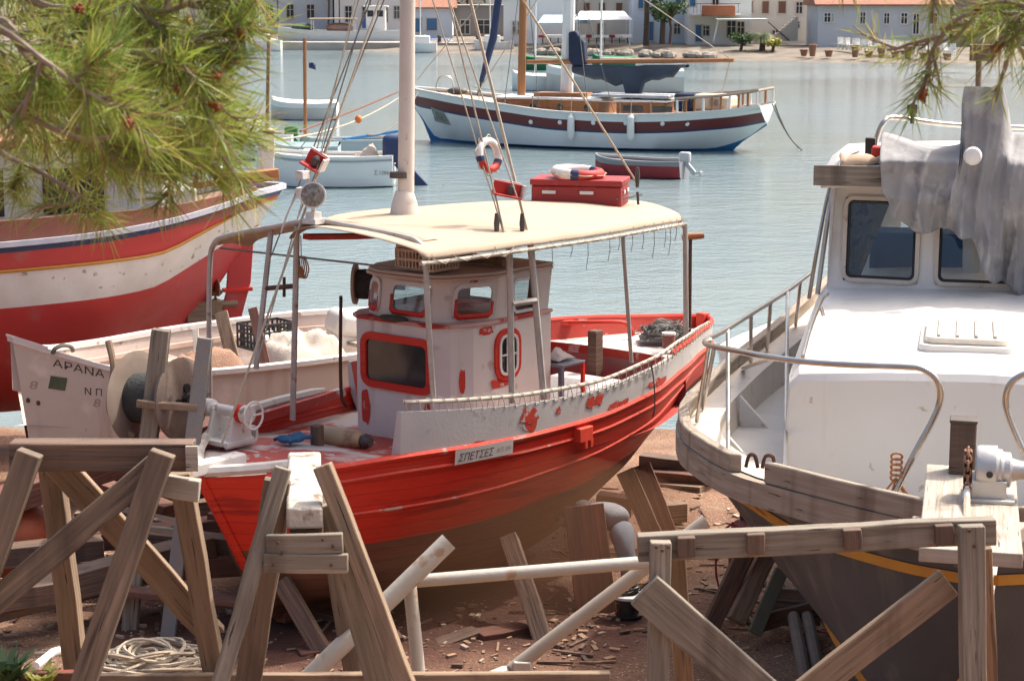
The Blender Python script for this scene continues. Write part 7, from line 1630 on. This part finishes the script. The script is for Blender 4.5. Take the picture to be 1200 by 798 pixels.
# houses
def house(label, px0, px1, pyb, Y, h, depth, wmat, wins, roof='gable', rmat=TILE, name='house', rz=0.0, parapet=.3):
    a, b = at(px0, pyb, Y), at(px1, pyb, Y); W_ = b.x-a.x; zb_ = a.z; t = thing(name, label, 'building', (a.x, Y, zb_), rz, None, (0,0,0))
    m = MB(); m.box((W_/2, depth/2, h/2-.6), (W_, depth, h+1.2)); wl = m.build('wall', wmat, t)
    if roof == 'gable':
        m = MB(); rh = depth*.22; m.ext([V((-.35,-.4,h-.02)), V((-.35,depth/2,h+rh)), V((-.35,depth+.4,h-.02)), V((-.35,depth+.4,h-.16)), V((-.35,-.4,h-.16))], (W_+.7,0,0)); m.build('roof', rmat, t, bevel=.02)
    elif roof == 'front':
        m = MB(); rh = W_*.24; m.ext([V((0,.0,h)), V((W_/2,.0,h+rh)), V((W_,.0,h))], (0,depth,0)); m.build('gable', wmat, t); m = MB()
        m.ext([V((-.4,-.3,h-.1)), V((W_/2,-.3,h+rh+.02)), V((W_+.4,-.3,h-.1)), V((W_+.4,-.3,h+.1)), V((W_/2,-.3,h+rh+.24)), V((-.4,-.3,h+.1))], (0,depth+.6,0)); m.build('roof', rmat, t)
    else: m = MB(); m.box((W_/2, depth/2, h+.06), (W_+.2, depth+.2, .14)); m.build('roof', wmat, t)
    for (x0, x1, y0, y1, kind) in wins:   # pixels in the photograph's façade plane
        p0, p1 = at(x0, y1, Y), at(x1, y0, Y); w_, hh = p1.x-p0.x, p1.z-p0.z; cx, cz = (p0.x+p1.x)/2-a.x, (p0.z+p1.z)/2-zb_
        nm = 'door' if kind.startswith('door') else 'window'
        m = MB(); A = [V((cx-w_/2-.1,0,cz-hh/2-.1)), V((cx+w_/2+.1,0,cz-hh/2-.1)), V((cx+w_/2+.1,0,cz+hh/2+.1)), V((cx-w_/2-.1,0,cz+hh/2+.1))]
        Bq = [V((cx-w_/2,0,cz-hh/2)), V((cx+w_/2,0,cz-hh/2)), V((cx+w_/2,0,cz+hh/2)), V((cx-w_/2,0,cz+hh/2))]; cl = lambda L, d: [p+V((0,d,0)) for p in L]+[L[0]+V((0,d,0))]
        m.grid([cl(A, .0), cl(A,-.07), cl(Bq,-.07), cl(Bq,.0)]); f = m.build(nm, SHUT_W if 'w' in kind else WL_BEIGE, t)
        pm = {'b': SHUT_B, 'l': SHUT_BL, 'd': DGLASS, 'w': DGLASS, 'g': SHUT_W}[kind[-1]]
        m = MB(); m.box((cx, -.02, cz), (w_, .03, hh)); m.build('shutter' if kind[-1] in 'blg' else 'pane', pm, f)
        if kind[-1] in 'dw': m = MB(); m.box((cx, -.045, cz), (.06,.03,hh)); m.box((cx,-.045,cz+hh*.15), (w_,.03,.05)); m.build('glazing_bar', SHUT_W, f)
        if kind[-1] in 'bl': m = MB(); m.box((cx, -.045, cz), (.04,.02,hh)); m.build('shutter_edge', pm, f)
    return t, a, W_
house('long bluish grey single storey house with tiled roof at the far right beach', 958, 1112, 52, 176, 3.45, 7, WL_GREY, [(966,973,16,26,'w'),(975,977,16,26,'w'),(1008,1014,15,28,'w'),(1024,1029,16,38,'doorg'),(1036,1042,16,28,'w'),(1056,1063,16,28,'w'),(1070,1077,17,40,'doorw'),(1090,1098,16,28,'w')], 'gable', TILE)
house('two storey cream house with brown shutters behind the small palm', 872, 962, 50, 186, 6.2, 8, WL_CREAM, [(875,882,2,15,'b'),(893,901,2,16,'b'),(912,921,2,16,'b'),(933,940,3,16,'d'),(927,937,26,33,'d'),(905,912,36,50,'doord')], 'gable', TILEG)
t, a, W_ = house('white two storey house with balcony and pergola near the boom end', 806, 880, 49, 183, 6.4, 8, WL_WHITE, [(808,815,-6,8,'l'),(815,823,30,49,'doorl'),(823,831,31,42,'d'),(852,862,25,44,'doord'),(864,872,26,44,'d'),(835,842,-6,6,'d')], 'flat', TILE)
m = MB(); z = at(840, 17, 183).z-a.z; m.box((2.4, -.7, z), (4.4, 1.5, .15)); bl = m.build('balcony', WL_WHITE, t); m = MB()
for i in range(14): m.box((.35+i*.31, -1.4, z+.5), (.03,.03,.9))
m.box((2.4,-1.4,z+.95), (4.3,.05,.05)); m.build('railing', IRON, bl)
pg = thing('pergola', 'pale green roofed pergola on slanting posts before the white house', 'pergola', at(858, 49, 180.5), 0)
m = MB(); m.box((at(839,22,181).x+2.2, 180.5, at(850,23,180.5).z), (4.6, 3.6, .12)); m.build('awning', M('pale_green_awning', (.5,.56,.5), None, rough=.8), pg)
for (x0, x1) in ((842, 836), (876, 878)): m = MB(); m.beam(at(x1, 49, 179.6), at(x0, 23, 179.6), .14, .14); m.build('post', WHITE, pg)
q_ = at(842, 13, 181.2); o = tag(MB().box((0,0,.5), (3.0,.35,1.0)).build('terracotta_planter', M('terracotta', (.38,.13,.06), (.3,.1,.05), 2, .8), None, bevel=.08), 'terracotta planter on the balcony of the white house', 'planter'); o.location = (q_.x, q_.y, q_.z-.5)
house('tall pale blue house left of the white balcony house', 742, 808, 48, 187, 8.5, 9, WL_BLUE, [(748,754,-8,10,'l'),(770,777,-8,10,'l'),(792,798,-8,10,'l'),(760,766,26,48,'doorl'),(790,797,28,40,'d')], 'flat', TILE)
house('white gabled house with brown roof left of the taverna awning', 590, 672, 46, 190, 3.6, 9, WL_WHITE, [(601,604,26,40,'d'),(607,610,26,40,'d')], 'front', TILEG, name='gabled_house')
house('low red roofed blue fronted shed at the quay', 482, 530, 40, 206, 2.7, 6, WL_BLUE, [(486,494,22,38,'doorl'),(500,512,22,36,'l')], 'gable', TILE, name='shed')
house('long low grey storehouse behind the quay', 528, 596, 44, 212, 3.2, 8, M('weathered_grey_store', (.22,.21,.2), (.3,.28,.26), .5, .9), [(540,550,24,40,'d'),(560,574,24,40,'d')], 'flat', TILEG, name='storehouse')
house('white waterfront building with dark doorways, far left of the quay', 392, 474, 26, 222, 7, 9, WL_WHITE, [(405,412,8,26,'doord'),(425,433,8,24,'d'),(446,454,8,26,'doord'),(462,468,8,22,'d')], 'flat', TILE)
house('pale grey building behind the left boats, partly behind the pine', 300, 390, 26, 224, 7.5, 9, WL_GREY, [(312,320,6,26,'doord'),(336,344,6,22,'d'),(360,368,6,22,'d')], 'flat', TILE)
house('cream building behind the pine branches', 180, 298, 24, 228, 7, 9, WL_CREAM, [(200,210,4,22,'d'),(240,250,4,22,'d')], 'gable', TILE)
house('white house at the far left behind the pine', 30, 178, 22, 232, 7, 9, WL_WHITE, [(60,70,4,22,'l'),(110,120,4,22,'l')], 'gable', TILE)
house('stone house half hidden by the right pine twigs', 1116, 1215, 52, 178, 4.2, 7, WL_STONE, [(1128,1136,16,30,'b'),(1156,1164,16,34,'doorb'),(1184,1192,16,30,'b')], 'gable', TILE)
# stone stair beside the cream house
t = thing('outside_stair', 'outside stair with slanted dark handrail beside the cream house', 'stair', at(915, 50, 181), 0)
m = MB(); 
for k in range(9): m.box((at(900, 50, 181).x+.28*k+.3, 181.6, at(900,50,181).z+.12*(k+1)+.1), (.3, 1.0, .24*(k+1)))
m.build('steps', WL_BEIGE, t); MB().tube([at(900, 26, 181), at(925, 48, 181)], .06, 6).build('handrail', IRON, t)
# taverna awnings with tables
def awning(label, px0, px1, pyt, pyb, Y, depth, mat, name='awning'):
    a, b = at(px0, pyb, Y), at(px1, pyb, Y); zt_ = at(px0, pyt, Y).z; W_ = b.x-a.x; t = thing(name, label, 'awning', a, 0, None, (0,0,0))
    m = MB(); m.ext([V((-.2,-.1,zt_-a.z)), V((W_+.2,-.1,zt_-a.z)), V((W_-.4,depth/2,zt_-a.z+.7)), V((.4,depth/2,zt_-a.z+.7))], (0,0,.06)); m.ext([V((.4,depth/2,zt_-a.z+.7)), V((W_-.4,depth/2,zt_-a.z+.7)), V((W_+.2,depth,zt_-a.z)), V((-.2,depth,zt_-a.z))], (0,0,.06)); m.build('canvas', mat, t)
    for x in (0, W_/2, W_):
        for y in (0, depth-.1): MB().tube([V((x,y,-.5)), V((x,y,zt_-a.z+.02))], .05, 6).build('post', WHITE, t)
    return t
awning('white canvas taverna awning beside the pale blue house', 676, 738, 24, 52, 181, 6, WHITE); awning('pale blue taverna awning below the gabled house roof', 632, 688, 28, 50, 184, 4, M('pale_blue_canvas', (.34,.43,.52), None, rough=.8))
q = random.Random(8)
for k in range(12):
    px = 636 + 9*k; Y = 183 - (k % 3)*.9; b0 = at(px, 51, Y); t = thing('taverna_table', 'small table with pale cloth under the taverna awnings', 'table', b0, 0, 'tables under the taverna awnings', (0,0,0))
    m = MB(); m.box((0,0,.72), (.8,.8,.05)); m.box((0,0,.6), (.82,.82,.2)); m.build('top', RINGW if k % 3 else P('red_cloth', (.35,.05,.05), .9), t); m = MB(); m.box((0,0,.33), (.1,.1,.7)); m.build('leg', IRON, t)
def chair_proto(loc, label, grp, mat):
    t = thing('beach_chair', label, 'chair', loc, 0, grp, (0,0,0)); m = MB(); m.box((0,0,.44), (.5,.5,.06)); m.build('seat', mat, t); m = MB(); m.box((0,.24,.75), (.5,.05,.55)); m.build('backrest', mat, t)
    for x, y in ((-.2,-.2),(.2,-.2),(.2,.2),(-.2,.2)): m = MB(); m.box((x,y,.21), (.06,.06,.42)); m.build('leg', mat, t)
    return t
c0 = chair_proto(at(985, 58, 171), 'white chair in the row on the beach before the grey house', 'white chairs on the far beach', WHITE)
for k in range(1, 26):
    px = 985 + k*5.2; Y = 171 - k*.42; p = at(px, 57+k*.32, Y); dup(c0, (p.x, p.y, p.z-.1), q.random()*1.2-.6)
for k, px in enumerate((942, 952, 971, 1002, 1018, 1033, 1049, 1064, 1082, 1096, 1110)):
    Y = 168 - k*.95; p = at(px, 66+k*.5, Y); t = thing('flower_pot', 'terracotta pot standing on the far beach in front of the white chairs', 'flower pot', (p.x, p.y, p.z), 0, 'terracotta pots on the far beach', (0,0,0))
    m = MB(); h_ = .55+.45*(k % 2); m.lathe([(.22,0),(.34,h_*.85),(.38,h_*.86),(.38,h_),(.3,h_)], (0,0,0), (0,0,1), 10); m.build('pot', M('pot_clay', (.30,.15,.09), None, rough=.9), t)
# trees, palms
def leafy(label, px, pyb, Y, h, r_, seed, mat=LEAF, name='tree', grp='trees along the far shore', n=900):
    q = random.Random(seed); b0 = at(px, pyb, Y); t = thing(name, label, 'tree', b0, 0, grp, (0,0,0))
    m = MB(); m.tube(spl([(0,0,-.3),(.1,0,h*.3),(-.05,.1,h*.55),(0,0,h*.75)], 3), .14, 7)
    for k in range(5): a = k*1.3; m.tube([(0,0,h*.5), (r_*.5*math.cos(a), r_*.5*math.sin(a), h*.8)], [.07,.03], 5)
    m.build('trunk', BARK, t); m = MB(); cl = [V((r_*(q.random()-.5)*1.5, r_*(q.random()-.5)*1.5, h*.72 + h*.3*(q.random()-.4))) for _ in range(11)]
    for i in range(n):
        c_ = cl[i % 11]; d = V((q.gauss(0,1), q.gauss(0,1), q.gauss(0,.8))); p = c_ + d.normalized()*r_*.42*q.random()**.4; s_ = .14+.12*q.random()
        u = V((q.gauss(0,1), q.gauss(0,1), q.gauss(0,1))).normalized()*s_; w_ = u.cross(V((q.gauss(0,1), q.gauss(0,1), q.gauss(0,1)))).normalized()*s_*.5
        m.add([p-u, p+w_, p+u, p-w_], [(0,1,2,3)])
    m.build('crown', mat, t, smooth=0, recalc=False)
def palm(label, px, pyb, Y, h, L, seed, nf=22):
    q = random.Random(seed); b0 = at(px, pyb, Y); t = thing('palm_tree', label, 'palm', b0, 0, 'palms along the far shore', (0,0,0))
    m = MB(); m.tube([(0,0,-.3),(.05,0,h*.5),(0,0,h)], [.28,.24,.26], 9); m.build('trunk', BARK, t); m = MB()
    for k in range(nf):
        a = k*2.4; up = .2+.9*q.random(); d = V((math.cos(a), math.sin(a), 0)); pts = [V((0,0,h)) + d*(L*u) + V((0,0,L*(up*u - (.5+up*.7)*u*u))) for u in frange(0, 1, 7)]
        for i in range(7):
            p0, p1 = pts[i], pts[i+1]; s_ = d.cross(V((0,0,1)))
            for sg in (-1, 1):
                for j in range(2):
                    o_ = p0.lerp(p1, j*.5); l = L*.3*(1-.5*abs(i-3)/4); m.add([o_, o_+(p1-p0)*.3, o_+(p1-p0)*.6+s_*sg*l-V((0,0,l*.4))], [(0,1,2)])
    m.build('fronds', PALM, t, smooth=0, recalc=False)
palm('small bushy palm on the beach before the cream house', 893, 56, 174, 1.0, 1.5, 3, 26); palm('tall palm trunk by the pale blue house', 757, 50, 182, 5.5, 2.0, 4); palm('young palm by the pale blue house', 776, 48, 181, 3.0, 1.5, 7)
leafy('low green bush at the foot of the pergola', 868, 56, 174.5, 1.1, 1.0, 5, name='bush', n=300); leafy('dry low bush left of the small palm', 905, 58, 173, .8, .9, 6, NEEDLE2, 'bush', n=250)
leafy('small tree between the pale blue house and the awning', 785, 48, 180, 3.6, 1.6, 12); leafy('leafy tree behind the white gabled house', 690, 44, 204, 8, 3.2, 13); leafy('dark tree right of the cream house', 962, 50, 190, 6.5, 1.8, 15); leafy('tree behind the storehouse at the quay', 548, 40, 224, 7, 3, 16); leafy('tree among the far left buildings', 385, 26, 219, 6.5, 2.4, 17)
for k, (px, py, Y) in enumerate(((326, 30, 205), (398, 26, 214), (434, 26, 216))):
    b0 = at(px, py+6, Y); t = thing('street_lamp', ['grey lamp post left of the far fishing boat', 'grey lamp post before the white waterfront building', 'grey lamp post right of the far fishing boat mast'][k], 'lamp post', b0, 0, 'lamp posts on the quay', (0,0,0)); MB().tube([(0,0,-.5),(0,0,6)], .08, 6).build('pole', IRON, t); MB().ball((0,0,6.1), .25, 10, 6).build('lamp_globe', WHITE, t)
# quay clutter: parked scooter-like dark shapes are left as crates and bollards
for k, px in enumerate((340, 352, 372, 412, 448, 478, 515, 560)):
    b0 = at(px, 50 - (px < 470)*8, 200 - (px > 470)*8); m = MB(); m.lathe([(.28,0),(.2,.1),(.16,.5),(.26,.6),(.2,.7)], (0,0,0), (0,0,1), 10); o = m.build('mooring_bollard', IRON, None); o.location = (b0.x, b0.y, .74); tag(o, 'iron mooring bollard on the edge of the far quay', 'bollard', 'bollards on the far quay')

for lb, x0, x1, y, h, cl in (('white yacht with bare mast moored just left of the gabled house', 556, 602, 62, 1.0, WHITE), ('small cabin boat moored between the red boat mast and the blue covered boat', 480, 512, 62, .9, WHITE), ('white launch moored to the left of the grey blue fishing boat', 288, 330, 60, 1.0, WHITE)):
    t, r_, lo_, wo, L = dory('moored_yacht', lb, 'sailing boat', x0, x1, y, h, 2.2, [cl, cl, WHITE], FG); console(t, L*.45, h*.7, 1.5, 1.3, .9, WHITE); MB().tube([V((L*.4, 0, .5)), V((L*.4, 0, 8.5))], .06, 8).build('mast', WHITE, t)
house('white shop house with blue shutters between the shed and the gabled house', 532, 592, 42, 226, 6.8, 8, WL_WHITE, [(540,547,8,24,'l'),(556,563,8,24,'l'),(574,581,8,24,'l')], 'gable', TILE)
house('cream house rising behind the taverna awnings', 676, 742, 46, 196, 7.0, 8, WL_CREAM, [(684,691,4,20,'b'),(702,709,4,20,'b'),(722,729,4,20,'b'),(700,708,28,46,'doorb')], 'gable', TILE)
